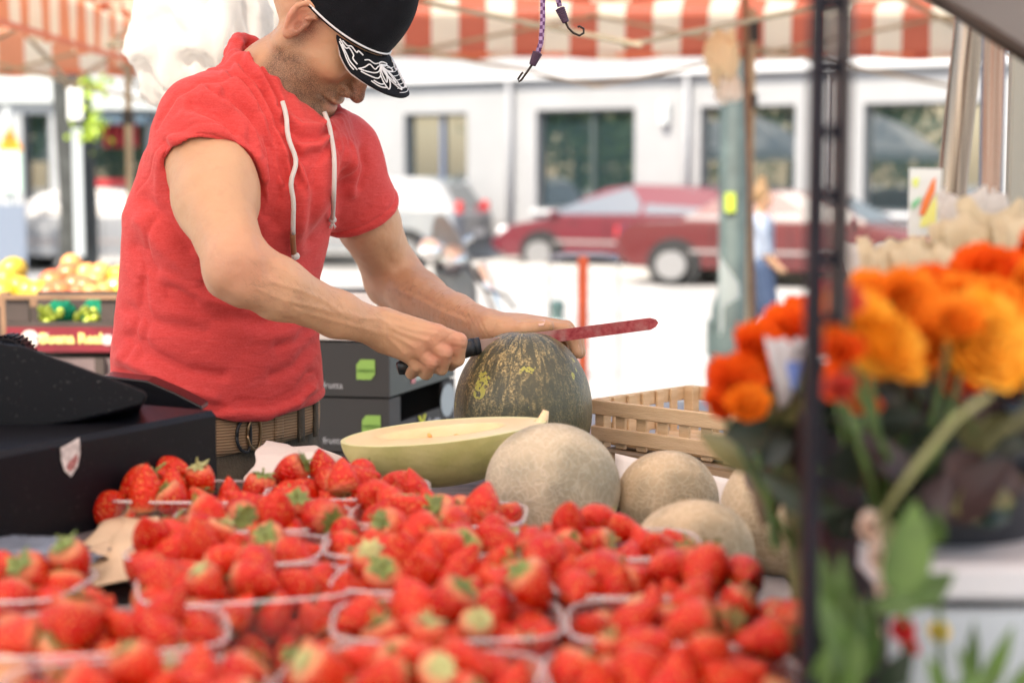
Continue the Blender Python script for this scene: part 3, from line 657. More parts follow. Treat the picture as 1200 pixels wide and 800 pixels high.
# ----------------------------------------------------------- perforated upright in the foreground
M_up=mat('dark violet steel',(.010,.009,.014),.5,spec=.12,metal=.0,var=.3,vscale=15); M_up2=mat('brown grey steel',(.085,.065,.06),.45,metal=.2,var=.3,vscale=12)
Yp=1.0
up=thing('slotted_upright','dark slotted steel upright rising through the front of the stall','rack post',P(955,600,Yp))
def slot_plate(x0,x1,zs,ztop,zbot,hw,hh,y,depth):
    """vertical plate with rounded slots: built as rows of cells around each slot"""
    mb=MB(); xc=(x0+x1)/2; bounds=[ztop]+[(zs[i]+zs[i+1])/2 for i in range(len(zs)-1)]+[zbot]; n=24
    for i,zc in enumerate(zs):
        zt,zb=bounds[i],bounds[i+1]
        outer=[];inner=[]
        for k in range(n):
            a=2*math.pi*k/n; c_,s_=math.cos(a),math.sin(a)
            ix=hw*c_; iz=(hh-hw)*(1 if s_>0 else -1)*(abs(s_)>1e-6)+hw*s_
            inner.append((xc+ix,zc+iz))
            m=max(abs(c_),abs(s_)); ox=c_/m; oz=s_/m
            outer.append((xc+(x1-xc)*ox, zc+(zt-zc)*oz if oz>0 else zc+(zc-zb)*oz))
        for yy,fl in((y,False),(y+depth,True)):
            b=[(x,yy,z) for x,z in outer]+[(x,yy,z) for x,z in inner]
            mb.add(b,[(k,(k+1)%n,n+(k+1)%n,n+k) for k in range(n)])
        mb.add([(x,y,z) for x,z in inner]+[(x,y+depth,z) for x,z in inner],[(k,(k+1)%n,n+(k+1)%n,n+k) for k in range(n)])
    return mb
xl_,xr_=P(953,300,Yp).x,P(993,300,Yp).x
pitch_=.0375; zs=[P(973,192,Yp).z+pitch_*k for k in range(12,-3,-1)]
obj('slotted_web',slot_plate(xl_,xr_,zs,zs[0]+.02,zs[-1]-.02,.0064,.0148,Yp+.012,.002),M_up,up,fix=False)
za,zb=zs[0]+.02,0.0
x0_=P(946,300,Yp).x
xf=P(963,300,Yp).x; obj('flange',MB().box(((x0_+xf)/2,Yp-.001,(za+zb)/2),(xf-x0_,.022,za-zb),bev=.0015),M_up,up)
x1_=P(1003,300,Yp).x; zc=P(980,520,Yp).z
zq=zs[-1]-.02; xg=P(984,300,Yp).x; obj('flange',MB().box(((xg+x1_)/2,Yp+.028,(za+zq)/2),(x1_-xg,.022,za-zq),bev=.0015),M_up2,up)
# ----------------------------------------------------------- chrome poles and steel edge at top right
M_steel=mat('brushed steel',(.30,.24,.20),.25,metal=.85,var=.3,vscale=4,stretch=(30,30,.6)); 
o=obj('steel_pole',MB().tube([(P(1040,1100,1.9).x,1.9,0),P(1100,420,1.9),P(1117,205,1.9),P(1137,20,1.9),P(1150,-80,1.9)],.0165,20),M_steel,loc=P(1117,205,1.9),smooth=True); tag(o,'slanting polished steel pole, the left one of two at the right edge','pole')
o=obj('steel_pole',MB().tube([(P(1160,560,1.8).x,1.8,0),P(1167,-60,1.8)],.0125,20),M_steel,loc=P(1165,205,1.8),smooth=True); tag(o,'upright polished steel pole right of the slanting one','pole')
o=obj('side_panel',MB().box(P(1215,200,2.2)-Vector((0,0,.5)),(.075,.02,1.9),bev=.003),mat('olive grey sheet',(.30,.29,.25),.4,metal=.3),loc=P(1215,200,2.2)); tag(o,'olive grey metal sheet standing at the far right edge','panel')
fl=thing('steel_hood','brushed grey steel hood edge jutting in at the top right corner','hood',P(1180,20,1.5))
A,B_,C_=P(1085,-8,1.5),P(1215,75,1.42),P(1240,-40,1.8)
mb=MB(); n_=Vector((0,.01,.012)); vs=[A,B_,P(1240,-60,1.5),P(1150,-120,1.6)]; mb.add(vs+[v+Vector((0,.012,.004)) for v in vs],[(0,1,2,3),(4,5,6,7),(0,1,5,4),(1,2,6,5),(2,3,7,6),(3,0,4,7)]); obj('sheet',mb,mat('grey steel sheet',(.10,.10,.10),.45,metal=.2,var=.2,vscale=3),fl)
for q_ in(P(1235,-50,1.5),P(1160,-110,1.6)): obj('hanger',MB().tube([q_+Vector((0,.004,0)),(q_.x,q_.y,2.40)],.004,8),M_dw,fl)
obj('rim',MB().tube([A+Vector((0,-.004,0)),B_+Vector((0,-.004,0))],.0062,8),M_dw,fl,smooth=True)
# ----------------------------------------------------------- pedestrian
# ================================================================= SDF ENGINE
import openvdb
def V3(p): return np.array([p[0],p[1],p[2]],dtype=np.float32)
class Prim:
    pass
class Cone(Prim):          # tapered capsule
    def __init__(s,a,b,ra,rb,flat=None,fn=None): s.a=V3(a);s.b=V3(b);s.ra=ra;s.rb=rb;s.flat=flat;s.fn=V3(fn)/np.linalg.norm(fn) if fn is not None else None
    def d(s,p):
        ba=s.b-s.a; pa=p-s.a; h=np.clip(pa@ba/(ba@ba),0,1)
        q=pa-h[...,None]*ba
        if s.flat:
            c=q@s.fn; q=q+(c*(1/s.flat-1))[...,None]*s.fn
            return (np.sqrt((q*q).sum(-1))-(s.ra+(s.rb-s.ra)*h))*(.5+.5*s.flat)
        return np.sqrt((q*q).sum(-1))-(s.ra+(s.rb-s.ra)*h)
class Ell(Prim):
    def __init__(s,c,r,M=None): s.c=V3(c);s.r=np.array(r,dtype=np.float32);s.M=np.array(M,dtype=np.float32) if M is not None else np.eye(3,dtype=np.float32)
    def d(s,p):
        q=(p-s.c)@s.M; k0=np.sqrt(((q/s.r)**2).sum(-1)); k1=np.sqrt(((q/s.r**2)**2).sum(-1))+1e-9
        return k0*(k0-1)/k1
class RBox(Prim):
    def __init__(s,c,h,r,M): s.c=V3(c);s.h=np.array(h,dtype=np.float32);s.rr=r;s.M=np.array(M,dtype=np.float32)
    def d(s,p):
        q=np.abs((p-s.c)@s.M)-(s.h-s.rr); return np.sqrt((np.maximum(q,0)**2).sum(-1))+np.minimum(q.max(-1),0)-s.rr
class Loft(Prim):
    """stack of ellipses: rows z,x,y,a,b ; e1 across, e2 front"""
    def __init__(s,rows,e1,e2,ex=2.3): s.R=np.array(rows,dtype=np.float32); s.e1=V3(e1);s.e2=V3(e2);s.ex=ex
    def d(s,p):
        z=p[...,2]; r=s.R; f=[np.interp(z,r[:,0],r[:,i]).astype(np.float32) for i in range(1,5)]
        dx=p[...,0]-f[0]; dy=p[...,1]-f[1]
        q1=np.abs(dx*s.e1[0]+dy*s.e1[1])/f[2]; q2=np.abs(dx*s.e2[0]+dy*s.e2[1])/f[3]
        k=(q1**s.ex+q2**s.ex)**(1/s.ex); d=(k-1)*np.minimum(f[2],f[3])
        return np.maximum(d,np.maximum(z-r[-1,0],r[0,0]-z))
class Half(Prim):
    def __init__(s,c,n): s.c=V3(c); n=V3(n); s.n=n/np.linalg.norm(n)
    def d(s,p): return (p-s.c)@s.n
def smin(a,b,k):
    if k<=0: return np.minimum(a,b)
    h=np.maximum(k-np.abs(a-b),0)/k; return np.minimum(a,b)-h*h*k*.25
def smax(a,b,k): return -smin(-a,-b,k)
class Grp(Prim):
    """ops: (prim,k,op) op '+','-','&'"""
    def __init__(s,ops): s.ops=[(o if len(o)==3 else (o[0],o[1],'+')) for o in ops]
    def d(s,p,prune=None):
        out=None
        for pr,k,op in s.ops:
            if prune is not None:
                dc=float(pr.d(prune[0])[0]) if not isinstance(pr,Grp) else float(pr.d(prune[0])[0])
                if op in '+-' and dc>prune[1]+k: continue
            v=pr.d(p,prune) if isinstance(pr,Grp) else pr.d(p)
            if v is None: continue
            if op=='+': out=v if out is None else smin(out,v,k)
            elif op=='-': out=out if out is None else smax(out,-v,k)
            else: out=out if out is None else smax(out,v,k)
        if out is None: return np.full(p.shape[:-1],1.0,dtype=np.float32) if prune is None else None
        return out
def sdf_mesh(g, lo, hi, vox, disp=None):
    B=16; lo=np.floor(np.array(lo)/vox/B).astype(int); hi=np.ceil(np.array(hi)/vox/B).astype(int)
    grid=openvdb.FloatGrid(vox*4); half=B*vox*.5; rad=half*1.7321
    ii=np.arange(B,dtype=np.float32)*vox; I,J,K=np.meshgrid(ii,ii,ii,indexing='ij'); base=np.stack([I,J,K],-1)
    # coarse cull, vectorised
    cs=np.array([(i,j,k) for i in range(lo[0],hi[0]) for j in range(lo[1],hi[1]) for k in range(lo[2],hi[2])])
    cc=((cs+.5)*B*vox).astype(np.float32)
    dd=g.d(cc)
    keep=np.abs(dd)<rad*1.6+.012
    inside=dd<=-(rad*1.6+.012)
    for c,d0 in zip(cs[keep],cc[keep]):
        o=(c*B*vox).astype(np.float32); P_=base+o
        v=g.d(P_,(d0[None,:],rad*1.9+.03))
        if v is None: continue
        if v.min()>vox*4: continue
        v=np.clip(v,-vox*4,vox*4).astype(np.float32)
        grid.copyFromArray(np.ascontiguousarray(v),ijk=tuple(int(q*B) for q in c))
    fill=np.full((B,B,B),-vox*4,dtype=np.float32)
    for c in cs[inside]: grid.copyFromArray(fill,ijk=tuple(int(q*B) for q in c))
    pts,quads=grid.convertToQuads(isovalue=0.0) if hasattr(grid,'convertToQuads') else grid.convertToPolygons(0.0)[::2]
    pts=np.asarray(pts)*vox
    return pts,np.asarray(quads)
def sdf_obj(name,g,lo,hi,vox,mats,parent,post=None,smooth_it=1):
    pts,q=sdf_mesh(g,lo,hi,vox)
    q=q[:,::-1]
    me=bpy.data.meshes.new(name); me.vertices.add(len(pts)); me.loops.add(len(q)*4); me.polygons.add(len(q))
    # taubin-free light smoothing to erase voxel steps
    e=np.concatenate([q[:,[0,1]],q[:,[1,2]],q[:,[2,3]],q[:,[3,0]]])
    for it in range(smooth_it):
        s=np.zeros_like(pts); c=np.zeros(len(pts))
        for a,b in((0,1),(1,0)):
            for ax in range(3): s[:,ax]+=np.bincount(e[:,a],pts[e[:,b],ax],len(pts))
            c+=np.bincount(e[:,a],minlength=len(pts))
        pts=pts*.5+.5*s/np.maximum(c,1)[:,None]
    n=np.zeros_like(pts); fn=np.cross(pts[q[:,2]]-pts[q[:,0]],pts[q[:,3]]-pts[q[:,1]])
    for k in range(4):
        for ax in range(3): n[:,ax]+=np.bincount(q[:,k],fn[:,ax],len(pts))
    n/=np.linalg.norm(n,axis=1)[:,None]+1e-12
    if ((pts-pts.mean(0))*n).sum()<0: n=-n; q=q[:,::-1]
    attrs={}
    if post: pts,attrs=post(pts,n)
    inv=np.array(WM[parent.name].inverted()) if parent else np.eye(4)
    w_=pts@inv[:3,:3].T+inv[:3,3]
    me.vertices.foreach_set('co',w_.astype(np.float32).ravel()); me.loops.foreach_set('vertex_index',q.astype(np.int32).ravel())
    me.polygons.foreach_set('loop_start',np.arange(0,len(q)*4,4,dtype=np.int32)); me.polygons.foreach_set('loop_total',np.full(len(q),4,dtype=np.int32))
    me.polygons.foreach_set('use_smooth',[True]*len(q)); me.update(calc_edges=True); me.validate()
    for k,v in attrs.items(): add_attr(me,k,v)
    for m in (mats if isinstance(mats,list) else [mats]): me.materials.append(m)
    o=bpy.data.objects.new(name,me); COL.objects.link(o)
    if parent: o.parent=parent; WM[o.name]=WM[parent.name]
    return o,pts,q
def chain(pts,rs,k=.0): return Grp([(Cone(pts[i],pts[i+1],rs[i],rs[i+1]),k) for i in range(len(pts)-1)])
# ================================================================= VENDOR
vendor=thing('person','man in red short sleeved top and black embroidered cap cutting a melon with a knife','person',(-.43,2.5,0))
A0=R(52); E1=Vector((math.cos(A0),math.sin(A0),0)); E2=Vector((math.sin(A0),-math.cos(A0),0))
# torso rows (skin is slightly smaller than the shirt)
TR=[(1.03,-.432,2.50,.169,.128),(1.10,-.432,2.50,.169,.128),(1.125,-.432,2.50,.167,.126),(1.206,-.433,2.50,.162,.120),(1.294,-.4265,2.50,.158,.114),(1.394,-.408,2.50,.172,.116),(1.481,-.382,2.50,.168,.108),(1.515,-.366,2.50,.142,.094),(1.54,-.355,2.505,.110,.078),(1.565,-.348,2.515,.070,.05)]
SR=P(234,163,2.39); SL=P(402,192,2.63)
ER=P(280,316,2.20); WR=P(440,384,2.345)
EL=P(462,328,2.76); WL=P(566,385,2.53)
HEADO=P(371,20,2.49); HS=1.0; pitch=R(48); yaw=R(0); roll_=R(15)
# head frame columns: forward, left, up
fw=Vector((math.cos(yaw)*math.cos(pitch),math.sin(yaw)*math.cos(pitch),-math.sin(pitch))); lf=Vector((-math.sin(yaw),math.cos(yaw),0)); upv=fw.cross(lf); lf,upv=lf*math.cos(roll_)+upv*math.sin(roll_),upv*math.cos(roll_)-lf*math.sin(roll_)
HM=np.array([[fw.x,lf.x,upv.x],[fw.y,lf.y,upv.y],[fw.z,lf.z,upv.z]],dtype=np.float32)
def H(x,y,z): return HEADO+(fw*x+lf*y+upv*z)*HS
def HE(c,r,rz=0,ry=0):
    M=HM
    if rz or ry: M=HM@np.array(Matrix.Rotation(rz,3,'Z')@Matrix.Rotation(ry,3,'Y'),dtype=np.float32)
    return Ell(H(*c),[q*HS for q in r],M)
def HC(a,b,ra,rb): return Cone(H(*a),H(*b),ra*HS,rb*HS)
head=[(HE((-.006,0,.046),(.098,.075,.088)),0),
 (HE((.044,0,-.008),(.052,.058,.074)),.03),
 (HC((.002,-.052,-.045),(.080,-.018,-.090),.016,.015),.03),(HC((.002,.052,-.045),(.080,.018,-.090),.016,.015),.03),
 (HE((.045,0,-.058),(.042,.044,.044)),.03),
 (HE((.096,0,-.095),(.016,.021,.014)),.014),
 (HE((.064,-.042,-.018),(.025,.018,.020)),.018),(HE((.064,.042,-.018),(.025,.018,.020)),.018),
 (HC((.090,-.034,.021),(.097,0,.019),.008,.009),.018),(HC((.090,.034,.021),(.097,0,.019),.008,.009),.018),
 (HE((.082,0,-.064),(.023,.031,.022)),.014),
 (HE((.106,-.031,.003),(.015,.015,.010)),.010,'-'),(HE((.106,.031,.003),(.015,.015,.010)),.010,'-'),
 (HE((.083,-.031,.003),(.0128,.0128,.0125)),.002),(HE((.083,.031,.003),(.0128,.0128,.0125)),.002),
 (HC((.096,0,.012),(.112,0,-.018),.0072,.0085),.012),(HC((.112,0,-.018),(.121,0,-.034),.0085,.0105),.006),
 (HE((.106,-.0125,-.038),(.012,.0068,.0082)),.004),(HE((.106,.0125,-.038),(.012,.0068,.0082)),.004),
 (HE((.099,0,-.040),(.014,.015,.013)),.010),(HE((.113,-.006,-.0475),(.006,.0034,.005)),.002,'-'),(HE((.113,.006,-.0475),(.006,.0034,.005)),.002,'-'),
 (HE((.1055,0,-.0590),(.0085,.024,.0068)),.004),(HE((.1040,0,-.0745),(.0095,.020,.0075)),.004),
 (HC((.118,0,-.0672),(.100,-.024,-.0660),.0022,.0026),.002,'-'),(HC((.100,-.024,-.0660),(.086,-.035,-.0630),.0034,.0040),.003,'-'),
 (HC((.118,0,-.0672),(.100,.024,-.0660),.0022,.0026),.002,'-'),(HC((.100,.024,-.0660),(.086,.035,-.0630),.0034,.0040),.003,'-'),
 (HC((.104,-.020,-.040),(.084,-.040,-.066),.0034,.0030),.006,'-'),(HC((.104,.020,-.040),(.084,.040,-.066),.0034,.0030),.006,'-'),
 (HC((.106,-.016,-.0845),(.106,.016,-.0845),.004,.004),.006,'-'),
]
for sgn in(-1,1):
    ey=sgn*.0775
    ring=[(.004,ey+sgn*.004,.012),(.012,ey+sgn*.002,.022),(.002,ey+sgn*.004,.032),(-.010,ey+sgn*.007,.030),(-.017,ey+sgn*.008,.016),(-.015,ey+sgn*.007,-.002),(-.008,ey+sgn*.004,-.018)]
    ear=[(HE((-.004,ey,.003),(.0175,.0065,.030),0,R(-8)*1),0),(HE((-.001,ey,-.024),(.008,.005,.009)),.006),
         (HE((.000,ey+sgn*.0075,.005),(.0105,.0075,.0185)),.002,'-'),(HE((.003,ey+sgn*.004,-.004),(.006,.007,.008)),.002,'-')]
    for i in range(len(ring)-1): ear.append((HC(ring[i],ring[i+1],.0040,.0040),.0015))
    ear.append((HC((.008,ey+sgn*.001,.004),(.008,ey+sgn*.002,-.006),.003,.003),.003))
    head.append((Grp(ear),.005))
HEAD=Grp(head)
neck=Grp([(Cone(P(378,36,2.50),P(334,92,2.505),.050,.050),0),(Cone(P(334,92,2.505),P(318,150,2.51),.050,.058),.03),
          (Cone(P(312,98,2.50),P(255,137,2.42),.044,.04),.05),(Cone(P(338,150,2.54),P(398,178,2.62),.04,.04),.04)])
torso=Loft([(z,x,y,a-(.010 if z>1.15 else .024),b-(.010 if z>1.15 else .024)) for z,x,y,a,b in TR],E1,E2)
rarm=Grp([(Cone(SR,P(250,235,2.30),.054,.0515),0),(Cone(P(250,235,2.30),P(276,305,2.215),.0515,.040),.02),(Ell(P(264,225,2.315),(.045,.046,.07)),.02),
          (Cone(P(278,308,2.21),P(325,338,2.235),.0395,.0385),.02),(Cone(P(325,338,2.235),P(395,368,2.30),.0385,.029),.02),(Cone(P(395,368,2.30),P(448,386,2.345),.031,.0245),.015),
          (Cone(P(268,326,2.205),P(283,334,2.205),.028,.028),.02)])
larm=Grp([(Cone(SL,P(432,262,2.69),.051,.0465),0),(Cone(P(432,262,2.69),P(458,318,2.755),.0465,.043),.02),(Cone(P(460,322,2.76),P(492,350,2.70),.045,.041),.02),
          (Cone(P(492,350,2.70),P(535,370,2.60),.040,.031),.02),(Cone(P(535,370,2.60),P(570,383,2.515),.031,.026),.015),(Cone(P(452,340,2.77),P(462,346,2.765),.026,.026),.02)])
def finger(ps,r0=.0112,r1=.0088,k=.003):
    n=len(ps); return Grp([(Cone(ps[i],ps[i+1],r0+(r1-r0)*i/(n-1),r0+(r1-r0)*(i+1)/(n-1)),k) for i in range(n-1)])
# right fist round the handle
RF={'index':[(514,391,2.330),(538,399,2.334),(536,420,2.348),(528,427,2.374)],
    'middle':[(502,398,2.328),(521,413,2.328),(517,431,2.348),(509,429,2.380)],
    'ring':[(489,407,2.330),(505,424,2.331),(499,437,2.352),(492,432,2.380)],
    'pinky':[(476,414,2.337),(488,428,2.341),(482,437,2.360),(477,431,2.382)]}
wr=[(452,376,2.340),(452,383,2.338),(451,391,2.340),(450,398,2.345)]
palm=[(Cone(P(*w_),P(*RF[f][0]),.017,.0125 if f!='pinky' else .011),.014) for w_,f in zip(wr,RF)]
palm+=[(Ell(P(480,398,2.352),(.034,.014,.022)),.02),(Cone(P(452,388,2.355),P(490,402,2.368),.02,.014),.02)]

rhand=[(Grp(palm),.012)]
for f,r in zip(RF,(.0118,.0113,.0106,.0094)):
    rhand.append((finger([P(*q) for q in RF[f]],r,r*.84),.0042))
rhand.append((Grp([(Cone(P(462,390,2.372),P(488,395,2.395),.016,.013),.01),(Cone(P(488,395,2.395),P(515,402,2.402),.0125,.011),.006),(Cone(P(515,402,2.402),P(535,408,2.395),.011,.0095),.004)]),.008))
RH=Grp(rhand)
# left hand laid over the melon, fingertips curling down the far side
LF=[[(637,383,2.470),(662,386,2.468),(673,399,2.462),(676,413,2.455)],
    [(637,380,2.492),(664,384,2.492),(676,398,2.488),(679,413,2.480)],
    [(634,380,2.513),(660,385,2.515),(672,399,2.512),(675,412,2.505)],
    [(629,382,2.532),(650,388,2.536),(661,400,2.533),(664,410,2.528)]]
lw=[(577,383,2.492),(577,380,2.502),(577,380,2.514),(577,382,2.524)]
lp=[(Cone(P(*w_),P(*f[0]),.0155,.0118),.014) for w_,f in zip(lw,LF)]
lp+=[(Ell(P(606,383,2.500),(.032,.030,.0125)),.015),(Cone(P(574,386,2.490),P(600,388,2.468),.018,.0135),.018)]
lhand=[(Grp(lp),.012)]
for f,r in zip(LF,(.0112,.0112,.0106,.0092)): lhand.append((finger([P(*q) for q in f],r,r*.82),.002))
lhand.append((Grp([(Cone(P(592,389,2.470),P(614,386,2.452),.0135,.0115),.01),(Cone(P(614,386,2.452),P(643,382,2.442),.0112,.0088),.004)]),.006))
LH=Grp(lhand)
hipR=Vector((-.432,2.5,.98))-E1*.085; hipL=Vector((-.432,2.5,.98))+E1*.085
def leg(h,s):
    k_=h+E1*.01*s+E2*.02+Vector((0,0,-.45)); a=h+E1*.03*s+Vector((0,0,-.88)); t=a+E2*.16+Vector((0,0,-.055))
    return Grp([(Cone(h,k_,.085,.055),0),(Cone(k_,a,.055,.038),.03),(Cone(a+Vector((0,0,-.03)),t,.036,.028),.03)])
BODY=Grp([(torso,0),(neck,.03),(Grp([(rarm,0),(RH,.012)]),.03),(Grp([(larm,0),(LH,.012)]),.03),(HEAD,.022),(leg(hipR,-1),.04),(leg(hipL,1),.04)])
def in_head(pts):
    return ((pts-np.array(HEADO))@HM)/HS
def seg_dist(px,py,poly):
    best=np.full(len(px),1e9)
    for i in range(len(poly)-1):
        a=poly[i];b=poly[i+1];ab=b-a; t=np.clip(((px-a[0])*ab[0]+(py-a[1])*ab[1])/(ab@ab),0,1)
        best=np.minimum(best,np.hypot(px-a[0]-t*ab[0],py-a[1]-t*ab[1]))
    return best
BF=[]
def B(pts,amp,wd): BF.append((np.array(pts,float),amp,wd))
for f in RF:
    a=RF[f][0]; b_=RF[f][1]; B([(455,378+ list(RF).index(f)*6),((455+a[0])/2,(382+a[1])/2+list(RF).index(f)*2),(a[0]-3,a[1])],.0016,3.0)
    m=((a[0]+b_[0])/2,(a[1]+b_[1])/2); B([(m[0]-5,m[1]+5),(m[0]+5,m[1]-5)],-.0007,1.2)
    c_=RF[f][1]; d_=RF[f][2]; 
    for q in(.0,.35): m=(c_[0]*(1-q)+d_[0]*q,c_[1]*(1-q)+d_[1]*q); B([(m[0]-9,m[1]-1),(m[0]+9,m[1]+2)],-.0006,1.1)
B([(300,338),(335,352),(378,362),(420,375)],.0011,3); B([(318,330),(352,340),(380,352),(400,366)],.0013,2.6); B([(345,362),(385,374),(425,384),(452,392)],.0010,3); B([(405,366),(425,372),(446,374),(462,384)],.0014,2.4)
B([(262,345),(300,366),(345,378)],-.0016,6); B([(300,250),(306,290),(318,318)],-.0022,7); B([(300,300),(326,312),(352,330)],.0020,8); B([(196,250),(214,300),(236,335)],-.0010,7)
for k in range(4): B([(540+k*7,366+k*2),(549+k*6,380+k*2),(556+k*6,394+k*1)],-.0009,1.5)
B([(468,340),(505,358),(545,376)],.0012,3); B([(450,365),(490,380),(530,388)],.0010,3); B([(452,300),(468,318),(478,338)],-.0014,6); B([(490,345),(520,362),(548,372)],-.0010,3)
B([(600,374),(625,376),(645,379)],.0010,2.5); B([(590,380),(612,379)],-.0008,2); B([(616,379),(620,388)],-.0006,1.3); B([(620,378),(624,388)],-.0006,1.2)
def projn(pts):
    z=pts[:,2]-CZ; f=pts[:,1]*CP-z*SP; u=pts[:,1]*SP+z*CP; return 600+pts[:,0]/f*FOC,400-u/f*FOC
def body_post(pts,n):
    px,py=projn(pts); dd=np.zeros(len(pts)); m=(pts[:,2]>1.15)&(pts[:,1]<2.85)&((px<300)|(py>180)); ix=np.where(m)[0]
    for poly,amp,wd in BF:
        q=seg_dist(px[ix],py[ix],poly); dd[ix]+=amp*np.exp(-(q/wd)**2)
    pts=pts+n*(dd*np.clip(-n[:,1]*1.8+.3,0,1)+.0006*fnoise(pts*[60,60,60],2))[:,None]
    l=in_head(pts); x,y,z=l[:,0],l[:,1],l[:,2]
    # facial hair area: jaw, chin, upper lip ; hair stubble behind the ear
    d_j=np.minimum(1,np.maximum(0,((-.028-z)+ .25*(x-.02))/.022))*np.minimum(1,np.maximum(0,(x+.012+.25*(z+.05))/.018))
    cheek=np.exp(-(((x-.074)/.022)**2+((z+.020)/.020)**2)); d_j*=1-.9*np.clip(cheek*1.2,0,1)
    side=np.exp(-(((x-.014)/.014)**2+((z+.005)/.045)**2))*.8
    lips=np.exp(-(((x-.110)/.010)**2+((z+.067)/.010)**2))*(np.abs(y)<.026)
    mouth_shade=np.exp(-((z+.0665)/.0028)**2)*np.clip((x-.080)/.008,0,1)*(np.abs(y)<.036)*(x<.112)
    must=np.exp(-(((z+.053)/.007)**2))*(x>.085)*(np.abs(y)<.03)
    under=np.clip((-.125-z)/.02,0,1)
    beard_crease=np.clip(np.maximum(np.maximum(d_j,side),must*.9)-lips*.9-under,0,1)*(z<.05)*(z>-.16)*(x>-.03)
    head_m=(np.linalg.norm(l,axis=1)<.18)
    beard_crease=np.clip(beard_crease+mouth_shade*.9,0,1.25)*head_m  # mouth crease shade painted in along with the facial hair colour
    hair=np.clip((z-.005+.9*(-x-.03))/.02,0,1)*(x<-.01)*head_m*(np.abs(y)<.0775)*(z>-.03)
    # slight skin relief: veins and tendons
    red=np.zeros(len(pts))
    for c,r in ((ER,.04),(EL,.04),(P(*RF['index'][0]),.014),(P(*RF['middle'][0]),.014),(P(*RF['ring'][0]),.014),(P(*RF['index'][1]),.016),(P(*RF['middle'][1]),.015),(P(*RF['ring'][1]),.014),(H(.120,0,-.034),.018),(H(-.004,-.08,0),.030)):
        red+=np.exp(-((pts-np.array(c))**2).sum(1)/r**2)
    red=np.maximum(red,lips*head_m)
    return pts,{'beard_crease':beard_crease,'hair':hair,'red':np.clip(red,0,1)}
M_skin=bpy.data.materials.new('skin'); M_skin.use_nodes=True; N,L=nodes(M_skin); b=N['Principled BSDF']
b.inputs['Roughness'].default_value=.5; b.inputs['Specular IOR Level'].default_value=.4
b.inputs['Subsurface Weight'].default_value=.18; b.inputs['Subsurface Radius'].default_value=(1,.35,.18); b.inputs['Subsurface Scale'].default_value=.008
def attr(N,name): a=N.new('ShaderNodeAttribute'); a.attribute_name=name; return a.outputs['Fac']
def mixc(N,L,fac,a,b_,mode='MIX'):
    m=N.new('ShaderNodeMix'); m.data_type='RGBA'; m.blend_type=mode
    for s,v in((m.inputs['Factor'],fac),(m.inputs['A'],a),(m.inputs['B'],b_)):
        if isinstance(v,(int,float)): s.default_value=v
        elif isinstance(v,tuple): s.default_value=(*v,1)
        else: L.new(v,s)
    return m.outputs['Result']
def noise(N,L,scale,detail=3,lo=.35,hi=.65,vec=None,dist=0):
    tc=N.new('ShaderNodeTexCoord'); n=N.new('ShaderNodeTexNoise'); n.inputs['Scale'].default_value=scale; n.inputs['Detail'].default_value=detail; n.inputs['Distortion'].default_value=dist
    L.new(vec if vec is not None else tc.outputs['Object'],n.inputs['Vector']); r=N.new('ShaderNodeMapRange'); r.inputs['From Min'].default_value=lo; r.inputs['From Max'].default_value=hi; L.new(n.outputs['Fac'],r.inputs['Value']); return r.outputs[0]
c=mixc(N,L,noise(N,L,9,4),(.50,.285,.165),(.56,.335,.20))
c=mixc(N,L,noise(N,L,70,3,.55,1.0),c,(.50,.26,.16))
def mathn(N,L,op,a,b_):
    m=N.new('ShaderNodeMath'); m.operation=op
    for s,v in((m.inputs[0],a),(m.inputs[1],b_)):
        if isinstance(v,(int,float)): s.default_value=v
        else: L.new(v,s)
    return m.outputs[0]
c=mixc(N,L,mathn(N,L,'MULTIPLY',attr(N,'red'),.6),c,(.56,.19,.14))
st=noise(N,L,900,2,.38,.58); st2=noise(N,L,45,3,.2,.7)
bf=mathn(N,L,'MULTIPLY',mathn(N,L,'MULTIPLY',attr(N,'beard_crease'),mathn(N,L,'ADD',mathn(N,L,'MULTIPLY',st,.55),.38)),mathn(N,L,'ADD',mathn(N,L,'MULTIPLY',st2,.45),.6))
c=mixc(N,L,bf,c,(.055,.024,.015))
c=mixc(N,L,mathn(N,L,'MULTIPLY',attr(N,'hair'),mathn(N,L,'ADD',mathn(N,L,'MULTIPLY',st,.5),.25)),c,(.14,.08,.05))
L.new(c,b.inputs['Base Color'])
hgt=mathn(N,L,'ADD',mathn(N,L,'MULTIPLY',noise(N,L,260,4,.2,.8),.5),mathn(N,L,'MULTIPLY',noise(N,L,38,5,.2,.8,None,.6),1.6)); bp_=N.new('ShaderNodeBump'); bp_.inputs['Strength'].default_value=.35; bp_.inputs['Distance'].default_value=.0016; L.new(hgt,bp_.inputs['Height']); L.new(bp_.outputs[0],b.inputs['Normal'])
body,bp,bq=sdf_obj('body',BODY,(-.78,2.0,.0),(.15,2.95,1.86),.0021,M_skin,vendor,body_post)
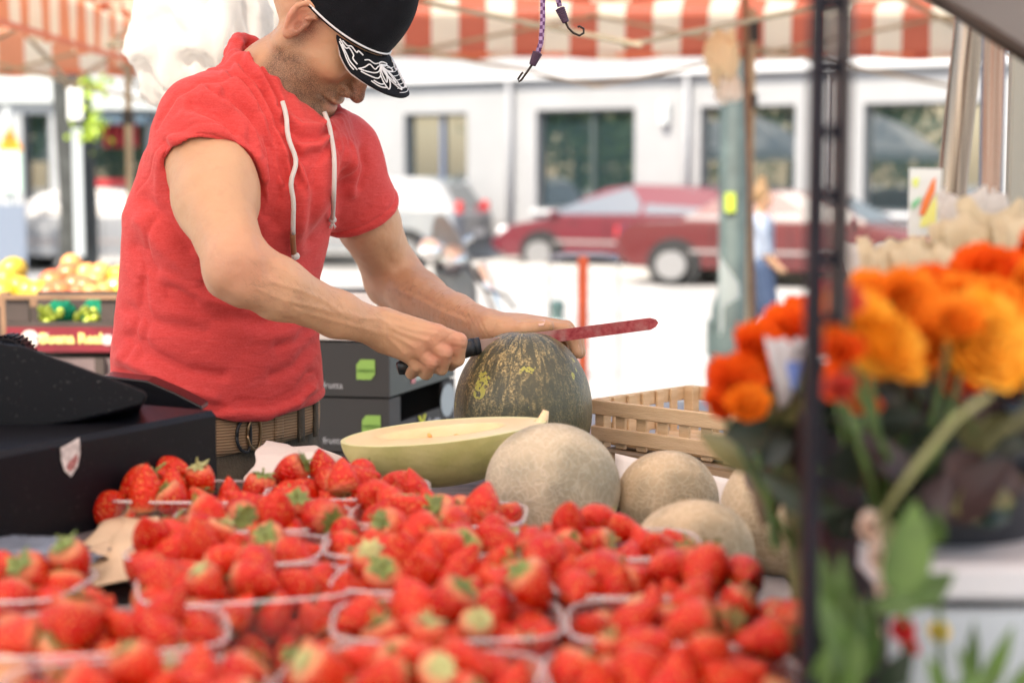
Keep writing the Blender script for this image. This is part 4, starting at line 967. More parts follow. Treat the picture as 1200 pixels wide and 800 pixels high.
# ---------------------------------------------------------------- SHIRT
def ringpts(cx,cy,cz,r1,r2,dz,n=28,wob=0,seed=0,dzs=0):
    out=[]
    for i in range(n+1):
        a=2*math.pi*i/n; r=1+wob*math.sin(3*a+seed)+wob*.6*math.sin(7*a+seed*2)
        out.append(Vector((cx,cy,cz))+E1*r1*math.cos(a)*r+E2*r2*math.sin(a)*r+Vector((0,0,-dz*math.sin(a)+dzs*math.cos(a)+wob*.12*math.sin(5*a+seed))))
    return out
sleeveR_end=P(232,196,2.345)
dR=(P(250,235,2.30)-SR).normalized(); dL=(P(432,262,2.69)-SL).normalized()
sl_r=0
sl_l=0
class CutArm(Prim):
    def __init__(s,c,n,r): s.c=V3(c); n=Vector(n).normalized(); s.n=V3(n); s.r=r
    def d(s,p):
        q=p-s.c; h=q@s.n; rad=np.sqrt(np.maximum((q*q).sum(-1)-h*h,0)); return np.maximum(-h,rad-s.r)
sl_r=Grp([(Cone(SR+Vector((.012,.01,.006)),SR+dR*.13,.070,.069),0),(CutArm(SR+dR*.072,dR+Vector((-.30,0,.10)),.2),.004,'-'),(Cone(SR+dR*.03,SR+dR*.3,.0595,.062),.003,'-')])
sl_l=Grp([(Cone(SL+Vector((-.012,-.012,.004)),SL+dL*.14,.066,.062),0),(CutArm(SL+dL*.092,dL,.2),.004,'-'),(Cone(SL+dL*.03,SL+dL*.3,.0545,.055),.003,'-')])
shirt_ops=[(Loft([(z,x,y,a+.0,b+.0) for z,x,y,a,b in TR],E1,E2),0),
 (Cone(P(316,106,2.50),P(240,142,2.40),.056,.060),.05),(Cone(P(336,146,2.54),P(398,180,2.625),.052,.052),.05),
 (sl_r,.035),(sl_l,.04),
 (Ell(P(312,205,2.43),(.10,.07,.09)),.05),
 (Half(SR+dR*.098-Vector((0,0,0)),dR),0,'none'),
]
shirt_ops=[o for o in shirt_ops if o[-1]!='none']
cut_r=Cone(SR+dR*.098+dR*.25,SR+dR*.098+dR*.25,.001,.001)
# sleeves end where a plane across the arm cuts them
class CutArm(Prim):
    """removes everything beyond a plane within a radius of the arm"""
    def __init__(s,c,n,r): s.c=V3(c); n=Vector(n).normalized(); s.n=V3(n); s.r=r
    def d(s,p):
        q=p-s.c; h=q@s.n; rad=np.sqrt(np.maximum((q*q).sum(-1)-h*h,0)); return np.maximum(-h,rad-s.r)
shirt_main=Grp(shirt_ops)
collar=[]
for (cx,cz,r1,r2,dz,rad,sd,dy) in ((-.340,1.510,.088,.094,.034,.022,1,0),(-.336,1.533,.083,.093,.046,.0135,2,0),(-.332,1.553,.076,.086,.056,.0120,3,0),(-.331,1.568,.072,.081,.062,.0115,5,0),(-.330,1.580,.069,.078,.066,.0100,4,0)):
    pts_=ringpts(cx,2.507+dy,cz,r1,r2,dz,26,.028,sd,-.010)
    for i in range(len(pts_)-1): collar.append((Cone(pts_[i],pts_[i+1],rad*(1+.18*math.sin(i*1.7+sd)),rad*(1+.18*math.sin((i+1)*1.7+sd))),.003))
COLLAR=Grp(collar)
neckcut=Grp([(Cone(P(400,10,2.50),P(334,92,2.505),.060,.058),0),(Cone(P(334,92,2.505),P(346,138,2.50),.058,.046),.01),(Ell(H(.050,0,-.070),(.066,.052,.052),HM),.02)])
SH=Grp([(Grp([(shirt_main,0),(COLLAR,.028)]),0),(neckcut,.018,'-'),
        ])
hemn=Vector((-.10,-.02,1)).normalized()
class Under(Prim):
    def __init__(s,c,n): s.c=V3(c);s.n=V3(n)
    def d(s,p): return (p-s.c)@s.n
SH=Grp([(SH,0),(Under(Vector((-.43,2.5,1.127)),Vector((.10,-.09,1)).normalized()),.006,'-'),(Loft([(1.0,-.432,2.50,.150,.109),(1.112,-.432,2.50,.155,.114),(1.13,-.432,2.5,.12,.09)],E1,E2),.004,'-')])
FOLDS=[]  # (polyline px, amplitude m, width px)
def F(pts,amp,wd): FOLDS.append((np.array(pts,float),amp,wd*1.2))
# armpit / shoulder radiating folds
F([(182,150),(205,112),(240,95),(280,93),(310,110)],-.0016,2.2)      # sleeve seam
F([(225,122),(262,140),(285,170),(300,215)],-.0035,5); F([(238,112),(275,132),(300,165),(312,210)],.003,5); F([(262,112),(296,138),(318,175),(325,230)],-.003,5)
F([(275,100),(306,130),(332,180)],.003,6); F([(284,182),(296,215),(312,250)],-.004,6)
F([(205,150),(240,158),(274,172)],-.0022,5); F([(200,165),(235,168),(268,180)],.002,5); F([(215,135),(245,145),(278,160)],.0022,5)
F([(193,168),(196,182),(197,195)],-.003,5)
# chest drape under the cowl
for i in range(4): F([(330+i*3,134+i*9),(352,150+i*12),(374,150+i*11),(388,140+i*9)],(-.0034 if i%2 else .0034),4.5)
F([(318,150),(325,200),(322,262)],-.0025,6); F([(352,185),(356,235),(352,290)],.0025,7); F([(368,180),(370,230),(362,280)],-.0028,6); F([(398,170),(402,210),(392,255)],-.003,6); F([(410,165),(418,200),(412,225)],.0028,6); F([(424,175),(428,195),(420,218)],-.0022,4)
for i in range(6): F([(262+i*7,88-i*5),(284+i*7,108-i*2),(304+i*6,138+i*0),(322+i*5,172),(330+i*7,215)],(-.0026 if i%2 else .0024),3.6)
for i in range(5): F([(284+i*4,52+i*2),(296+i*5,74+i*4),(310+i*5,98+i*5),(324+i*3,120+i*4)],(-.0024 if i%2 else .0024),2.8)
for i in range(5): F([(236+i*10,104+i*1),(262+i*8,122+i*2),(282+i*6,148+i*3),(292+i*5,178+i*2)],(-.0020 if i%2 else .0022),4)
# waist and belly creases
F([(150,395),(180,415),(215,432),(260,440)],-.0028,6); F([(143,420),(178,438),(215,458),(250,468)],.0035,7); F([(146,436),(180,452),(220,470),(262,482)],-.0035,6); F([(150,362),(190,380),(240,388)],-.002,7)
F([(280,474),(320,476),(350,462),(366,440)],-.004,5); F([(262,484),(310,484),(345,472),(364,455)],.005,5); F([(320,440),(345,430),(367,405)],-.0025,6); F([(325,405),(350,398),(371,380)],-.0022,6)
F([(160,290),(190,330),(225,352)],-.003,8); F([(165,260),(200,300),(232,325)],.003,8); F([(170,235),(200,262),(222,290)],-.0025,7); F([(200,345),(250,372),(310,380),(350,372)],-.0025,8); F([(190,325),(240,350),(280,358)],.0025,7)
F([(235,345),(290,392),(340,398)],.0018,10); F([(168,330),(172,380),(165,420)],-.0016,4); F([(182,250),(170,300),(163,360),(150,420)],-.0016,3)
def shirt_post(pts,n):
    z=pts[:,2]-CZ; f=pts[:,1]*CP-z*SP; u=pts[:,1]*SP+z*CP; px=600+pts[:,0]/f*FOC; py=400-u/f*FOC
    face=np.clip(-n[:,1]*1.6+.25,0,1)
    d=np.zeros(len(pts))
    for poly,amp,wd in FOLDS:
        q=seg_dist(px,py,poly); d+=amp*np.exp(-(q/wd)**2)
    d*=face*2.5
    # fine irregular creasing all round
    nz=fnoise(pts*[12,12,26]+pts[:,[2,0,1]]*[6,0,8])
    nz2=fnoise(pts*[34,34,22]-pts[:,[2,2,0]]*[0,14,9],2)
    # vertical ruffling near the collar
    cl=np.exp(-((pts[:,2]-1.59)/.035)**2)*(np.hypot(pts[:,0]+.33,pts[:,1]-2.507)<.13)
    ang=np.arctan2(pts[:,1]-2.507,pts[:,0]+.33)
    d+=nz*.0013+nz2*.0008+cl*.0022*np.sin(ang*24+z*60)
    nR=np.array((dR+Vector((-.30,0,.10))).normalized()); tR=(pts-np.array(SR+dR*.072))@nR; nearR=np.linalg.norm(pts-np.array(SR+dR*.06),axis=1)<.115
    tL=(pts-np.array(SL+dL*.092))@np.array(dL); nearL=np.linalg.norm(pts-np.array(SL+dL*.08),axis=1)<.09
    hp=(pts-np.array((-.43,2.5,1.127)))@np.array(Vector((.10,-.09,1)).normalized())
    for t_,m_ in((-tR,nearR),(-tL,nearL),(hp,pts[:,2]<1.25)): d+=m_*(-.0016*np.exp(-((t_-.016)/.0022)**2)+.0010*np.exp(-((t_-.008)/.005)**2))
    d=np.clip(d,-.0065+.004*(pts[:,2]<1.16),.012)
    pts=pts+n*d[:,None]
    sleeve_hem=np.exp(-(((pts-np.array(SR+dR*.082))@np.array(dR))/.0045)**2)
    return pts,{'crease':d*200}
M_shirt=bpy.data.materials.new('red marl jersey'); M_shirt.use_nodes=True; N,L=nodes(M_shirt); b=N['Principled BSDF']
b.inputs['Roughness'].default_value=.85; b.inputs['Specular IOR Level'].default_value=.2; b.inputs['Sheen Weight'].default_value=.25; b.inputs['Sheen Roughness'].default_value=.4; b.inputs['Sheen Tint'].default_value=(1,.55,.5,1)
tc=N.new('ShaderNodeTexCoord'); mpn=N.new('ShaderNodeMapping'); mpn.inputs['Scale'].default_value=(350,350,900); L.new(tc.outputs['Object'],mpn.inputs[0])
mpn2=N.new('ShaderNodeMapping'); mpn2.inputs['Scale'].default_value=(60,60,420); L.new(tc.outputs['Object'],mpn2.inputs[0])
c=mixc(N,L,noise(N,L,1,3,.3,.7,mpn.outputs[0]),(.56,.044,.044),(.64,.080,.074))
c=mixc(N,L,noise(N,L,1,3,.5,.95,mpn2.outputs[0]),c,(.68,.10,.10))
L.new(c,b.inputs['Base Color'])
bp_=N.new('ShaderNodeBump'); bp_.inputs['Strength'].default_value=.5; bp_.inputs['Distance'].default_value=.0012
mp3=N.new('ShaderNodeMapping'); mp3.inputs['Scale'].default_value=(28,28,75); L.new(tc.outputs['Object'],mp3.inputs[0])
hh=mathn(N,L,'ADD',mathn(N,L,'MULTIPLY',noise(N,L,1,3,.2,.8,mpn.outputs[0]),.35),mathn(N,L,'MULTIPLY',noise(N,L,1,4,.2,.8,mp3.outputs[0],.8),2.2))
L.new(hh,bp_.inputs['Height']); L.new(bp_.outputs[0],b.inputs['Normal'])
shirt,sp,sq=sdf_obj('top',SH,(-.78,2.2,1.0),(-.1,2.85,1.75),.0025,M_shirt,vendor,shirt_post)
shirt['label']='red marl cowl neck top with short sleeves'
BV=BVHTree.FromPolygons([tuple(p) for p in sp],[tuple(int(i) for i in f) for f in sq])
BVB=BVHTree.FromPolygons([tuple(p) for p in bp],[tuple(int(i) for i in f) for f in bq])
def onto(px,py,off=.003,bv=None,fallback=2.4):
    o=Vector((0,0,CZ)); d=(P(px,py,2.0)-o).normalized(); h=(bv or BV).ray_cast(o,d)
    if h[0] is None: return P(px,py,fallback)
    nn=h[1]; nn=nn if nn.dot(d)<0 else -nn
    return h[0]+nn*off
# drawstrings
M_cord=mat('white cotton cord',(.78,.76,.72),.8,bump=.8,bscale=900); M_tip=mat('tan leather tip',(.30,.13,.06),.6)
def pth(pl,n=26):
    pl=[Vector((a,b_)) for a,b_ in pl]; out=[]
    for i in range(len(pl)-1):
        k=max(2,int((pl[i+1]-pl[i]).length/6))
        for j in range(k): out.append(pl[i].lerp(pl[i+1],j/k))
    out.append(pl[-1]); return out
def cord_on(pl,off):
    raw=[onto(q.x,q.y,off) for q in pth(pl)]
    for _ in range(3): raw=[raw[0]]+[(raw[i-1]+raw[i]*2+raw[i+1])/4 for i in range(1,len(raw)-1)]+[raw[-1]]
    return raw
c1=cord_on([(329,127),(334,142),(339,175),(343,215),(342,268)],.0100)
obj('drawstring',MB().tube(c1,.0034,10),M_cord,vendor,smooth=True)
tip=cord_on([(342,268),(341,294)],.0075); ds=obj('cord_tip',MB().tube(tip,.0042,10),M_tip,vendor,smooth=True)
e=tip[-1]; mb=MB(); mb.lathe([(0,-.006),(.005,-.004),(.0065,0),(.005,.004),(0,.006)],10,e+Vector((.002,0,-.003))); obj('cord_knot',mb,M_cord,vendor,smooth=True)
c2=cord_on([(379,138),(384,152),(387,180),(386,225),(384,258)],.0075)
obj('drawstring',MB().tube(c2,.0034,10),M_cord,vendor,smooth=True)
e=c2[-1]; mb=MB(); mb.lathe([(0,-.006),(.0055,-.003),(.006,.001),(.0035,.006),(0,.007)],10,e)
for k in range(7):
    a=k*.9; mb.tube([e+Vector((0,0,-.003)),e+Vector((.005*math.cos(a),.003*math.sin(a),-.011-.002*(k%2)))],.0009,5)
obj('cord_knot',mb,M_cord,vendor,smooth=True)
# ---------------------------------------------------------------- TROUSERS, BELT, SHOES
def tleg(h,s):
    k_=h+E1*.01*s+E2*.02+Vector((0,0,-.45)); a=h+E1*.03*s+Vector((0,0,-.86))
    return Grp([(Cone(h,k_,.098,.075),0),(Cone(k_,a,.075,.068),.03)])
TRO=Grp([(Loft([(.93,-.432,2.5,.156,.114),(1.02,-.431,2.5,.154,.112),(1.09,-.431,2.5,.146,.105)],E1,E2),0),(tleg(hipR,-1),.04),(tleg(hipL,1),.04)])
def tr_post(pts,n):
    nz=fnoise(pts*[10,10,20]); return pts+n*(nz*.006)[:,None],{}
M_tr=mat('olive brown canvas',(.085,.068,.045),.85,var=.35,vscale=14,bump=.5,bscale=300)
tro,tp,tq=sdf_obj('trousers',TRO,(-.75,2.2,.03),(-.1,2.85,1.2),.005,M_tr,vendor,tr_post)
BVT=BVHTree.FromPolygons([tuple(p) for p in tp],[tuple(int(i) for i in f) for f in tq])
M_belt=bpy.data.materials.new('tan webbing'); M_belt.use_nodes=True; N,L=nodes(M_belt); b=N['Principled BSDF']; b.inputs['Roughness'].default_value=.8
tc=N.new('ShaderNodeTexCoord'); wv=N.new('ShaderNodeTexWave'); wv.wave_type='BANDS'; wv.bands_direction='Z'; wv.inputs['Scale'].default_value=75; wv.inputs['Distortion'].default_value=.6; wv.inputs['Detail'].default_value=1
L.new(tc.outputs['Object'],wv.inputs['Vector']); L.new(mixc(N,L,wv.outputs['Fac'],(.19,.115,.06),(.38,.25,.14)),b.inputs['Base Color'])
bb=N.new('ShaderNodeBump'); bb.inputs['Strength'].default_value=.7; bb.inputs['Distance'].default_value=.001; L.new(wv.outputs['Fac'],bb.inputs['Height']); L.new(bb.outputs[0],b.inputs['Normal'])
def wst(a,z,out=0):
    k=(abs(math.cos(a))**2.3+abs(math.sin(a))**2.3)**(1/2.3); return Vector((-.430,2.5,z+.008+.013*math.cos(a-R(35))))+E1*(.150+out)*math.cos(a)/k+E2*(.109+out)*math.sin(a)/k
mb=MB().grid(lambda u,v:wst(u*2*math.pi,1.050+.054*v,.0045+.0015*math.sin(math.pi*v)),96,6,closed_u=True,thick=.003)
belt=obj('belt',mb,M_belt,vendor,smooth=True)
M_dring=mat('bronze ring',(.30,.20,.11),.3,metal=.9)
def find_a(px):
    best=min(((abs(proj(*wst(R(a),1.085,.006))[0]-px),a) for a in range(50,235)),key=lambda q:q[0]); return R(best[1])
a0=find_a(300)
for k,(da,tlt) in enumerate(((0,.0),(R(6),.002))):
    aa=a0+da; c_=wst(aa,1.074,.011); t_=(wst(aa+.05,1.074,.011)-wst(aa-.05,1.074,.011)).normalized()
    pts_=[c_+Vector((0,0,0))+Vector((0,0,1))*.0245*math.sin(q/20*2*math.pi)+t_*.017*math.cos(q/20*2*math.pi)*(1 if math.cos(q/20*2*math.pi)>0 else .35) for q in range(21)]
    obj('buckle_ring',MB().tube(pts_,.0024,8),M_dring if k==0 else M_black,belt,smooth=True)
for pxl in (349,366):
    aa=find_a(pxl); mb=MB().grid(lambda u,v:wst(aa+(u-.5)*.085,1.044+.056*v,.0085),3,6,thick=.004); obj('belt_loop',mb,M_tr,tro,smooth=True)
aa=find_a(325); mb=MB().grid(lambda u,v:wst(aa+(u-.5)*.11,1.056+.047*v,.0080),4,5,thick=.003); obj('strap_end',mb,M_belt,belt,smooth=True)
mb=MB()
for s_,h in((-1,hipR),(1,hipL)):
    a=h+E1*.03*s_; a.z=.0
    mb2=MB().grid(lambda u,v:a+E2*(.06+ .15*math.cos(u*6.283)*math.sin(v*math.pi)**.7)+E1*.048*math.sin(u*6.283)*math.sin(v*math.pi)**.7+Vector((0,0,.05-.05*math.cos(v*math.pi)+ (.02*(1-math.cos(v*math.pi)) if math.cos(u*6.283)<0 else 0))),20,10,closed_u=True)
    obj('shoe',mb2,mat('dark shoe',(.03,.03,.035),.6),vendor,smooth=True)
# ---------------------------------------------------------------- CAP
cap_M=mat('black cotton twill',(.006,.007,.010),.8,bump=.5,bscale=700,spec=.15,var=.3,vscale=40); M_th=mat('white stitching',(.72,.74,.76),.7)
def HV(x,y,z): return H(x,y,z)
# crown: surface over the skull with a tall structured front
def band(t):     # lower edge of the crown, t angle from front
    c_,s_=math.cos(t),math.sin(t)
    x=-.004+ (.112 if c_>0 else .108)*c_; y=.086*s_
    z=.026+.014*max(c_,0)**2
    return x,y,z
def crown(u,v):
    t=u*2*math.pi; x,y,z=band(t); 
    # v 0 at the band, 1 at the button
    f=math.cos(v*math.pi/2)**.72; g=math.sin(v*math.pi/2)
    fr=max(0,math.cos(t))
    X=.004+(x-.004)*(f+.02*fr*math.sin(v*math.pi)); Y=y*f; Z=z+.118*g
    if v>.999: X,Y=.004,0
    seam=0
    k=(t/(math.pi/3))%1; seam=-.0012*math.exp(-((min(k,1-k))/.03)**2)
    return HV(X+seam*math.cos(t),Y+seam*math.sin(t),Z)
cap=thing('cap','x','x'); del cap['label']; del cap['category']
bpy.data.objects.remove(cap)
cap=obj('cap',MB().grid(crown,96,30,closed_u=True,thick=.0025),cap_M,vendor,smooth=True)
cap['label']='black baseball cap with white floral embroidery on the brim'
def brim(u,v):   # u -1..1 side to side, v 0..1 outward
    th=u*R(62); x,y,z=band(th); z-=.002
    L_=.060*(1-abs(u)**3.2)**.5+.004
    ox=math.cos(th*.42); oy=math.sin(th*.42)*.55
    X=x+ox*L_*v; Y=y+oy*L_*v
    arch=(.016*v+.009*(1-math.cos(u*1.25))/(1-math.cos(1.25))*v**.8)*min(1,L_/.04)
    Z=z-arch
    return HV(X,Y,Z)
mbb=MB().grid(lambda a,b_:brim(1-a*2,b_),60,16,thick=.0032)
bo=obj('brim',mbb,cap_M,cap,smooth=True)
obj('brim_underside',MB().grid(lambda a,b_:brim((a*2-1)*.97,b_*.955+.01)-upv*.0037,50,12),mat('pale brim lining',(.55,.45,.42),.8),bo,smooth=True)
def br(u,v,o=.0012): return brim(u,v)+upv*o
def crom(pts,k=6):
    out=[]; n=len(pts)
    for i in range(n-1):
        p0,p1,p2,p3=pts[max(0,i-1)],pts[i],pts[i+1],pts[min(n-1,i+2)]
        for j in range(k):
            t=j/k; out.append(tuple(.5*((2*p1[a])+(-p0[a]+p2[a])*t+(2*p0[a]-5*p1[a]+4*p2[a]-p3[a])*t*t+(-p0[a]+3*p1[a]-3*p2[a]+p3[a])*t**3) for a in(0,1)))
    return out+[pts[-1]]
def stitch(pts,r=.0011,nm='embroidery',par=None,close=False):
    q=[]; pts=crom(pts) if len(pts)>2 else pts
    for i in range(len(pts)-1):
        k=max(2,int(math.hypot((pts[i+1][0]-pts[i][0])*.09,(pts[i+1][1]-pts[i][1])*.07)/.003))
        for j in range(k): t=j/k; q.append(br(pts[i][0]*(1-t)+pts[i+1][0]*t,pts[i][1]*(1-t)+pts[i+1][1]*t))
    q.append(br(*pts[-1])); return q
def petal(cu,cv,ang,ln,wd,n=16):
    out=[]
    for i in range(n+1):
        t=i/n*2*math.pi; a=ln*(1-math.cos(t))/2; b_=wd*math.sin(t)*(.6+.4*math.sin(a/ln*math.pi))
        out.append((cu+(a*math.cos(ang)-b_*math.sin(ang)),min(.97,max(.03,cv+(a*math.sin(ang)+b_*math.cos(ang))))))
    return out
mb=MB()
for sgn in (-1,1):
    L2=[]
    # flower petals around a node, curling leaves and long tendrils
    n0=(-.42*1,.34)
    if sgn==-1: base=lambda p:p
    else: base=lambda p:(-p[0],p[1])
    shapes=[petal(-.34,.26,R(98),.62,.075),petal(-.34,.26,R(98),.44,.040),petal(-.36,.28,R(66),.60,.080),petal(-.36,.28,R(66),.42,.042),
      petal(-.36,.26,R(20),.30,.07),petal(-.38,.24,R(-10),.22,.05),
      [(-.78,.70),(-.68,.52),(-.58,.36),(-.52,.44),(-.44,.34),(-.37,.28)],[(-.78,.70),(-.66,.62),(-.56,.56),(-.46,.46),(-.38,.32)],[(-.76,.74),(-.64,.72),(-.54,.68),(-.46,.56)],[(-.64,.30),(-.56,.24),(-.48,.28),(-.40,.24)],
      [(-.66,.86),(-.56,.90),(-.46,.86)],[(-.62,.80),(-.54,.82),(-.48,.78)],
      [(-.97,.18),(-.90,.30),(-.84,.20),(-.80,.34),(-.82,.48),(-.78,.58)],[(-.93,.12),(-.86,.16),(-.80,.10),(-.74,.20),(-.70,.12),(-.64,.18)],[(-.98,.40),(-.93,.56),(-.90,.74),(-.84,.86)],[(-.95,.34),(-.89,.52),(-.86,.66),(-.80,.78)],
      [(-.16,.70),(-.08,.78),(0,.80)]]
    for s_ in shapes: mb.tube(stitch([base(p) for p in s_]),.0010,6)
for i in range(7):
    v=.30+i*.10; mb.tube(stitch([(-.22,v),(-.10,v),(0,v),(.10,v),(.22,v)]),.0006,5)
obj('embroidery',mb,M_th,bo,smooth=True)
mb=MB()
pts_=[]
for i in range(0,161):
    t=R(-88)+R(176)*i/160; x,y,z=band(t); k=1.012; pts_.append(HV(x*k,y*k,z+.004))
mb.tube(pts_,.0014,6)
pts_=[HV(band(t)[0]*1.01,band(t)[1]*1.01,band(t)[2]+.004) for t in [R(88)+R(184)*i/60 for i in range(61)]]
mb.tube(pts_,.0010,6)
obj('piping',mb,M_th,cap,smooth=True)
mb=MB().lathe([(0,.003),(.006,.002),(.007,-.002)],12,HV(.004,0,.1425)); obj('button',mb,cap_M,cap,smooth=True)
# thin eyebrows & lashes (mostly hidden by the brim)
M_hair=mat('brown hair',(.05,.03,.02),.7)
for sgn in(-1,1):
    mb=MB()
    for k in range(46):
        t=k/45; p0=H(.101-.022*t*t,sgn*(.010+.034*t),.0225+.004*math.sin(t*3)); mb.tube([p0,p0+(fw*.001+lf*sgn*.004+upv*(.003*(1-t)))*HS],[.0005,.0002],4,cap=False)
    obj('eyebrow',mb,M_hair,vendor)
    mb=MB()
    for k in range(16):
        t=k/15-.5; p0=H(.0955-.012*t*t*4*.3,sgn*(.031+.019*t),-.003); mb.tube([p0,p0+(fw*.006+upv*-.004+lf*sgn*.003*t)*HS],[.0004,.0002],4,cap=False)
    obj('eyelashes',mb,M_hair,vendor)
# thumb nail of the hand on the melon and finger nails
M_nail=mat('finger nail',(.72,.46,.38),.25,spec=.6)
def nail(a,b_,r,up_):
    a=Vector(a);b_=Vector(b_); d=(b_-a).normalized(); c_=a.lerp(b_,.72)+Vector(up_)*r*.86; s=d.cross(Vector(up_)).normalized()
    mb=MB().grid(lambda u,v:c_+d*(.010*(u-.5))*(1-.25*(2*v-1)**2)+s*.0066*(2*v-1)+Vector(up_)*(-.0022*(2*v-1)**2+.0008),8,8,thick=.0008); obj('nail',mb,M_nail,vendor,smooth=True)
nail(P(614,386,2.452),P(643,382,2.442),.0098,(0,-.55,.83))
for f in LF[:3]: nail(P(*f[2]),P(*f[3]),.0085,(.93,-.3,.2))
# ---------------------------------------------------------------- forearm hair
rng=np.random.RandomState(3); mb=MB(); cnt=0
for k in range(700):
    px_=285+rng.rand()*160; py_=330+(px_-285)*.36+rng.randn()*13
    if k%2: px_=455+rng.rand()*100; py_=335+(px_-455)*.42+rng.randn()*11
    o=Vector((0,0,CZ)); d=(P(px_,py_,2)-o).normalized(); h=BVB.ray_cast(o,d)
    if h[0] is None or h[0].y>2.8: continue
    n_=h[1] if h[1].dot(d)<0 else -h[1]; t_=Vector((.8,.0,-.45+.5*rng.randn())).normalized(); t_=(t_-n_*t_.dot(n_)).normalized()
    mb.tube([h[0],h[0]+t_*.004+n_*.0015,h[0]+t_*.008+n_*.0016],[.00012,.00010,.00004],3,cap=False)
obj('hair',mb,mat('fine brown hair',(.26,.15,.08),.6),vendor)
# ================================================================= KNIFE
kn=thing('knife','long straight knife with a red stained blade and black handle, sunk in the melon','knife',P(510,418,2.362))
hA,hB=P(466,432,2.360),P(556,406,2.392)
dr=(hB-hA).normalized(); tipp=P(771,378,2.462)
drB=(tipp-hB).normalized(); sx=drB; side=Vector((-drB.y,drB.x,0)).normalized(); upk=drB.cross(side)*1; upk=upk if upk.z>0 else -upk
mb=MB(); Mr=Matrix((dr,Vector((-dr.y,dr.x,0)).normalized(),dr.cross(Vector((-dr.y,dr.x,0)).normalized()))).transposed()
n=14; pts_=[hA.lerp(hB,i/n) for i in range(n+1)]; rs=[.0085 if i==0 else .0118-.0012*math.sin(i/n*6) for i in range(n+1)]
obj('handle',MB().tube(pts_,rs,14,flat=.7),mat('black knife handle',(.012,.012,.013),.4),kn,smooth=True)
Lb=(tipp-hB).length; hh_=.0087; poly=[(0,-hh_),(Lb-.012,-hh_*1.0),(Lb-.004,-hh_*.6),(Lb,0),(Lb-.003,hh_*.6),(Lb-.012,hh_),(0,hh_)]
M_blade=bpy.data.materials.new('juice stained blade'); M_blade.use_nodes=True; N,L=nodes(M_blade); b=N['Principled BSDF']; b.inputs['Roughness'].default_value=.3; b.inputs['Metallic'].default_value=.55
tcb=N.new('ShaderNodeTexCoord'); spx=N.new('ShaderNodeSeparateXYZ'); L.new(tcb.outputs['Object'],spx.inputs[0])
mr=N.new('ShaderNodeMapRange'); mr.inputs['From Min'].default_value=.13; mr.inputs['From Max'].default_value=.19; L.new(spx.outputs[0],mr.inputs['Value'])
fac=mathn(N,L,'ADD',mr.outputs[0],mathn(N,L,'MULTIPLY',mathn(N,L,'SUBTRACT',noise(N,L,60,4,.3,.7),.5),.5))
cr=N.new('ShaderNodeClamp'); L.new(fac,cr.inputs['Value'])
L.new(mixc(N,L,cr.outputs[0],(.42,.30,.26),mixc(N,L,noise(N,L,160,4,.3,.75),(.26,.022,.03),(.40,.085,.085))),b.inputs['Base Color'])
obj('blade',MB().prism(poly,.0016,hB+drB*.0-side*.0008,drB,upk),M_blade,kn,bevel=.0003)
obj('bolster',MB().tube([hB-dr*.004,hB+drB*.008],.0125,14,flat=.6),M_black,kn,smooth=True)
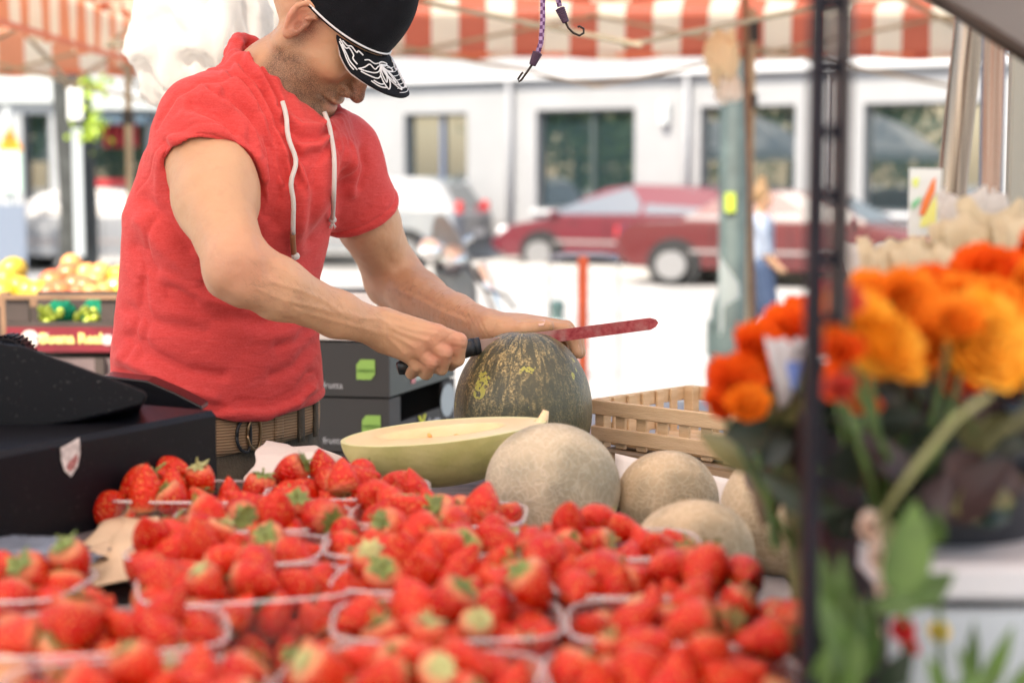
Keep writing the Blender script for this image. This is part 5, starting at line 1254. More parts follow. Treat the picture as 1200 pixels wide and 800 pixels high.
# ================================================================= PEDESTRIAN
def pedestrian():
    Y=12.4; t=thing('person','distant pedestrian with hair in a bun, pale blue top and jeans','person',(P(893,300,Y).x,Y,0))
    X=P(893,300,Y).x; v=lambda x,y,z:Vector((X+x,Y+y,z))
    g=Grp([(Ell(v(.0,0,1.53),(.085,.095,.115)),0),(Cone(v(-.01,0,1.42),v(-.02,0,1.34),.05,.055),.03),(Ell(v(.095,0,1.50),(.015,.012,.018)),.02),
      (Cone(v(-.02,0,1.25),v(-.01,0,1.0),.125,.11),.05),(Cone(v(-.02,-.15,1.30),v(.02,-.18,1.05),.05,.04),.04),(Cone(v(.02,-.18,1.05),v(.16,-.15,.92),.04,.03),.02),(Cone(v(.16,-.15,.92),v(.22,-.14,.90),.03,.015),.01),
      (Cone(v(-.02,.15,1.30),v(-.08,.18,1.05),.05,.04),.04),(Cone(v(-.08,.18,1.05),v(.02,.17,.88),.04,.03),.02),(Cone(v(.02,.17,.88),v(.05,.17,.82),.03,.015),.01),
      (Cone(v(0,-.07,.92),v(.10,-.07,.50),.10,.065),.05),(Cone(v(.10,-.07,.50),v(.02,-.07,.08),.062,.042),.03),(Cone(v(0,.07,.92),v(-.06,.07,.50),.10,.065),.05),(Cone(v(-.06,.07,.50),v(-.25,.07,.12),.062,.042),.03),
      (Cone(v(.02,-.07,.05),v(.17,-.07,.035),.045,.032),.03),(Cone(v(-.25,.07,.09),v(-.12,.07,.035),.045,.032),.03)])
    sdf_obj('body',g,(X-.45,Y-.4,0),(X+.45,Y+.4,1.75),.012,M_skin,t)
    top=Grp([(Cone(v(-.02,0,1.27),v(-.01,0,.95),.138,.128),0),(Cone(v(-.02,-.15,1.30),v(.02,-.18,1.07),.062,.052),.04),(Cone(v(-.02,.15,1.30),v(-.08,.18,1.07),.062,.052),.04)])
    sdf_obj('top',top,(X-.45,Y-.4,.7),(X+.45,Y+.4,1.55),.012,mat('pale blue top',(.26,.31,.40),.8,var=.4,vscale=6),t)
    tr=Grp([(Cone(v(0,-.07,.93),v(.10,-.07,.50),.112,.077),0),(Cone(v(.10,-.07,.50),v(.03,-.07,.12),.075,.06),.03),(Cone(v(0,.07,.93),v(-.06,.07,.50),.112,.077),.05),(Cone(v(-.06,.07,.50),v(-.23,.07,.16),.075,.06),.03)])
    sdf_obj('jeans',tr,(X-.5,Y-.4,0),(X+.5,Y+.4,1.1),.012,mat('blue denim',(.035,.06,.12),.85),t)
    hr=Grp([(Ell(v(-.02,0,1.56),(.095,.102,.105)),0),(Ell(v(-.01,0,1.68),(.045,.045,.04)),.02),(Ell(v(.09,0,1.48),(.09,.12,.10)),.02,'-')])
    sdf_obj('hair',hr,(X-.3,Y-.3,1.3),(X+.3,Y+.3,1.8),.010,mat('fair brown hair',(.22,.13,.06),.7),t)
    t.scale=(.72,.72,.84)
pedestrian()
# ================================================================= COUNTER
TZ=1.0
M_board=mat('grey weathered board',(.20,.18,.17),.8,var=.4,vscale=6,stretch=(1,9,1),bump=.4,bscale=60)
ct=thing('counter','market stall counter carrying the strawberries and melons','table',(-.1,1.7,0))
obj('tabletop',MB().box((-.33,1.62,TZ-.015),(1.36,1.38,.03),bev=.003),M_board,ct)
obj('tabletop',MB().box((.245,2.52,TZ-.0155),(.85,.42,.029),bev=.003),M_board,ct)
for x_,y_ in((-.95,.98),(.30,.98),(-.95,2.25),(.62,2.68),(-.14,2.68)): obj('leg',MB().box((x_,y_,.485),(.045,.045,.97)),M_board,ct)
def sheet(name,label,cat,quad,mat_,seed,amp=.006,n=34,thick=.0006,group=None,frq=9,edge=.0):
    """crumpled paper: quad of four world points"""
    a,b,c,d=[Vector(q) for q in quad]; rng=np.random.RandomState(seed); L4=[(rng.rand()*6.28,rng.rand()*6.28,(rng.rand()*.6+.4)*frq) for _ in range(7)]
    def fn(u,v):
        p=a.lerp(b,u).lerp(d.lerp(c,u),v); z=0
        for i,(th,ph,f) in enumerate(L4): z+=math.sin((u*math.cos(th)+v*math.sin(th))*f+ph)*(.35 if i>2 else 1)+.25*abs(math.sin((u*math.sin(th)-v*math.cos(th))*f*1.5+ph*2))
        e=(math.sin(u*17+seed)+math.sin(v*13+seed*2))*edge
        return p+Vector((e,e*.6,z*amp/2.5))
    o=obj(name,MB().grid(fn,n,n,thick=thick),mat_,loc=sum((Vector(q) for q in quad),Vector())/4,smooth=True); return tag(o,label,cat,group)
M_kraft=mat('kraft paper',(.58,.44,.30),.8,var=.12,vscale=20,bump=.3,bscale=200); M_wpap=mat('white paper',(.72,.66,.60),.7,bump=.3,bscale=150)
sheet('paper_bag','flattened brown paper bag beside the black scales',"paper bag",[P(60,690,1.62)+Vector((0,0,.0)),P(180,675,1.62),P(185,600,1.80),P(120,612,1.80)],M_kraft,2,.008,edge=.002)
sheet('paper_bag','brown paper bag lying left of the back corner punnet','paper bag',[P(85,668,1.66),P(175,645,1.70),P(196,596,1.84),P(118,622,1.82)],M_kraft,8,.008,edge=.002)
sheet('wrapping_paper','crumpled white wrapping paper behind the strawberries, below the belt','paper',[P(285,572,2.02),P(420,565,2.02),P(395,528,2.24),P(312,522,2.24)],M_wpap,4,.010,edge=.003)
sheet('wrapping_paper','pale folded wrapping paper lying between the punnets and the cut melon','paper',[P(290,592,1.95),P(420,586,1.95),P(412,548,2.15),P(290,556,2.15)],M_wpap,14,.010,edge=.003)
# white sheet with a red area by the wooden crate
M_rw=mat('white card',(.72,.70,.67),.6); 
t=thing('card_tray','tilted white and red card behind the round melons beside the slatted crate','card',P(800,560,2.25))
q=[P(722,535,2.32),P(905,572,2.12),P(890,600,1.98),P(722,575,2.05)]
def lift(v,z): v=Vector(v); v.z=z; return v
A_,B_,C__,D_=P(722,532,2.33),P(915,575,2.10),P(880,640,1.9),P(700,600,2.0)
vs=[P(722,532,2.22),P(915,576,2.06),P(915,640,2.02),P(722,600,2.17)]
obj('sheet',MB().grid(lambda u,v:vs[0].lerp(vs[1],u).lerp(vs[3].lerp(vs[2],u),v)+Vector((0,.004*math.sin(u*7)*math.sin(v*3),0)),16,10,thick=.003),M_rw,t,smooth=True)
rd=[vs[0].lerp(vs[1],.05).lerp(vs[3].lerp(vs[2],.05),.45),vs[0].lerp(vs[1],.98).lerp(vs[3].lerp(vs[2],.98),.38),vs[0].lerp(vs[1],.98).lerp(vs[3].lerp(vs[2],.98),.97),vs[0].lerp(vs[1],.05).lerp(vs[3].lerp(vs[2],.05),.97)]
obj('red_panel',MB().grid(lambda u,v:rd[0].lerp(rd[1],u).lerp(rd[3].lerp(rd[2],u),v)+Vector((0,-.006,0)),8,6,thick=.001),mat('red print',(.55,.05,.04),.6),t)
obj('support',MB().box((sum(v.x for v in vs)/4+.01,sum(v.y for v in vs)/4+.03,1.010),(.10,.06,.018)),M_rw,t)
# ================================================================= STRAWBERRIES
def rand_berry(seed):
    rng=np.random.RandomState(seed); prof=[]
    n=13; el=1.0+.28*rng.rand(); sh=.45+.4*rng.rand()
    for i in range(n+1):
        t=i/n; z=-.5+t   # -0.5 tip .. 0.5 top
        r=(math.sin(math.pi*min(1,t*.86+.0))**.62)*(.36+.64*(t**sh))*.62 if t<1 else .0
        if t>=.93: r=.30 if t<.98 else 0.0
        prof.append((r,z*1.18*el-(.05 if t>=.98 else 0)))
    return prof,rng
M_berry=bpy.data.materials.new('strawberry skin'); M_berry.use_nodes=True; N,L=nodes(M_berry); b=N['Principled BSDF']
b.inputs['Roughness'].default_value=.27; b.inputs['Specular IOR Level'].default_value=.30; b.inputs['Coat Weight'].default_value=.04; b.inputs['Coat Roughness'].default_value=.15; b.inputs['Subsurface Weight'].default_value=.15; b.inputs['Subsurface Radius'].default_value=(1,.2,.1); b.inputs['Subsurface Scale'].default_value=.006
tc=N.new('ShaderNodeTexCoord'); vo=N.new('ShaderNodeTexVoronoi'); vo.inputs['Scale'].default_value=290; vo.feature='F1'; L.new(tc.outputs['Object'],vo.inputs['Vector'])
oi=N.new('ShaderNodeObjectInfo')
rr=N.new('ShaderNodeMapRange'); rr.inputs['From Min'].default_value=.0; rr.inputs['From Max'].default_value=1; rr.inputs['To Min'].default_value=0; rr.inputs['To Max'].default_value=1; L.new(oi.outputs['Random'],rr.inputs['Value'])
c=mixc(N,L,rr.outputs[0],(.48,.003,.002),(.68,.024,.005))
c=mixc(N,L,noise(N,L,45,3,.4,.75),c,(.62,.032,.008))
c=mixc(N,L,mathn(N,L,'MULTIPLY',attr(N,'pale'),.8),c,(.74,.50,.26))
sd_=N.new('ShaderNodeMapRange'); sd_.inputs['From Min'].default_value=.30; sd_.inputs['From Max'].default_value=.16; L.new(vo.outputs['Distance'],sd_.inputs['Value'])
c=mixc(N,L,mathn(N,L,'MULTIPLY',sd_.outputs[0],.75),c,(.80,.42,.10)); L.new(c,b.inputs['Base Color'])
bb=N.new('ShaderNodeBump'); bb.inputs['Strength'].default_value=1.0; bb.inputs['Distance'].default_value=.0026; L.new(vo.outputs['Distance'],bb.inputs['Height']); L.new(bb.outputs[0],b.inputs['Normal'])
M_cal=mat('strawberry leaf',(.22,.29,.07),.55,var=.4,vscale=60); M_cal2=mat('pale strawberry leaf',(.44,.44,.18),.55,var=.3,vscale=60)
def berry_mesh(seed,scale):
    prof,rng=rand_berry(seed); n=18; vs=[];ph=rng.rand(3)*6.28; fl=.82+.18*rng.rand()
    for i,(r,z) in enumerate(prof):
        for k in range(n):
            a=2*math.pi*k/n; w_=1+.05*math.sin(2*a+ph[0]+z*3)+.035*math.sin(3*a+ph[1])
            vs.append((r*w_*math.cos(a)*scale+z*.1*math.sin(ph[2])*scale,r*w_*fl*math.sin(a)*scale,z*scale))
    fs=[(i*n+k,i*n+(k+1)%n,(i+1)*n+(k+1)%n,(i+1)*n+k) for i in range(len(prof)-1) for k in range(n)]
    zt=prof[-1][1]*scale
    me=mesh_from('strawberry',vs,fs); fixn(me); me.materials.append(M_berry)
    tz=np.array([v[2] for v in vs]); pale=np.clip((tz-zt*.55)/(zt*.45),0,1)*(.35+.65*rng.rand()); add_attr(me,'pale',pale)
    mb=MB(); m=7+rng.randint(3)
    for k in range(m):
        a=2*math.pi*k/m+rng.rand()*.3; ln=.44*scale*(.7+.5*rng.rand()); lift_=.16+.5*rng.rand()
        d=Vector((math.cos(a),math.sin(a),0)); s=Vector((-math.sin(a),math.cos(a),0)); w_=.13*scale
        pts=[Vector((0,0,zt*.98)),Vector((0,0,zt*.98))]
        mid=d*ln*.5+Vector((0,0,zt*1.02+lift_*.06*scale)); tip=d*ln+Vector((0,0,zt+(lift_-.35)*.5*scale))
        base=Vector((0,0,zt*1.0)); 
        mb.add([base-s*w_*.35,base+s*w_*.35,mid+s*w_,mid-s*w_,tip,mid+Vector((0,0,-.03*scale))],[(0,1,2,5),(0,5,3),(5,2,4),(3,5,4)])
    sl=.25+.5*rng.rand(); mb.tube([(0,0,zt),(0.04*scale,0,zt+sl*.3*scale),(.12*scale*rng.randn()*.5,.02*scale,zt+sl*.6*scale)],[.05*scale,.04*scale,.035*scale],5)
    mc=mesh_from('calyx',mb.v,mb.f,smooth=False); mc.materials.append(M_cal if seed%3 else M_cal2)
    return me,mc
BM=[berry_mesh(40+i,.0315*(1+.10*math.sin(i*2.1))) for i in range(14)]
# punnets: (x, y, rotation deg, label)
PN=[(.112,1.150,4,'clear punnet of strawberries in the front row, next to the dark upright'),(-.070,1.150,-6,'clear punnet of strawberries in the middle of the front row'),(-.255,1.120,8,'clear punnet of strawberries cut off by the bottom edge of the photo'),
 (.132,1.290,-3,'clear punnet of strawberries in the second row, at the dark upright'),(-.050,1.298,3,'clear punnet of strawberries in the middle of the second row'),(-.305,1.262,12,'round ended clear punnet of strawberries standing nearest at lower left'),
 (.120,1.432,5,'clear punnet of strawberries in the third row, nearest the small front melon'),(-.062,1.440,-7,'clear punnet of strawberries in the middle of the third row'),(-.225,1.412,14,'clear punnet of strawberries left in the third row beside the paper bag'),(-.450,1.420,-8,'clear punnet of strawberries cut off by the left edge of the photo'),
 (.088,1.570,3,'clear punnet of strawberries in the fourth row touching the large round melon'),(-.088,1.578,4,'clear punnet of strawberries in the middle of the fourth row'),(-.262,1.552,-5,'clear punnet of strawberries in the fourth row, left of centre'),
 (-.075,1.712,-4,'clear punnet of strawberries in the fifth row in front of the cut melon'),(-.250,1.690,6,'clear punnet of strawberries in the fifth row in front of the white paper'),
 (-.180,1.850,3,'clear punnet of strawberries farthest back, beside the white paper'),(-.355,1.835,-4,'clear punnet of strawberries at the back left, against the black scales')]
M_plast=bpy.data.materials.new('clear punnet plastic'); M_plast.use_nodes=True; N,L=nodes(M_plast); out=N['Material Output']; N.remove(N['Principled BSDF'])
tr=N.new('ShaderNodeBsdfTransparent'); tr.inputs[0].default_value=(.97,.95,.95,1); gl=N.new('ShaderNodeBsdfGlossy'); gl.inputs['Roughness'].default_value=.12; df=N.new('ShaderNodeBsdfDiffuse'); df.inputs[0].default_value=(.9,.84,.84,1)
lw_=N.new('ShaderNodeLayerWeight'); lw_.inputs[0].default_value=.35; m1=N.new('ShaderNodeMixShader'); m1.inputs[0].default_value=.45; L.new(gl.outputs[0],m1.inputs[1]); L.new(df.outputs[0],m1.inputs[2])
m2=N.new('ShaderNodeMixShader'); fm=mathn(N,L,'ADD',mathn(N,L,'MULTIPLY',lw_.outputs['Facing'],.35),.07); L.new(fm,m2.inputs[0]); L.new(tr.outputs[0],m2.inputs[1]); L.new(m1.outputs[0],m2.inputs[2]); L.new(m2.outputs[0],out.inputs[0])
M_rim=bpy.data.materials.new('punnet rim plastic'); M_rim.use_nodes=True; N,L=nodes(M_rim); out=N['Material Output']; N.remove(N['Principled BSDF'])
tr=N.new('ShaderNodeBsdfTransparent'); gl=N.new('ShaderNodeBsdfGlossy'); gl.inputs['Roughness'].default_value=.15; df=N.new('ShaderNodeBsdfDiffuse'); df.inputs[0].default_value=(.95,.86,.85,1); m1=N.new('ShaderNodeMixShader'); m1.inputs[0].default_value=.6; L.new(gl.outputs[0],m1.inputs[1]); L.new(df.outputs[0],m1.inputs[2]); m2=N.new('ShaderNodeMixShader'); m2.inputs[0].default_value=.36; L.new(tr.outputs[0],m2.inputs[1]); L.new(m1.outputs[0],m2.inputs[2]); L.new(m2.outputs[0],out.inputs[0])
PW,PD,PH=.087,.062,.094   # half sizes at the rim
def rr_pt(a,hw,hd,e=4.5):
    c_,s_=math.cos(a),math.sin(a); k=(abs(c_)**e+abs(s_)**e)**(-1/e); return c_*k*hw,s_*k*hd
def punnet_parts():
    n=72
    def wall(u,v):
        a=u*2*math.pi; t=v; f=.84+.16*t; x,y=rr_pt(a,PW*f,PD*f); ribs=.0008*math.sin(a*36)*(1 if .1<t<.85 else 0)
        r=math.hypot(x,y); return Vector((x*(1+ribs/r),y*(1+ribs/r),.002+PH*t))
    mb=MB().grid(wall,n,8,closed_u=True)
    b0=len(mb.v); vs=[Vector((*rr_pt(k/n*2*math.pi,PW*.84,PD*.84),.002)) for k in range(n)]; mb.add(vs,[tuple(range(n))])
    w_=mesh_from('tray_wall',mb.v,mb.f); w_.materials.append(M_plast)
    mb=MB(); prof=[(0,0),(.0022,.0010),(.0038,0),(.0036,-.0022),(.0030,-.0022),(.0032,-.0006),(.0,-.0008)]
    m=len(prof); vs=[]
    for k in range(n):
        a=k/n*2*math.pi; x,y=rr_pt(a,PW,PD); l=math.hypot(x,y)
        for (o,z) in prof: vs.append((x*(1+o/l),y*(1+o/l),.002+PH+z))
    mb.add(vs,[(k*m+j,((k+1)%n)*m+j,((k+1)%n)*m+(j+1)%m,k*m+(j+1)%m) for k in range(n) for j in range(m)])
    r_=mesh_from('rim',mb.v,mb.f); r_.materials.append(M_rim); return w_,r_
pw_,pr_=punnet_parts()
tb=obj('display_tray',MB().box((-.13,1.50,TZ+.006),(.86,.92,.011),bev=.002),mat('pale grey tray',(.30,.28,.28),.6,var=.3,vscale=12),loc=(-.13,1.5,TZ)); tag(tb,'flat grey tray under the punnets of strawberries','tray')
NB=58; rng=np.random.RandomState(12); nP=len(PN)
rad=.0162+.0032*rng.rand(nP,NB); pos=np.stack([rng.uniform(-.06,.06,(nP,NB)),rng.uniform(-.04,.04,(nP,NB)),.02+np.tile(np.arange(NB)/NB*.27,(nP,1))],-1); vel=0
for it in range(320):
    pos[...,2]-=.0011*(1 if it<250 else .3)
    for s_ in range(3):
        d=pos[:,:,None,:]-pos[:,None,:,:]; l=np.sqrt((d**2).sum(-1))+1e-9; ov=np.maximum(rad[:,:,None]*.93+rad[:,None,:]*.93-l,0); ov[:,np.arange(NB),np.arange(NB)]=0
        pos+=(d/l[...,None]*(ov*.42)[...,None]).sum(2)
        f=.84+.16*np.clip(pos[...,2]/PH,0,1); lim=pos[...,2]<PH+.012
        mx=PW*f-rad*.9; my=PD*f-rad*.9
        pos[...,0]=np.where(lim,np.clip(pos[...,0],-mx,mx),np.clip(pos[...,0],-PW*.97,PW*.97)); pos[...,1]=np.where(lim,np.clip(pos[...,1],-my,my),np.clip(pos[...,1],-PD*.97,PD*.97)); pos[...,2]=np.maximum(pos[...,2],.003+rad)
from mathutils import Euler
bulk=MB(); bulk_pale=[]; first=True
for pi,(px_,py_,rot,lab) in enumerate(PN):
    pt=thing('punnet',lab,'punnet',(px_,py_,TZ+.012),R(rot),group='clear plastic punnets of strawberries')
    for nm,me in(('tray_wall',pw_),('rim',pr_)):
        o=bpy.data.objects.new(nm,me); COL.objects.link(o); o.parent=pt
    Mp=Matrix.Translation((px_,py_,TZ+.012))@Matrix.Rotation(R(rot),4,'Z')
    where=lab.replace('clear punnet of strawberries ','punnet ').replace('round ended clear punnet of strawberries','round ended punnet').replace('round ended punnet ','round ended punnet ')
    order=np.argsort(-(pos[pi,:,2]-.25*np.maximum(0,pos[pi,:,1])))
    for j,k in enumerate(order):
        me,mc=BM[rng.randint(len(BM))]
        p=Mp@Vector(pos[pi,k]); sc=rad[pi,k]/.0170
        up_=Vector((rng.randn(),rng.randn(),rng.randn()*.8+ (.22))).normalized()
        if rng.rand()<.32: up_=Vector((rng.randn()*.5,rng.randn()*.5,-.8)).normalized()   # tip up
        q=up_.to_track_quat('Z','Y')@Euler((0,0,rng.rand()*6.28)).to_quaternion()
        ML=Matrix.LocRotScale(p,q,Vector((sc,)*3))
        if j<17:
            o=bpy.data.objects.new('strawberry',me); COL.objects.link(o); o.matrix_world=ML
            tag(o,'ripe red strawberry in the '+where.replace('punnet ','punnet ',1),'strawberry','strawberries in the '+where)
            c_=bpy.data.objects.new('calyx',mc); COL.objects.link(c_); c_.parent=o
        else:
            vs=[ML@v.co for v in me.vertices]; bulk.add(vs,[tuple(f.vertices) for f in me.polygons]); bulk_pale+= [a.value for a in me.attributes['pale'].data]
bo=obj('strawberries',bulk,M_berry,loc=(0,1.5,TZ),smooth=True,fix=False); add_attr(bo.data,'pale',bulk_pale); tag(bo,'lower layers of strawberries filling the punnets','strawberries',kind='stuff')
# ================================================================= MELONS
def netted(name,c1,c2,sc=1.0):
    m=bpy.data.materials.new(name); m.use_nodes=True; N,L=nodes(m); b=N['Principled BSDF']; b.inputs['Roughness'].default_value=.75
    tc=N.new('ShaderNodeTexCoord'); 
    nz=N.new('ShaderNodeTexNoise'); nz.inputs['Scale'].default_value=40*sc; nz.inputs['Detail'].default_value=3; L.new(tc.outputs['Object'],nz.inputs['Vector'])
    mxv=N.new('ShaderNodeMix'); mxv.data_type='VECTOR'; mxv.inputs['Factor'].default_value=.035; L.new(tc.outputs['Object'],mxv.inputs['A']); L.new(nz.outputs['Color'],mxv.inputs['B'])
    vo=N.new('ShaderNodeTexVoronoi'); vo.feature='DISTANCE_TO_EDGE'; vo.inputs['Scale'].default_value=105*sc; L.new(mxv.outputs['Result'],vo.inputs['Vector'])
    mr=N.new('ShaderNodeMapRange'); mr.inputs['From Min'].default_value=.02; mr.inputs['From Max'].default_value=.12; L.new(vo.outputs['Distance'],mr.inputs['Value'])
    base=mixc(N,L,noise(N,L,11,4,.42,.60),c2,(c2[0]*.52,c2[1]*.56,c2[2]*.55))
    net=mixc(N,L,noise(N,L,11,4,.42,.60),c1,(c1[0]*.62,c1[1]*.66,c1[2]*.68))
    L.new(mixc(N,L,mathn(N,L,'MULTIPLY',mr.outputs[0],.7),net,base),b.inputs['Base Color'])
    bp=N.new('ShaderNodeBump'); bp.inputs['Strength'].default_value=.5; bp.inputs['Distance'].default_value=.0012; bp.invert=True; L.new(mr.outputs[0],bp.inputs['Height']); L.new(bp.outputs[0],b.inputs['Normal'])
    return m
def melon(label,c,r,squash,mat_,seed,rot=(0,0,0),stem=True):
    rng=np.random.RandomState(seed); ph=rng.rand(6)*6.28; M=Euler(rot).to_matrix(); t=thing('melon',label,'melon',c)
    def fn(u,v):
        a=u*2*math.pi; b_=v*math.pi; w_=1+.012*math.sin(2*a+ph[0])*math.sin(b_)+.010*math.sin(3*b_+ph[1])-.022*math.exp(-(b_/.22)**2)-.02*math.exp(-((math.pi-b_)/.2)**2)
        return Vector(c)+M@Vector((r*w_*math.cos(a)*math.sin(b_),r*w_*math.sin(a)*math.sin(b_),r*squash*w_*math.cos(b_)))
    obj('skin',MB().grid(fn,56,36,closed_u=True),mat_,t,smooth=True)
    top=Vector(c)+M@Vector((0,0,r*squash*.972)); d=(M@Vector((0,0,1)))
    obj('stem',MB().lathe([(.0095,-.002),(.009,.001),(.006,.0012),(.005,0),(0,.0005)],14,top,d.to_track_quat('Z','Y').to_matrix()),mat('melon stem scar',(.30,.22,.12),.8),t,smooth=True)
    return t
M_g1=netted('galia net pale',(.60,.52,.38),(.48,.40,.27)); M_g2=netted('galia net tan',(.60,.48,.32),(.47,.35,.21))
c=P(647,564,2.00); melon('large pale grey beige netted melon in front of the watermelon',(c.x,c.y,1.0+.079),.080,.985,M_g1,1,(R(-35),R(15),0))
c=P(782,580,2.02); melon('tan netted melon behind, between the large melon and the red card',(c.x,c.y,1.0+.0605),.0625,.97,M_g2,2,(R(-25),0,0))
c=P(812,632,1.74); melon('tan netted melon in front, right behind the strawberries',(c.x,c.y,1.0+.058),.0645,.90,M_g2,3,(R(-18),R(-10),0))
c=P(920,592,1.88); melon('brownish netted melon beside the dark steel upright',(c.x,c.y,1.0+.073),.073,1.0,M_g2,4,(R(-20),R(30),0))
# watermelon
M_wm=bpy.data.materials.new('dark watermelon rind'); M_wm.use_nodes=True; N,L=nodes(M_wm); b=N['Principled BSDF']; b.inputs['Roughness'].default_value=.36
tc=N.new('ShaderNodeTexCoord'); sp=N.new('ShaderNodeSeparateXYZ'); L.new(tc.outputs['Object'],sp.inputs[0])
az=mathn(N,L,'ARCTAN2',sp.outputs[1],sp.outputs[0])
cx_=N.new('ShaderNodeCombineXYZ'); L.new(mathn(N,L,'MULTIPLY',mathn(N,L,'COSINE',az,0),1),cx_.inputs[0]); L.new(mathn(N,L,'SINE',az,0),cx_.inputs[1]); L.new(mathn(N,L,'MULTIPLY',sp.outputs[2],5),cx_.inputs[2])
streak=noise(N,L,9,5,.42,.66,cx_.outputs[0],1.2)           # narrow meridian streaks
fine=noise(N,L,300,4,.36,.64); fine2=noise(N,L,420,3,.4,.6)
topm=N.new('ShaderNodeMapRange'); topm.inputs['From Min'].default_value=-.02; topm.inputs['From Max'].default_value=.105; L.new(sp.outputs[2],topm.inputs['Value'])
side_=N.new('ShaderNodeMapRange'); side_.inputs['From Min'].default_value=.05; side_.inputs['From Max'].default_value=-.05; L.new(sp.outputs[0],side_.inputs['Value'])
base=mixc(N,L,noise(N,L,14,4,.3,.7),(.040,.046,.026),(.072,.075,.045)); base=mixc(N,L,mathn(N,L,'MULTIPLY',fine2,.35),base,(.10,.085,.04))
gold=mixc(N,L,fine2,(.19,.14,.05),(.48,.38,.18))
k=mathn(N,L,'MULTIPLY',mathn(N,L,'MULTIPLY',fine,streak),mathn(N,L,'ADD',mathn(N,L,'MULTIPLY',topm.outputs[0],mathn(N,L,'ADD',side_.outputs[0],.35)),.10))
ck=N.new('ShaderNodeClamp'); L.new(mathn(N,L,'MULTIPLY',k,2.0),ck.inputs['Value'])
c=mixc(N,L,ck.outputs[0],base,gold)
spots=mathn(N,L,'MULTIPLY',mathn(N,L,'GREATER_THAN',noise(N,L,24,2,.58,.78),.35),mathn(N,L,'GREATER_THAN',noise(N,L,150,3,.3,.7),.4))
c=mixc(N,L,mathn(N,L,'MULTIPLY',spots,.85),c,(.42,.40,.08)); L.new(c,b.inputs['Base Color'])
bp=N.new('ShaderNodeBump'); bp.inputs['Strength'].default_value=.35; bp.inputs['Distance'].default_value=.001; L.new(fine,bp.inputs['Height']); L.new(bp.outputs[0],b.inputs['Normal'])
wc=P(613,483,2.42); wt=thing('watermelon','dark green watermelon standing on end under the vendor\'s hand and knife','watermelon',(wc.x,wc.y,1.115))
def wfn(u,v):
    a=u*2*math.pi; b_=v*math.pi; w_=1+.006*math.cos(10*a)*math.sin(b_)-.030*math.exp(-(b_/.16)**2)
    return Vector((wc.x,wc.y,1.115))+Vector((.0985*w_*math.cos(a)*math.sin(b_)**.94,.0985*w_*math.sin(a)*math.sin(b_)**.94,.1145*w_*math.cos(b_)))
obj('rind',MB().grid(wfn,80,50,closed_u=True),M_wm,wt,smooth=True)
obj('stem',MB().lathe([(.006,-.003),(.0055,.0005),(.003,.001),(0,.0005)],12,(wc.x,wc.y,1.115+.111)),mat('watermelon stem scar',(.25,.20,.09),.8),wt,smooth=True)
# cut melon
cm=thing('cut_melon','halved yellow green melon lying cut face up behind the strawberries','melon',P(518,540,2.15))
cc=P(517,505,2.15); ax=Vector((.985,.12,.085)).normalized(); ay=Vector((-.12,.99,0)); ay=(ay-ax*ay.dot(ax)).normalized(); az_=ax.cross(ay); 
tl=Matrix.Rotation(R(2.5),3,ax); ay=tl@ay; az_=tl@az_
la,lb,lc=.128,.074,.070
def cmp(x,y,z): return cc+ax*x*la+ay*y*lb+az_*z*lc
def cshape(u): # outline of the cut face, pointed at the right end
    a=u*2*math.pi; c_,s_=math.cos(a),math.sin(a); return c_+(.06*max(0,c_)**6),s_*(1-.10*max(0,c_))
def csk(u,v):
    x,y=cshape(u); b_=v*math.pi/2; return cmp(x*math.cos(b_)**.9,y*math.cos(b_)**.9,-math.sin(b_))
M_csk=mat('yellow green melon rind',(.42,.40,.14),.5,col2=(.55,.50,.22),vscale=26,bump=.3,bscale=90,wide=(.3,.7))
obj('rind',MB().grid(csk,64,18,closed_u=True),M_csk,cm,smooth=True)
M_fl=mat('cream melon flesh',(.82,.68,.44),.4,col2=(.80,.58,.32),vscale=14,sss=.2,wide=(.4,.8))
def cf(u,v):
    x,y=cshape(u); r=1-v; 
    hx=max(0,1-((x*r/.62)**2+(y*r/.45)**2)); return cmp(x*r*.999,y*r*.999,-.42*hx**.6+.0)
obj('flesh',MB().grid(cf,64,26,closed_u=True),M_fl,cm,smooth=True)
def cr_(u,v):
    x,y=cshape(u); r=1.0-.05*v; return cmp(x*r,y*r,.012*math.sin(v*math.pi))
obj('cut_edge',MB().grid(cr_,64,4,closed_u=True),mat('pale green rind edge',(.62,.62,.34),.5),cm,smooth=True)
rng=np.random.RandomState(9); mb=MB()
for k in range(60):
    x=rng.randn()*.26; y=rng.randn()*.2; 
    if (x/.58)**2+(y/.42)**2>1: continue
    z=-.42*(1-((x/.62)**2+(y/.45)**2))**.6+.03; mb.lathe([(0,-.0035),(.0035,-.002),(.0045,0),(.0035,.002),(0,.0035)],6,cmp(x,y,z),Euler(rng.rand(3)*3).to_matrix(),sx=.5)
obj('seed',mb,mat('orange seeds',(.72,.38,.10),.4),cm,smooth=True)
obj('stem',MB().tube([cmp(.96,0,-.12),cmp(1.03,0,.02),cmp(1.065,.02,.18)],[.010,.007,.004],8),M_fl,cm,smooth=True)
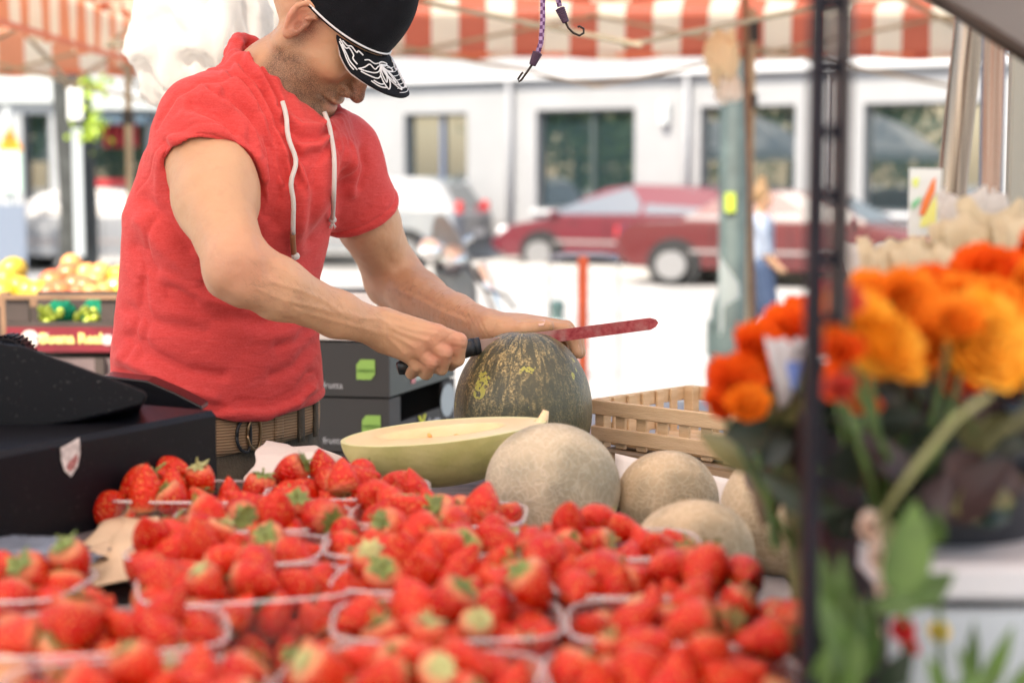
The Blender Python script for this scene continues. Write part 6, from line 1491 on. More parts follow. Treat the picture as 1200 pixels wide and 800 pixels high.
# ================================================================= SLATTED WOODEN CRATE
M_wood=mat('pale crate wood',(.74,.54,.33),.7,col2=(.60,.41,.23),vscale=5,stretch=(3,3,24),bump=.35,bscale=40,wide=(.3,.7)); 
def para_(c0,u,lu,v_,lv,z0,z1):
    q=[c0,c0+u*lu,c0+u*lu+v_*lv,c0+v_*lv]; a=[p+Vector((0,0,z0)) for p in q]; b2=[p+Vector((0,0,z1)) for p in q]; mb=MB()
    return mb.add(a+b2,[(0,1,2,3)[::-1],(4,5,6,7),(0,1,5,4),(1,2,6,5),(2,3,7,6),(3,0,4,7)])
def crate(name,label,corner,d1,l1,l2,h,zb,mslat,rails=2,nsl=9,cat='crate',group=None,gap=.52):
    d1=Vector((*d1,0)).normalized(); d2=Vector((-d1.y,d1.x,0)); c0=Vector((*corner,zb)); t=thing(name,label,cat,c0+d1*l1/2+d2*l2/2,group=group)
    Mr=Matrix((d1,d2,Vector((0,0,1)))).transposed()
    def bx(mb,a,b_,z,sx,sy,sz): mb.box(c0+d1*a+d2*b_+Vector((0,0,z)),(sx,sy,sz),Mr,bev=.0012)
    for a in(.009,l1-.009):
        for b_ in(.009,l2-.009): mb=MB(); bx(mb,a,b_,h/2,.018,.018,h); obj('corner_post',mb,mslat,t)
    for b_,o in((-.0035,-1),(l2+.0035,1)):
        for z in(h-.012,.022): mb=MB(); bx(mb,l1/2,b_,z,l1+.006,.006,.022); obj('rail',mb,mslat,t)
        mb=MB(); 
        for k in range(nsl): bx(mb,.03+(l1-.06)*(k+.5)/nsl,b_-o*.0062,h/2,(l1-.06)/nsl*(1-gap),.005,h*.94)
        obj('side_slats',mb,mslat,t)
    m2=max(3,int(nsl*l2/l1))
    for a,o in((-.0035,-1),(l1+.0035,1)):
        for z in(h-.012,.022): mb=MB(); bx(mb,a,l2/2,z,.006,l2-.002,.022); obj('rail',mb,mslat,t)
        mb=MB()
        for k in range(m2): bx(mb,a-o*.0062,.03+(l2-.06)*(k+.5)/m2,h/2,.005,(l2-.06)/m2*(1-gap),h*.94)
        obj('side_slats',mb,mslat,t)
    mb=MB()
    for k in range(6): bx(mb,l1/2,.02+(l2-.04)*(k+.5)/6,.004,l1-.01,(l2-.04)/6*.8,.005)
    obj('bottom',mb,mslat,t); return t
cn=P(697,478,2.56); crate('wooden_crate','empty pale slatted wooden crate to the right of the watermelon',(cn.x,cn.y),(.72,-.69),.42,.235,.074,1.040,M_wood)
und=thing('carton','low brown carton tray under the pale slatted crate','carton',(cn.x+.2,cn.y,1.0)); dA=Vector((.72,-.69,0)).normalized(); dB=Vector((-dA.y,dA.x,0)); cc0=Vector((cn.x,cn.y,0))
obj('body',para_(cc0,dA,.42,dB,.235,1.0,1.036),mat('brown carton board',(.36,.25,.15),.8,var=.15,vscale=5),und); obj('flap',para_(cc0+dA*.02-dB*.004,dA,.36,dB,.003,1.003,1.032),mat('brown carton flap',(.40,.28,.17),.8),und)
# ================================================================= BLACK SCALES
M_sc=mat('black moulded plastic',(.10,.095,.095),.42,spec=.14,col2=(.005,.0055,.008),vscale=260,detail=6,wide=(.66,.80),bump=.15,bscale=500); M_sc2=mat('black scale top',(.006,.0065,.009),.25,spec=.35)
sc=thing('weighing_scale','black shop scales with a shield sticker at the left edge of the counter','scale',(-.5,1.9,1.03))
f0=Vector((-.342,1.975,0)); f1=Vector((-.508,1.672,0)); fd=(f1-f0).normalized(); bk=Vector((-fd.y,fd.x,0)); bk=bk if bk.x<0 else -bk
Mr=Matrix((fd,bk,fd.cross(bk))).transposed()
ctr=f0+fd*.26+bk*.17; 
obj('base',MB().box(ctr+Vector((0,0,1.104)),(.52,.34,.146),Mr,bev=.006),M_sc,sc,bevel=0)
obj('foot_plate',MB().box(ctr+Vector((.01,-.01,1.022)),(.50,.33,.018),Mr,bev=.003),mat('grey rubber mat',(.09,.10,.12),.7),sc)
pl=[(-120,360),(5,402),(28,405),(150,450),(171,459),(173,465),(168,474),(140,482),(90,494),(30,503),(-60,512),(-120,512)]
pw=[P(x,y,1.86) for x,y in pl]; back=[p+Vector((-.05,.18,-.040)) for p in pw]; n=len(pw)
obj('housing',MB().add(pw+back,[tuple(range(n))[::-1],tuple(range(n,2*n))]+[(i,(i+1)%n,n+(i+1)%n,n+i) for i in range(n)]),M_sc,sc,bevel=.004)
pl=[(120,440),(172,446),(205,460),(236,476),(236,482),(120,482)]; pw=[P(x,y,2.10) for x,y in pl]; back=[p+Vector((0,.05,.0)) for p in pw]; n=len(pw)
obj('display_back',MB().add(pw+back,[tuple(range(n))[::-1],tuple(range(n,2*n))]+[(i,(i+1)%n,n+(i+1)%n,n+i) for i in range(n)]),M_sc2,sc,bevel=.002)
kc=P(12,420,2.0); mb=MB(); Rr=Matrix.Rotation(R(90),3,'X')
mb.lathe([(0,-.02),(.024,-.02),(.027,-.015),(.027,.015),(.024,.02),(0,.02)],30,kc,Rr)
for k in range(30):
    a=k/30*6.283; Mk=Matrix.Rotation(a,3,'Y'); mb.box(kc+Mk@Vector((0,0,.0275)),(.0028,.034,.003),Mk)
obj('knob',mb,M_sc,sc)
# shield sticker on the flank
sc_c=P(81,537,1.0); o_=Vector((0,0,CZ)); d_=(P(81,537,2)-o_).normalized(); nrm=-bk; tt_=((f0+Vector((0,0,1.1))-o_).dot(nrm))/d_.dot(nrm); sp_=o_+d_*tt_+nrm*.0012
ux=-fd; uz=Vector((0,0,1)); S_=[(-.0135,.013),(0,.016),(.0135,.020),(.0145,.004),(.010,-.010),(0,-.019),(-.009,-.011),(-.013,.001)]
def pr(pts,h,o,ax_,ay_):
    return MB().prism(pts,h,o,ax_,ay_)
nn=ux.cross(uz); sg=1 if nn.dot(nrm)>0 else -1
obj('sticker',pr(S_,.0008*sg,sp_,ux,uz),mat('worn white sticker',(.62,.58,.55),.5,var=.3,vscale=120),sc)
obj('sticker_emblem',pr([(-.004,-.004),(.009,.004),(.010,-.003),(.004,-.011),(-.003,-.013),(-.007,-.008)],.0004*sg,sp_+nrm*.001,ux,uz),mat('worn red print',(.42,.16,.15),.6,var=.5,vscale=260),sc)
b_=obj('tray',MB().box(P(40,632,1.72)+Vector((-.03,.02,-.012)),(.34,.20,.016),Matrix.Rotation(R(32),3,'Z'),bev=.004),mat('grey violet tray',(.13,.115,.125),.6,var=.5,vscale=8,stretch=(1,12,1)),loc=P(40,632,1.72)); tag(b_,'worn grey tray lying below the black scales','tray')
bag=cloth_blob('plastic_bag','crumpled bluish film at the corner below the black scales','bag',P(25,650,1.64),(.07,.05,.014),mat('bluish film',(.16,.19,.24),.25),31,None,40,20,.3)
# ================================================================= DARK CARTON STACK behind the knife
M_ck=mat('dark grey carton',(.036,.034,.032),.7,var=.12,vscale=4); M_ck2=mat('grey green carton',(.08,.09,.08),.7); M_grn=mat('leaf green label',(.26,.46,.09),.6); M_wl=mat('white lettering',(.5,.5,.5),.6)
kc0=Vector((-.232,3.2,0)); dr_=Vector((.31,.95,0)).normalized(); dl_=Vector((-.985,.17,0)).normalized(); 
def para(mb,c0,u,lu,v_,lv,z0,z1):
    q=[c0,c0+u*lu,c0+u*lu+v_*lv,c0+v_*lv]; a=[p+Vector((0,0,z0)) for p in q]; b2=[p+Vector((0,0,z1)) for p in q]
    mb.add(a+b2,[(0,1,2,3)[::-1],(4,5,6,7),(0,1,5,4),(1,2,6,5),(2,3,7,6),(3,0,4,7)]); return mb
ztops=[1.138,1.032,.926,.820,.714,.608,.502,.396,.290,.184]
names=['topmost','second','third','fourth','fifth','sixth','seventh','eighth','ninth']
for i in range(9):
    z1=ztops[i]-.004; z0=ztops[i+1]
    t=thing('carton',names[i]+' dark grey fruit carton down the stack behind the knife handle','carton',(-.35,3.35,z0),group='dark grey fruit cartons stacked behind the knife')
    para(MB(),kc0,dl_,.30,dr_,.36,z0,z1); w_=.006
    # four walls with a hand hole in the right flank
    mb=para(MB(),kc0,dl_,.30,dr_,w_,z0,z1); obj('side_panel',mb,M_ck,t)
    mb=para(MB(),kc0+dr_*(.36-w_),dl_,.30,dr_,w_,z0,z1); obj('side_panel',mb,M_ck,t)
    mb=para(MB(),kc0+dl_*(.30-w_)+dr_*w_,dl_,w_,dr_,.36-2*w_,z0,z1); obj('side_panel',mb,M_ck,t)
    mb=MB(); h=z1-z0
    para(mb,kc0+dr_*w_,dl_,w_,dr_,.36-2*w_,z0,z0+h*.50); para(mb,kc0+dr_*w_,dl_,w_,dr_,.05,z0+h*.501,z1); para(mb,kc0+dr_*(.36-.07),dl_,w_,dr_,.07-w_,z0+h*.501,z1)
    if i==0: para(mb,kc0+dr_*(w_+.0501),dl_,w_,dr_,.36-.07-w_-.0502,z0+h*.80,z1)
    obj('side_panel',mb,M_ck2 if i==0 else M_ck,t)
    mb=para(MB(),kc0+dl_*w_+dr_*w_,dl_,.30-2*w_,dr_,.36-2*w_,z0+.001,z0+.006); obj('bottom',mb,mat('carton inside',(.02,.02,.03),.8),t)
    if i<3:
        fn_=Vector((-dl_.y,dl_.x,0)); fn_=fn_ if fn_.y<0 else -fn_
        c_=kc0+dl_*(.045 if i==0 else .035)+fn_*.001+Vector((0,0,z0+h*.50)); ptsl=[(-.018,-.018),(.010,-.018),(.018,-.008),(.018,.020),(-.010,.020),(-.018,.010)]
        u_=-dl_; mb=MB().prism(ptsl,.0012,c_,u_,(0,0,1)); obj('label_leaf',mb,M_grn,t)
        text_mesh('lettering','natura',.012,M_grn if False else mat('dark green print',(.10,.22,.04),.6),t,c_+fn_*.003,u_,(0,0,1),.0004)
        text_mesh('lettering','frutta',.018,M_wl,t,kc0+dl_*.11+fn_*.002+Vector((0,0,z0+h*.2)),u_,(0,0,1),.0004)
        rn=Vector((dr_.y,-dr_.x,0)); rn=rn if rn.x>0 else -rn
        if i==1:
            text_mesh('lettering','selezione',.030,M_wl,t,kc0+dr_*.085+rn*.002+Vector((0,0,z0+h*.26)),dr_,(0,0,1),.0004,.0006)
            text_mesh('lettering','frutta',.030,M_wl,t,kc0+dr_*.235+rn*.002+Vector((0,0,z0+h*.26)),dr_,(0,0,1),.0004,.0006)
            text_mesh('lettering','X',.052,mat('yellow print',(.62,.62,.03),.6),t,kc0+dr_*.165+rn*.003+Vector((0,0,z0+h*.28)),dr_,(0,0,1),.0004,.002)
            obj('label_disc',MB().lathe([(0,.0),(.034,0),(.034,.001),(0,.001)],24,kc0+dr_*.315+rn*.001+Vector((0,0,z0+h*.60)),rn.to_track_quat('Z','Y').to_matrix(),sx=1.2),mat('pale grey print',(.36,.40,.40),.6),t)
        if i==0:
            obj('label_strip',MB().box(kc0+dr_*.17+rn*.001+Vector((0,0,z0+h*.3)),(.001,.07,.03),Matrix((rn,dr_,Vector((0,0,1)))).transposed()),mat('pale print',(.35,.42,.36),.6),t)
            obj('label_strip',MB().box(kc0+dr_*.12+rn*.002+Vector((0,0,z0+h*.3)),(.001,.02,.035),Matrix((rn,dr_,Vector((0,0,1)))).transposed()),mat('rose print',(.6,.2,.2),.6),t)
pp=thing('trestle','low wooden stand under the dark carton stack','stand',(-.35,3.35,0)); obj('top',para(MB(),kc0-dr_*.02,dl_,.34,dr_,.40,.15,.18),M_board,pp)
for a_ in(.02,.28):
    for b2 in(.02,.34): obj('leg',MB().box(kc0+dl_*a_+dr_*b2+Vector((0,0,.075)),(.04,.04,.149)),M_board,pp)
# white tray with salad on top of the stack
wtb=thing('white_carton','open white carton on top of the dark stack, seen between the vendor\'s arms','carton',(-.36,3.4,1.14))
mb=MB(); para(mb,kc0+dl_*.02+dr_*.01,dl_,.30,dr_,.006,1.138,1.205); obj('side_panel',mb,M_wpap,wtb); mb=para(MB(),kc0+dl_*.02+dr_*.34,dl_,.30,dr_,.006,1.138,1.205); obj('side_panel',mb,M_wpap,wtb)
mb=para(MB(),kc0+dl_*.02+dr_*.017,dl_,.006,dr_,.322,1.138,1.205); obj('side_panel',mb,M_wpap,wtb); mb=para(MB(),kc0+dl_*.314+dr_*.017,dl_,.006,dr_,.322,1.138,1.205); obj('side_panel',mb,M_wpap,wtb)
mb=para(MB(),kc0+dl_*.027+dr_*.017,dl_,.286,dr_,.322,1.139,1.143); obj('bottom',mb,M_wpap,wtb)
# beige carton beneath / beside
bc=thing('beige_carton','plain beige carton behind the cut melon, right of the dark stack','carton',(-.12,3.02,.9)); 
obj('body',MB().box((-.165,3.02,.455),(.25,.26,.909),Matrix.Rotation(R(12),3,'Z'),bev=.004),mat('beige carton board',(.52,.43,.32),.8),bc); obj('flap',MB().box((-.165,2.90,.93),(.25,.006,.05),Matrix.Rotation(R(12),3,'Z')),mat('carton flap',(.55,.46,.35),.8),bc)
obj('edge_strip',MB().box((-.040,2.935,.83),(.022,.022,.28)),M_or,bc)
# ================================================================= FRUIT STAND AT THE LEFT
YF=4.0
M_dkw=mat('dark crate wood',(.05,.035,.03),.7,var=.3,vscale=8); M_brw=mat('brown crate wood',(.25,.14,.08),.7,var=.3,vscale=8)
fs_=thing('fruit_stand','trestle stand under the fruit crates at the far left','stand',(-1.1,4.2,0))
zf=P(80,415,YF).z
obj('top',MB().box((-1.20,4.24,zf-.10),(.95,.62,.03)),M_dkw,fs_)
for x_ in(-1.62,-.78):
    for y_ in(3.98,4.5): obj('leg',MB().box((x_,y_,(zf-.116)/2),(.05,.05,zf-.116)),M_dkw,fs_)
# lower crate, label crate
xl2,xr2=P(8,400,YF).x,P(172,400,YF).x
lc_=thing('fruit_crate','dark crate with a red label in cream lettering, holding green net bags','crate',((xl2+xr2)/2,YF+.12,zf))
z_a,z_b,z_c=P(80,412,YF).z,P(80,383,YF).z,P(80,350,YF).z
xm=(xl2+xr2)/2; W_=xr2-xl2
obj('front_panel',MB().box((xm,YF,(z_a+z_b)/2),(W_,.01,z_b-z_a)),mat('crimson label',(.18,.008,.018),.5,var=.2,vscale=20),lc_)
obj('rail',MB().box((xm,YF+.004,z_b+.006),(W_,.014,.012)),M_dkw,lc_); obj('rail',MB().box((xm,YF-.002,z_c+.004),(W_,.014,.010)),M_brw,lc_)
for x_ in(P(20,360,YF).x,P(132,360,YF).x): obj('corner_post',MB().box((x_,YF+.004,(z_b+z_c)/2+.006),(.055,.012,z_c-z_b-.014)),M_dkw,lc_)
obj('corner_post',MB().box((P(124,360,YF).x,YF+.02,(z_b+z_c)/2),(.02,.02,z_c-z_b)),M_brw,lc_); obj('corner_post',MB().box((P(6,380,YF).x,YF+.01,(z_a+z_c)/2),(.02,.02,z_c-z_a+.03)),M_brw,lc_)
obj('back_panel',MB().box((xm,YF+.27,(z_a+z_c)/2),(W_,.01,z_c-z_a)),M_dkw,lc_); obj('bottom',MB().box((xm,YF+.14,z_a+.004),(W_,.25,.006)),M_dkw,lc_)
text_mesh('lettering','Buena Real',.033,mat('cream lettering',(.75,.66,.22),.5),lc_,(P(84,397,YF).x,YF-.007,(z_a+z_b)/2+.002),(1,0,0),(0,0,1),.0006,.0014)
obj('label_disc',MB().lathe([(0,0),(.021,0),(.021,.001),(0,.001)],24,P(35,397,YF-.006),Matrix.Rotation(R(90),3,'X')),mat('cream disc',(.60,.55,.50),.6),lc_)
obj('label_disc',MB().lathe([(0,0),(.013,0),(.013,.001),(0,.001)],24,P(126,398,YF-.006),Matrix.Rotation(R(90),3,'X'),sx=1.2),mat('rose disc',(.60,.42,.42),.6),lc_)
obj('label_leaf',MB().prism([(-.016,-.008),(.012,.0),(.016,.010),(-.006,.008)],.001,P(49,395,YF-.006),(1,0,0),(0,0,1)),mat('rose disc2',(.60,.42,.42),.6),lc_)
# net bags of limes
M_net=fabric_translucent('green net','obj',(.02,.30,.17),(.02,.30,.17),1,0,.5); M_lime=mat('lime grape skin',(.42,.52,.06),.4,var=.3,vscale=30)
for i,(px_,lab) in enumerate(((55,'left'),(98,'right'))):
    t=thing('net_bag','green net bag of pale grapes, the %s one in the crate with the red label'%lab,'net bag',P(px_,372,YF+.06))
    cloth_blob('net','','',P(px_+14,368,YF+.08),(.036,.04,.032),M_net,50+i,amp=.2,parent=t)
    rng=np.random.RandomState(60+i)
    for k in range(12):
        q=P(px_-8+rng.rand()*24,362+rng.rand()*16,YF+.02+rng.rand()*.02); obj('grape',MB().lathe([(0,-.011),(.007,-.008),(.0105,0),(.007,.008),(0,.011)],10,q),M_lime,t,smooth=True)
uc=thing('wooden_crate','plain dark crate under the one with the red label','crate',(xm,YF+.12,zf-.085))
obj('front_panel',MB().box((xm,YF+.006,zf-.046),(W_*.98,.01,.072)),mat('worn violet brown board',(.14,.10,.10),.7,var=.4,vscale=9),uc); obj('bottom',MB().box((xm,YF+.14,zf-.078),(W_*.98,.25,.006)),M_dkw,uc); obj('back_panel',MB().box((xm,YF+.265,zf-.046),(W_*.98,.01,.072)),M_dkw,uc)
for x_ in(P(118,430,YF).x,P(12,430,YF).x): obj('corner_post',MB().box((x_,YF-.006,zf-.046),(.022,.012,.074)),M_dkw,uc)
b3=thing('fruit_display','low dark box behind the red labelled crate carrying the heaped fruit','crate',(-1.15,4.42,zf)); zt_=P(80,352,4.42).z
obj('body',MB().box((-1.2,4.47,(zf-.085+zt_)/2),(.95,.34,zt_-zf+.085)),M_dkw,b3); obj('rim',MB().box((-1.2,4.305,zt_+.008),(.95,.012,.03)),M_brw,b3)
def fruit(name,label,grp,c,r,mat_,el=1.0,rot=None,cat=None):
    o=obj(name,MB().lathe([(0,-1.0*el*r),(.35*r,-.95*el*r),(.72*r,-.7*el*r),(.95*r,-.3*el*r),(r,0),(.95*r,.35*el*r),(.7*r,.72*el*r),(.3*r,.93*el*r),(0,.88*el*r)],18,c,rot),mat_,loc=c,smooth=True); tag(o,label,cat or name,grp)
    q=Matrix.Identity(3) if rot is None else rot
    obj('stem',MB().tube([Vector(c)+q@Vector((0,0,.86*el*r)),Vector(c)+q@Vector((.002,0,1.02*el*r))],.0025,5),M_rod,o); return o
M_pe=mat('peach skin',(.62,.22,.07),.35,col2=(.72,.10,.05),vscale=14,wide=(.35,.65),coat=.2); M_orr=mat('orange peel',(.60,.22,.03),.35,bump=.3,bscale=300,coat=.3); M_lem=mat('lemon peel',(.58,.40,.03),.35,bump=.3,bscale=300,coat=.3); M_ap=mat('apricot skin',(.66,.33,.10),.4,col2=(.80,.28,.08),vscale=12,coat=.2)
rng=np.random.RandomState(77)
sets=[('peach','rosy peach in the heap left of the vendor\'s waist','peaches heaped behind the red labelled crate',M_pe,[(62,332),(80,322),(88,336),(70,345),(100,340),(58,348),(92,348)],.036,1),
 ('apricot','pale apricot beside the peaches in the fruit heap','apricots heaped behind the red labelled crate',M_ap,[(112,332),(122,344),(108,348),(136,338),(118,322),(84,310),(102,322)],.033,1),
 ('lemon','yellow lemon nearest the vendor\'s back in the fruit heap','lemons heaped behind the red labelled crate',M_lem,[(150,330),(158,342),(146,345),(155,318),(166,334),(140,326)],.030,1.25),
 ('quince','golden yellow quince at the left edge of the fruit heap','golden fruit at the left edge',M_lem,[(8,330),(22,338),(34,344),(4,345),(15,318),(46,346),(-8,332)],.036,1.15)]
for nm,lab,grp,m_,ps,r,el in sets:
    for k,(x_,y_) in enumerate(ps):
        Yk=4.36+(352-y_)*.006; c_=P(x_,y_,Yk); fruit(nm,lab,grp,c_,r*(.92+.16*rng.rand()),m_,el,Euler(rng.rand(3)*2-1).to_matrix())
# ================================================================= FLOWERS
def petal_mesh(mb,base,out,up,w,l,curl,n=5):
    side=out.cross(up).normalized()
    def fn(u,v):
        t=v; ww=w*math.sin(math.pi*min(1,.18+t*.72))**.8*(1-.25*t**4); a=(u-.5)*2
        p=base+up*(l*t)+out*(curl*l*(t**2))+side*(a*ww)-out*(abs(a)**2*ww*.45*(1-t*.5))+out*.0
        return p+out*(.08*l*math.sin(a*3+t*5))
    mb.grid(fn,n,6)
def bloom(name,c,r,axis,m,parent,seed,open_=.55):
    rng=np.random.RandomState(seed); ax_=Vector(axis).normalized(); q=ax_.to_track_quat('Z','Y').to_matrix(); mb=MB()
    rings=[(3,.20,.05),(4,.42,.12),(5,.62,.28),(7,.82,.50),(8,1.0,.80),(9,1.05,1.15)]
    for ri,(n,rr_,cu) in enumerate(rings):
        for k in range(n):
            a=2*math.pi*k/n+ri*.7+rng.rand()*.3; o=q@Vector((math.cos(a),math.sin(a),0)); b=Vector(c)+o*(r*.34*rr_)-ax_*r*.55
            petal_mesh(mb,b,o,ax_,r*(.30+.26*rr_),r*(1.05+.12*rng.rand()-.10*ri*open_),cu*open_)
    return obj(name,mb,m,parent,smooth=True,fix=False)
def petal_mat(nm,c1,c2,tr=.35):
    m=bpy.data.materials.new(nm); m.use_nodes=True; N,L=nodes(m); N.remove(N['Principled BSDF']); c=mixc(N,L,noise(N,L,25,3,.3,.7),c1,c2); d=N.new('ShaderNodeBsdfDiffuse'); t=N.new('ShaderNodeBsdfTranslucent'); ms=N.new('ShaderNodeMixShader'); ms.inputs[0].default_value=tr; L.new(c,d.inputs[0]); L.new(c,t.inputs[0]); L.new(d.outputs[0],ms.inputs[1]); L.new(t.outputs[0],ms.inputs[2]); L.new(ms.outputs[0],N['Material Output'].inputs[0]); return m
M_f=[petal_mat('orange petals',(.85,.21,.02),(.92,.32,.04)),petal_mat('golden orange petals',(.92,.38,.03),(.94,.52,.08)),petal_mat('red orange petals',(.80,.09,.02),(.90,.17,.02)),petal_mat('pink red petals',(.62,.05,.06),(.75,.14,.08)),petal_mat('cream pink petals',(.80,.62,.52),(.85,.72,.62))]
M_lf=[mat('dark leaf',(.012,.022,.010),.45,var=.4,vscale=20),mat('mid leaf',(.07,.13,.03),.45,var=.4,vscale=20),mat('olive leaf',(.16,.15,.06),.5,var=.4,vscale=20),mat('maroon leaf',(.045,.022,.022),.5,var=.4,vscale=20),mat('fresh leaf',(.08,.145,.028),.4,var=.35,vscale=25)]
def leaf(mb,b,d,nrm,l,w,droop=.2,n=7):
    d=Vector(d).normalized(); s=d.cross(Vector(nrm)).normalized(); up=s.cross(d)
    def fn(u,v):
        a=(u-.5)*2; ww=w*math.sin(math.pi*v**.8)**.9*.5; return Vector(b)+d*l*v+s*a*ww+up*(abs(a)*ww*.35-droop*l*v*v)
    mb.grid(fn,5,n)
def leaf_obj(par,b,d,nrm,l,w,m,droop=.2):
    mb=MB(); leaf(mb,b,d,nrm,l,w,droop); d_=Vector(d).normalized(); mb.tube([Vector(b)-d_*l*.15,Vector(b)+d_*l*.1],.0012,5)
    return obj('leaf',mb,m,par,smooth=True,fix=False)
def bouquet(name,label,cat,root,items,nleaf,leafbox,lm,seed,extra=None):
    rng=np.random.RandomState(seed); t=thing(name,label,cat,root); rt=Vector(root)
    for i,(px_,py_,Y,r_px,mi) in enumerate(items):
        c=P(px_,py_,Y); r=r_px/FOC*Y*1.22; ax_=Vector((rng.randn()*.45,-.75+rng.randn()*.25,.75+rng.randn()*.25)); fl=bloom('bloom',c,r,ax_,M_f[mi],t,seed*31+i,.45+.4*rng.rand())
        mb=MB(); mid=c.lerp(rt,.5)+Vector((rng.randn()*.006,rng.randn()*.006,0)); mb.tube([c-ax_.normalized()*r*.45,mid,rt+Vector((rng.randn()*.01,rng.randn()*.01,0))],.0022,6); obj('stem',mb,M_lf[1],t,smooth=True)
    for k in range(nleaf):
        x0,x1,y0,y1,Y0,Y1=leafbox; b=P(x0+(x1-x0)*rng.rand(),y0+(y1-y0)*rng.rand(),Y0+(Y1-Y0)*rng.rand()); d=Vector((rng.randn(),rng.randn()*.6,rng.randn()*.5+.5)); leaf_obj(t,b,d,(rng.randn()*.4,-1,rng.randn()*.5),.035+.03*rng.rand(),.020+.016*rng.rand(),M_lf[lm[rng.randint(len(lm))]],.3*rng.rand())
    return t
bb1=bouquet('bouquet','big bunch of orange and golden roses right of the dark upright','flowers',P(1060,640,1.18),
 [(1038,402,1.06,52,1),(995,372,1.10,36,0),(1062,352,1.14,36,0),(1012,345,1.20,30,0),(1098,392,1.12,44,0),(1152,402,1.08,58,1),(1000,440,1.12,36,2),(1092,345,1.22,34,2),(1125,352,1.20,34,0),(1078,430,1.16,32,0),(1120,440,1.14,32,2),(975,400,1.16,26,2),(968,355,1.2,26,3),(988,410,1.03,24,2),(992,350,1.04,20,3),(985,455,1.03,20,3),(1120,375,1.06,30,0),(1060,385,1.2,34,2),(1165,365,1.16,34,0),(1010,468,1.12,22,2)],90,(985,1150,460,630,1.10,1.26),[0,0,0,1,3,2],3)
bb2=bouquet('bouquet','bunch of red orange roses at the right edge, behind the golden ones','flowers',P(1190,640,1.24),
 [(1170,322,1.26,46,2),(1205,350,1.20,42,0),(1140,318,1.30,28,2),(1212,405,1.14,52,1),(1185,452,1.18,34,0),(1215,300,1.3,34,2),(1225,470,1.2,30,2)],70,(1110,1215,460,630,1.14,1.32),[0,0,2,3,2,0],5)
bb3=bouquet('bouquet','small wrapped bunch of red orange roses left of the dark upright','flowers',P(935,640,1.22),
 [(862,448,1.24,32,2),(848,472,1.26,24,2),(892,412,1.26,36,2),(925,388,1.28,34,2),(876,476,1.22,26,0),(905,440,1.30,24,3),(942,372,1.30,28,2)],30,(890,960,470,580,1.22,1.36),[2,0,3,2],8)
# paper and film wraps
M_wr=fabric_translucent('white wrap','obj',(.78,.78,.80),(.78,.78,.80),1,0,.4); M_blue=mat('blue print on wrap',(.12,.20,.50),.5)
def wrap(par,c,rx,rz,m,seed,nm='wrap'):
    return cloth_blob(nm,'','',c,(rx,rx*.35,rz),m,seed,amp=.25,parent=par)
cone_wrap('wrap','','',P(920,400,1.24),.014,.05,M_wr,91,parent=bb3); cone_wrap('wrap_print','','',P(931,425,1.215),.006,.02,M_blue,92,parent=bb3)
wrap(bb3,P(905,520,1.30),.018,.05,mat('brown leaf wrap',(.16,.11,.07),.6,var=.4,vscale=25),93)
mb=MB()
for k in range(6): mb.tube([P(905+k*6,500,1.25),P(925+k*3,620,1.24),P(938,800,1.22)],.0022,6)
obj('stem',mb,M_lf[2],bb3,smooth=True)
tw=[(1050,285,1.50,.030,.16),(1098,292,1.46,.034,.16),(1150,262,1.5,.044,.16),(1200,250,1.52,.05,.17),(1235,262,1.45,.05,.16)]
for i,(x_,y_,Y,rx,rz) in enumerate(tw): cone_wrap('tissue_wrap','cream tissue cone standing behind the orange roses','tissue',P(x_,y_,Y),rx,rz,M_cream,70+i,'cream tissue wraps behind the roses')
cone_wrap('film_wrap','clear white film cone peaking behind the tissue, right of the price card','film',P(1138,228,1.6),.030,.17,M_film,81)
cone_wrap('film_wrap','clear white film cone between the dark upright and the price card','film',P(1030,290,1.7),.032,.14,M_film,84)
# price card
pc=thing('price_card','upright white card with an orange stripe, yellow corner and green marks','card',P(1083,235,1.65))
def cq(pts,Y,off,m,nm,par): 
    q=[P(x,y,Y)+Vector((0,off,0)) for x,y in pts]; n=len(q); obj(nm,MB().add(q+[p+Vector((0,.0012,0)) for p in q],[tuple(range(n))[::-1],tuple(range(n,2*n))]+[(i,(i+1)%n,n+(i+1)%n,n+i) for i in range(n)]),m,par)
cq([(1066,197),(1104,198),(1100,276),(1064,276)],1.65,0,mat('card white',(.70,.74,.72),.5),'card',pc)
cq([(1092,212),(1096,208),(1095,224),(1083,252),(1077,252),(1081,236)],1.65,-.002,mat('orange stroke',(.80,.20,.05),.5),'print',pc)
cq([(1090,240),(1098,226),(1096,264),(1078,266),(1080,256)],1.65,-.0015,mat('yellow patch',(.80,.80,.25),.5),'print',pc)
cq([(1069,210),(1077,208),(1074,220),(1070,218)],1.65,-.002,mat('lime patch',(.70,.80,.20),.5),'print',pc); cq([(1068,238),(1078,230),(1078,236),(1069,246)],1.65,-.002,mat('green patch',(.20,.55,.30),.5),'print',pc)
obj('stick',MB().tube([P(1083,270,1.653),P(1080,420,1.65),P(1080,640,1.62)],.0025,6),M_wood,pc)
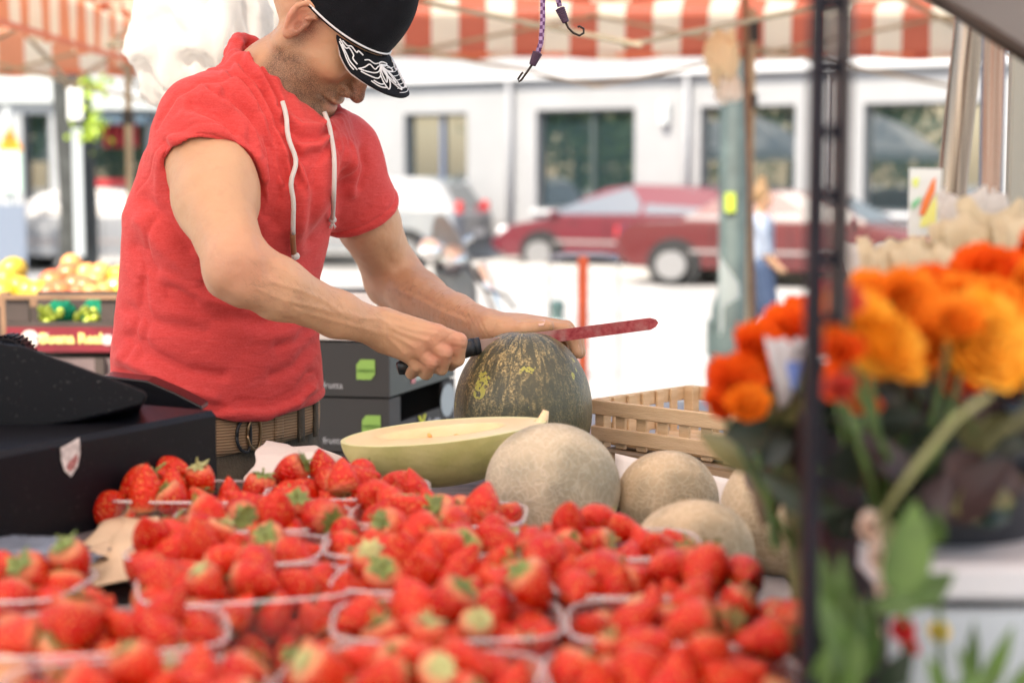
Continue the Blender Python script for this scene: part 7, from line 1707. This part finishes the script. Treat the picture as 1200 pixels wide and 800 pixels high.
# dark bucket, vase and white shelf
bk_=thing('flower_bucket','black bucket holding the orange roses','bucket',P(1085,650,1.2)); c_=P(1085,650,1.2)
obj('shell',MB().lathe([(.066,-.27),(.088,-.02),(.092,0),(.089,.002),(.084,-.004),(.063,-.266),(0,-.266)],32,(c_.x+.01,1.24,c_.z+.115)),mat('black bucket plastic',(.008,.009,.014),.45),bk_,smooth=True)
bk2=thing('flower_bucket','black bucket at the right edge holding red orange roses','bucket',P(1200,650,1.3)); c_=P(1200,650,1.3)
obj('shell',MB().lathe([(.056,-.28),(.078,-.02),(.082,0),(.079,.002),(.074,-.004),(.053,-.276),(0,-.276)],32,(c_.x+.045,1.36,c_.z+.13)),mat('black bucket plastic b',(.008,.009,.014),.45),bk2,smooth=True)
zs_=P(1150,655,1.12).z
sh=thing('shelf','white shelf front below the flower buckets at lower right','shelf',(.42,1.2,0))
obj('board',MB().box((.445,1.30,zs_-.012),(.40,.40,.024),bev=.004),mat('white shelf board',(.50,.50,.52),.4),sh)
obj('front_panel',MB().box((.445,1.105,(zs_-.03)/2),(.39,.012,zs_-.03)),mat('pale blue grey panel',(.36,.40,.43),.5,var=.15,vscale=4),sh)
obj('side_panel',MB().box((.255,1.30,(zs_-.03)/2),(.012,.38,zs_-.03)),mat('dark panel',(.02,.02,.025),.6),sh)
# stalk with long leaf stem crossing the dark gap, lower plants
pl_=thing('potted_plant','leafy green plant with broad leaves and pale pink blossoms at lower right','plant',P(1010,830,1.0)); rt=P(1010,830,1.0)
for (bx_,by_,tx_,ty_,wd,mi,Y) in [(1050,700,1075,590,62,4,.98),(1070,700,1118,672,36,1,1.0),(1020,710,1100,700,30,1,1.02),(975,800,958,630,46,4,1.02),(985,800,990,650,38,4,1.04),(1000,800,965,700,40,1,1.0),(960,820,950,720,40,1,1.02),(1010,800,1020,700,40,1,1.05),(1030,810,1070,760,36,0,1.0),(1140,830,1190,735,26,4,1.02),(1130,830,1145,730,24,1,1.03),(1150,830,1125,760,22,4,1.0),(1110,830,1090,770,24,4,1.0),(1170,830,1230,760,26,4,1.0),(1100,830,1160,790,26,1,.99),(990,820,1010,745,30,4,.99),(950,830,970,760,34,4,1.0),(1045,650,1035,600,24,2,1.05),(1080,640,1100,600,40,1,1.05)]:
    a=P(bx_,by_,Y);b2=P(tx_,ty_,Y-.02); leaf_obj(pl_,a,b2-a,(.1,-1,.3),(b2-a).length,wd/FOC*Y,M_lf[mi],.08)
mb=MB(); mb.tube([P(1028,612,1.02),P(1075,545,1.0),P(1120,490,.99),P(1160,462,.98)],[.0022,.0028,.0026,.002],8); obj('stalk',mb,mat('olive stalk',(.24,.24,.10),.5),pl_,smooth=True)
for k,(x_,y_,r_) in enumerate([(1022,618,20),(1035,655,22),(1042,688,20),(1018,742,18),(1052,672,14)]): bloom('blossom',P(x_,y_,1.06),r_/FOC*1.06,(.3,-.8,.4),M_f[4],pl_,300+k,.9)
bloom('blossom',P(1058,738,1.02),16/FOC*1.02,(0,-.8,.5),petal_mat('red petals',(.60,.02,.03),(.70,.04,.04)),pl_,340,.8); bloom('blossom',P(1066,758,1.02),12/FOC*1.02,(0,-.8,.5),petal_mat('red petals b',(.60,.02,.03),(.70,.04,.04)),pl_,341,.8)
bloom('blossom',P(1100,740,1.03),14/FOC*1.03,(0,-.8,.5),petal_mat('yellow petals',(.80,.60,.05),(.80,.66,.10)),pl_,342,.8)
mb=MB()
for x_ in (955,975,990,1005,1060,1100): mb.tube([P(x_,700,1.02),P(x_+4,830,1.02)],.002,6)
obj('stem',mb,M_lf[1],pl_,smooth=True)
mb=MB(); mb.lathe([(.05,-.14),(.065,0),(.068,.004),(.06,0),(.045,-.13),(0,-.13)],24,rt+Vector((.0,.02,-.02))); obj('pot',mb,mat('dark teal pot',(.02,.10,.08),.4),pl_,smooth=True)
stn=thing('plant_stand','dark stand below the leafy plant at the lower right','stand',(rt.x,rt.y,0)); obj('top',MB().box((rt.x,rt.y+.02,rt.z-.172),(.16,.16,.02)),M_dkw,stn); obj('leg',MB().box((rt.x,rt.y+.02,(rt.z-.183)/2),(.04,.04,rt.z-.183)),M_dkw,stn)
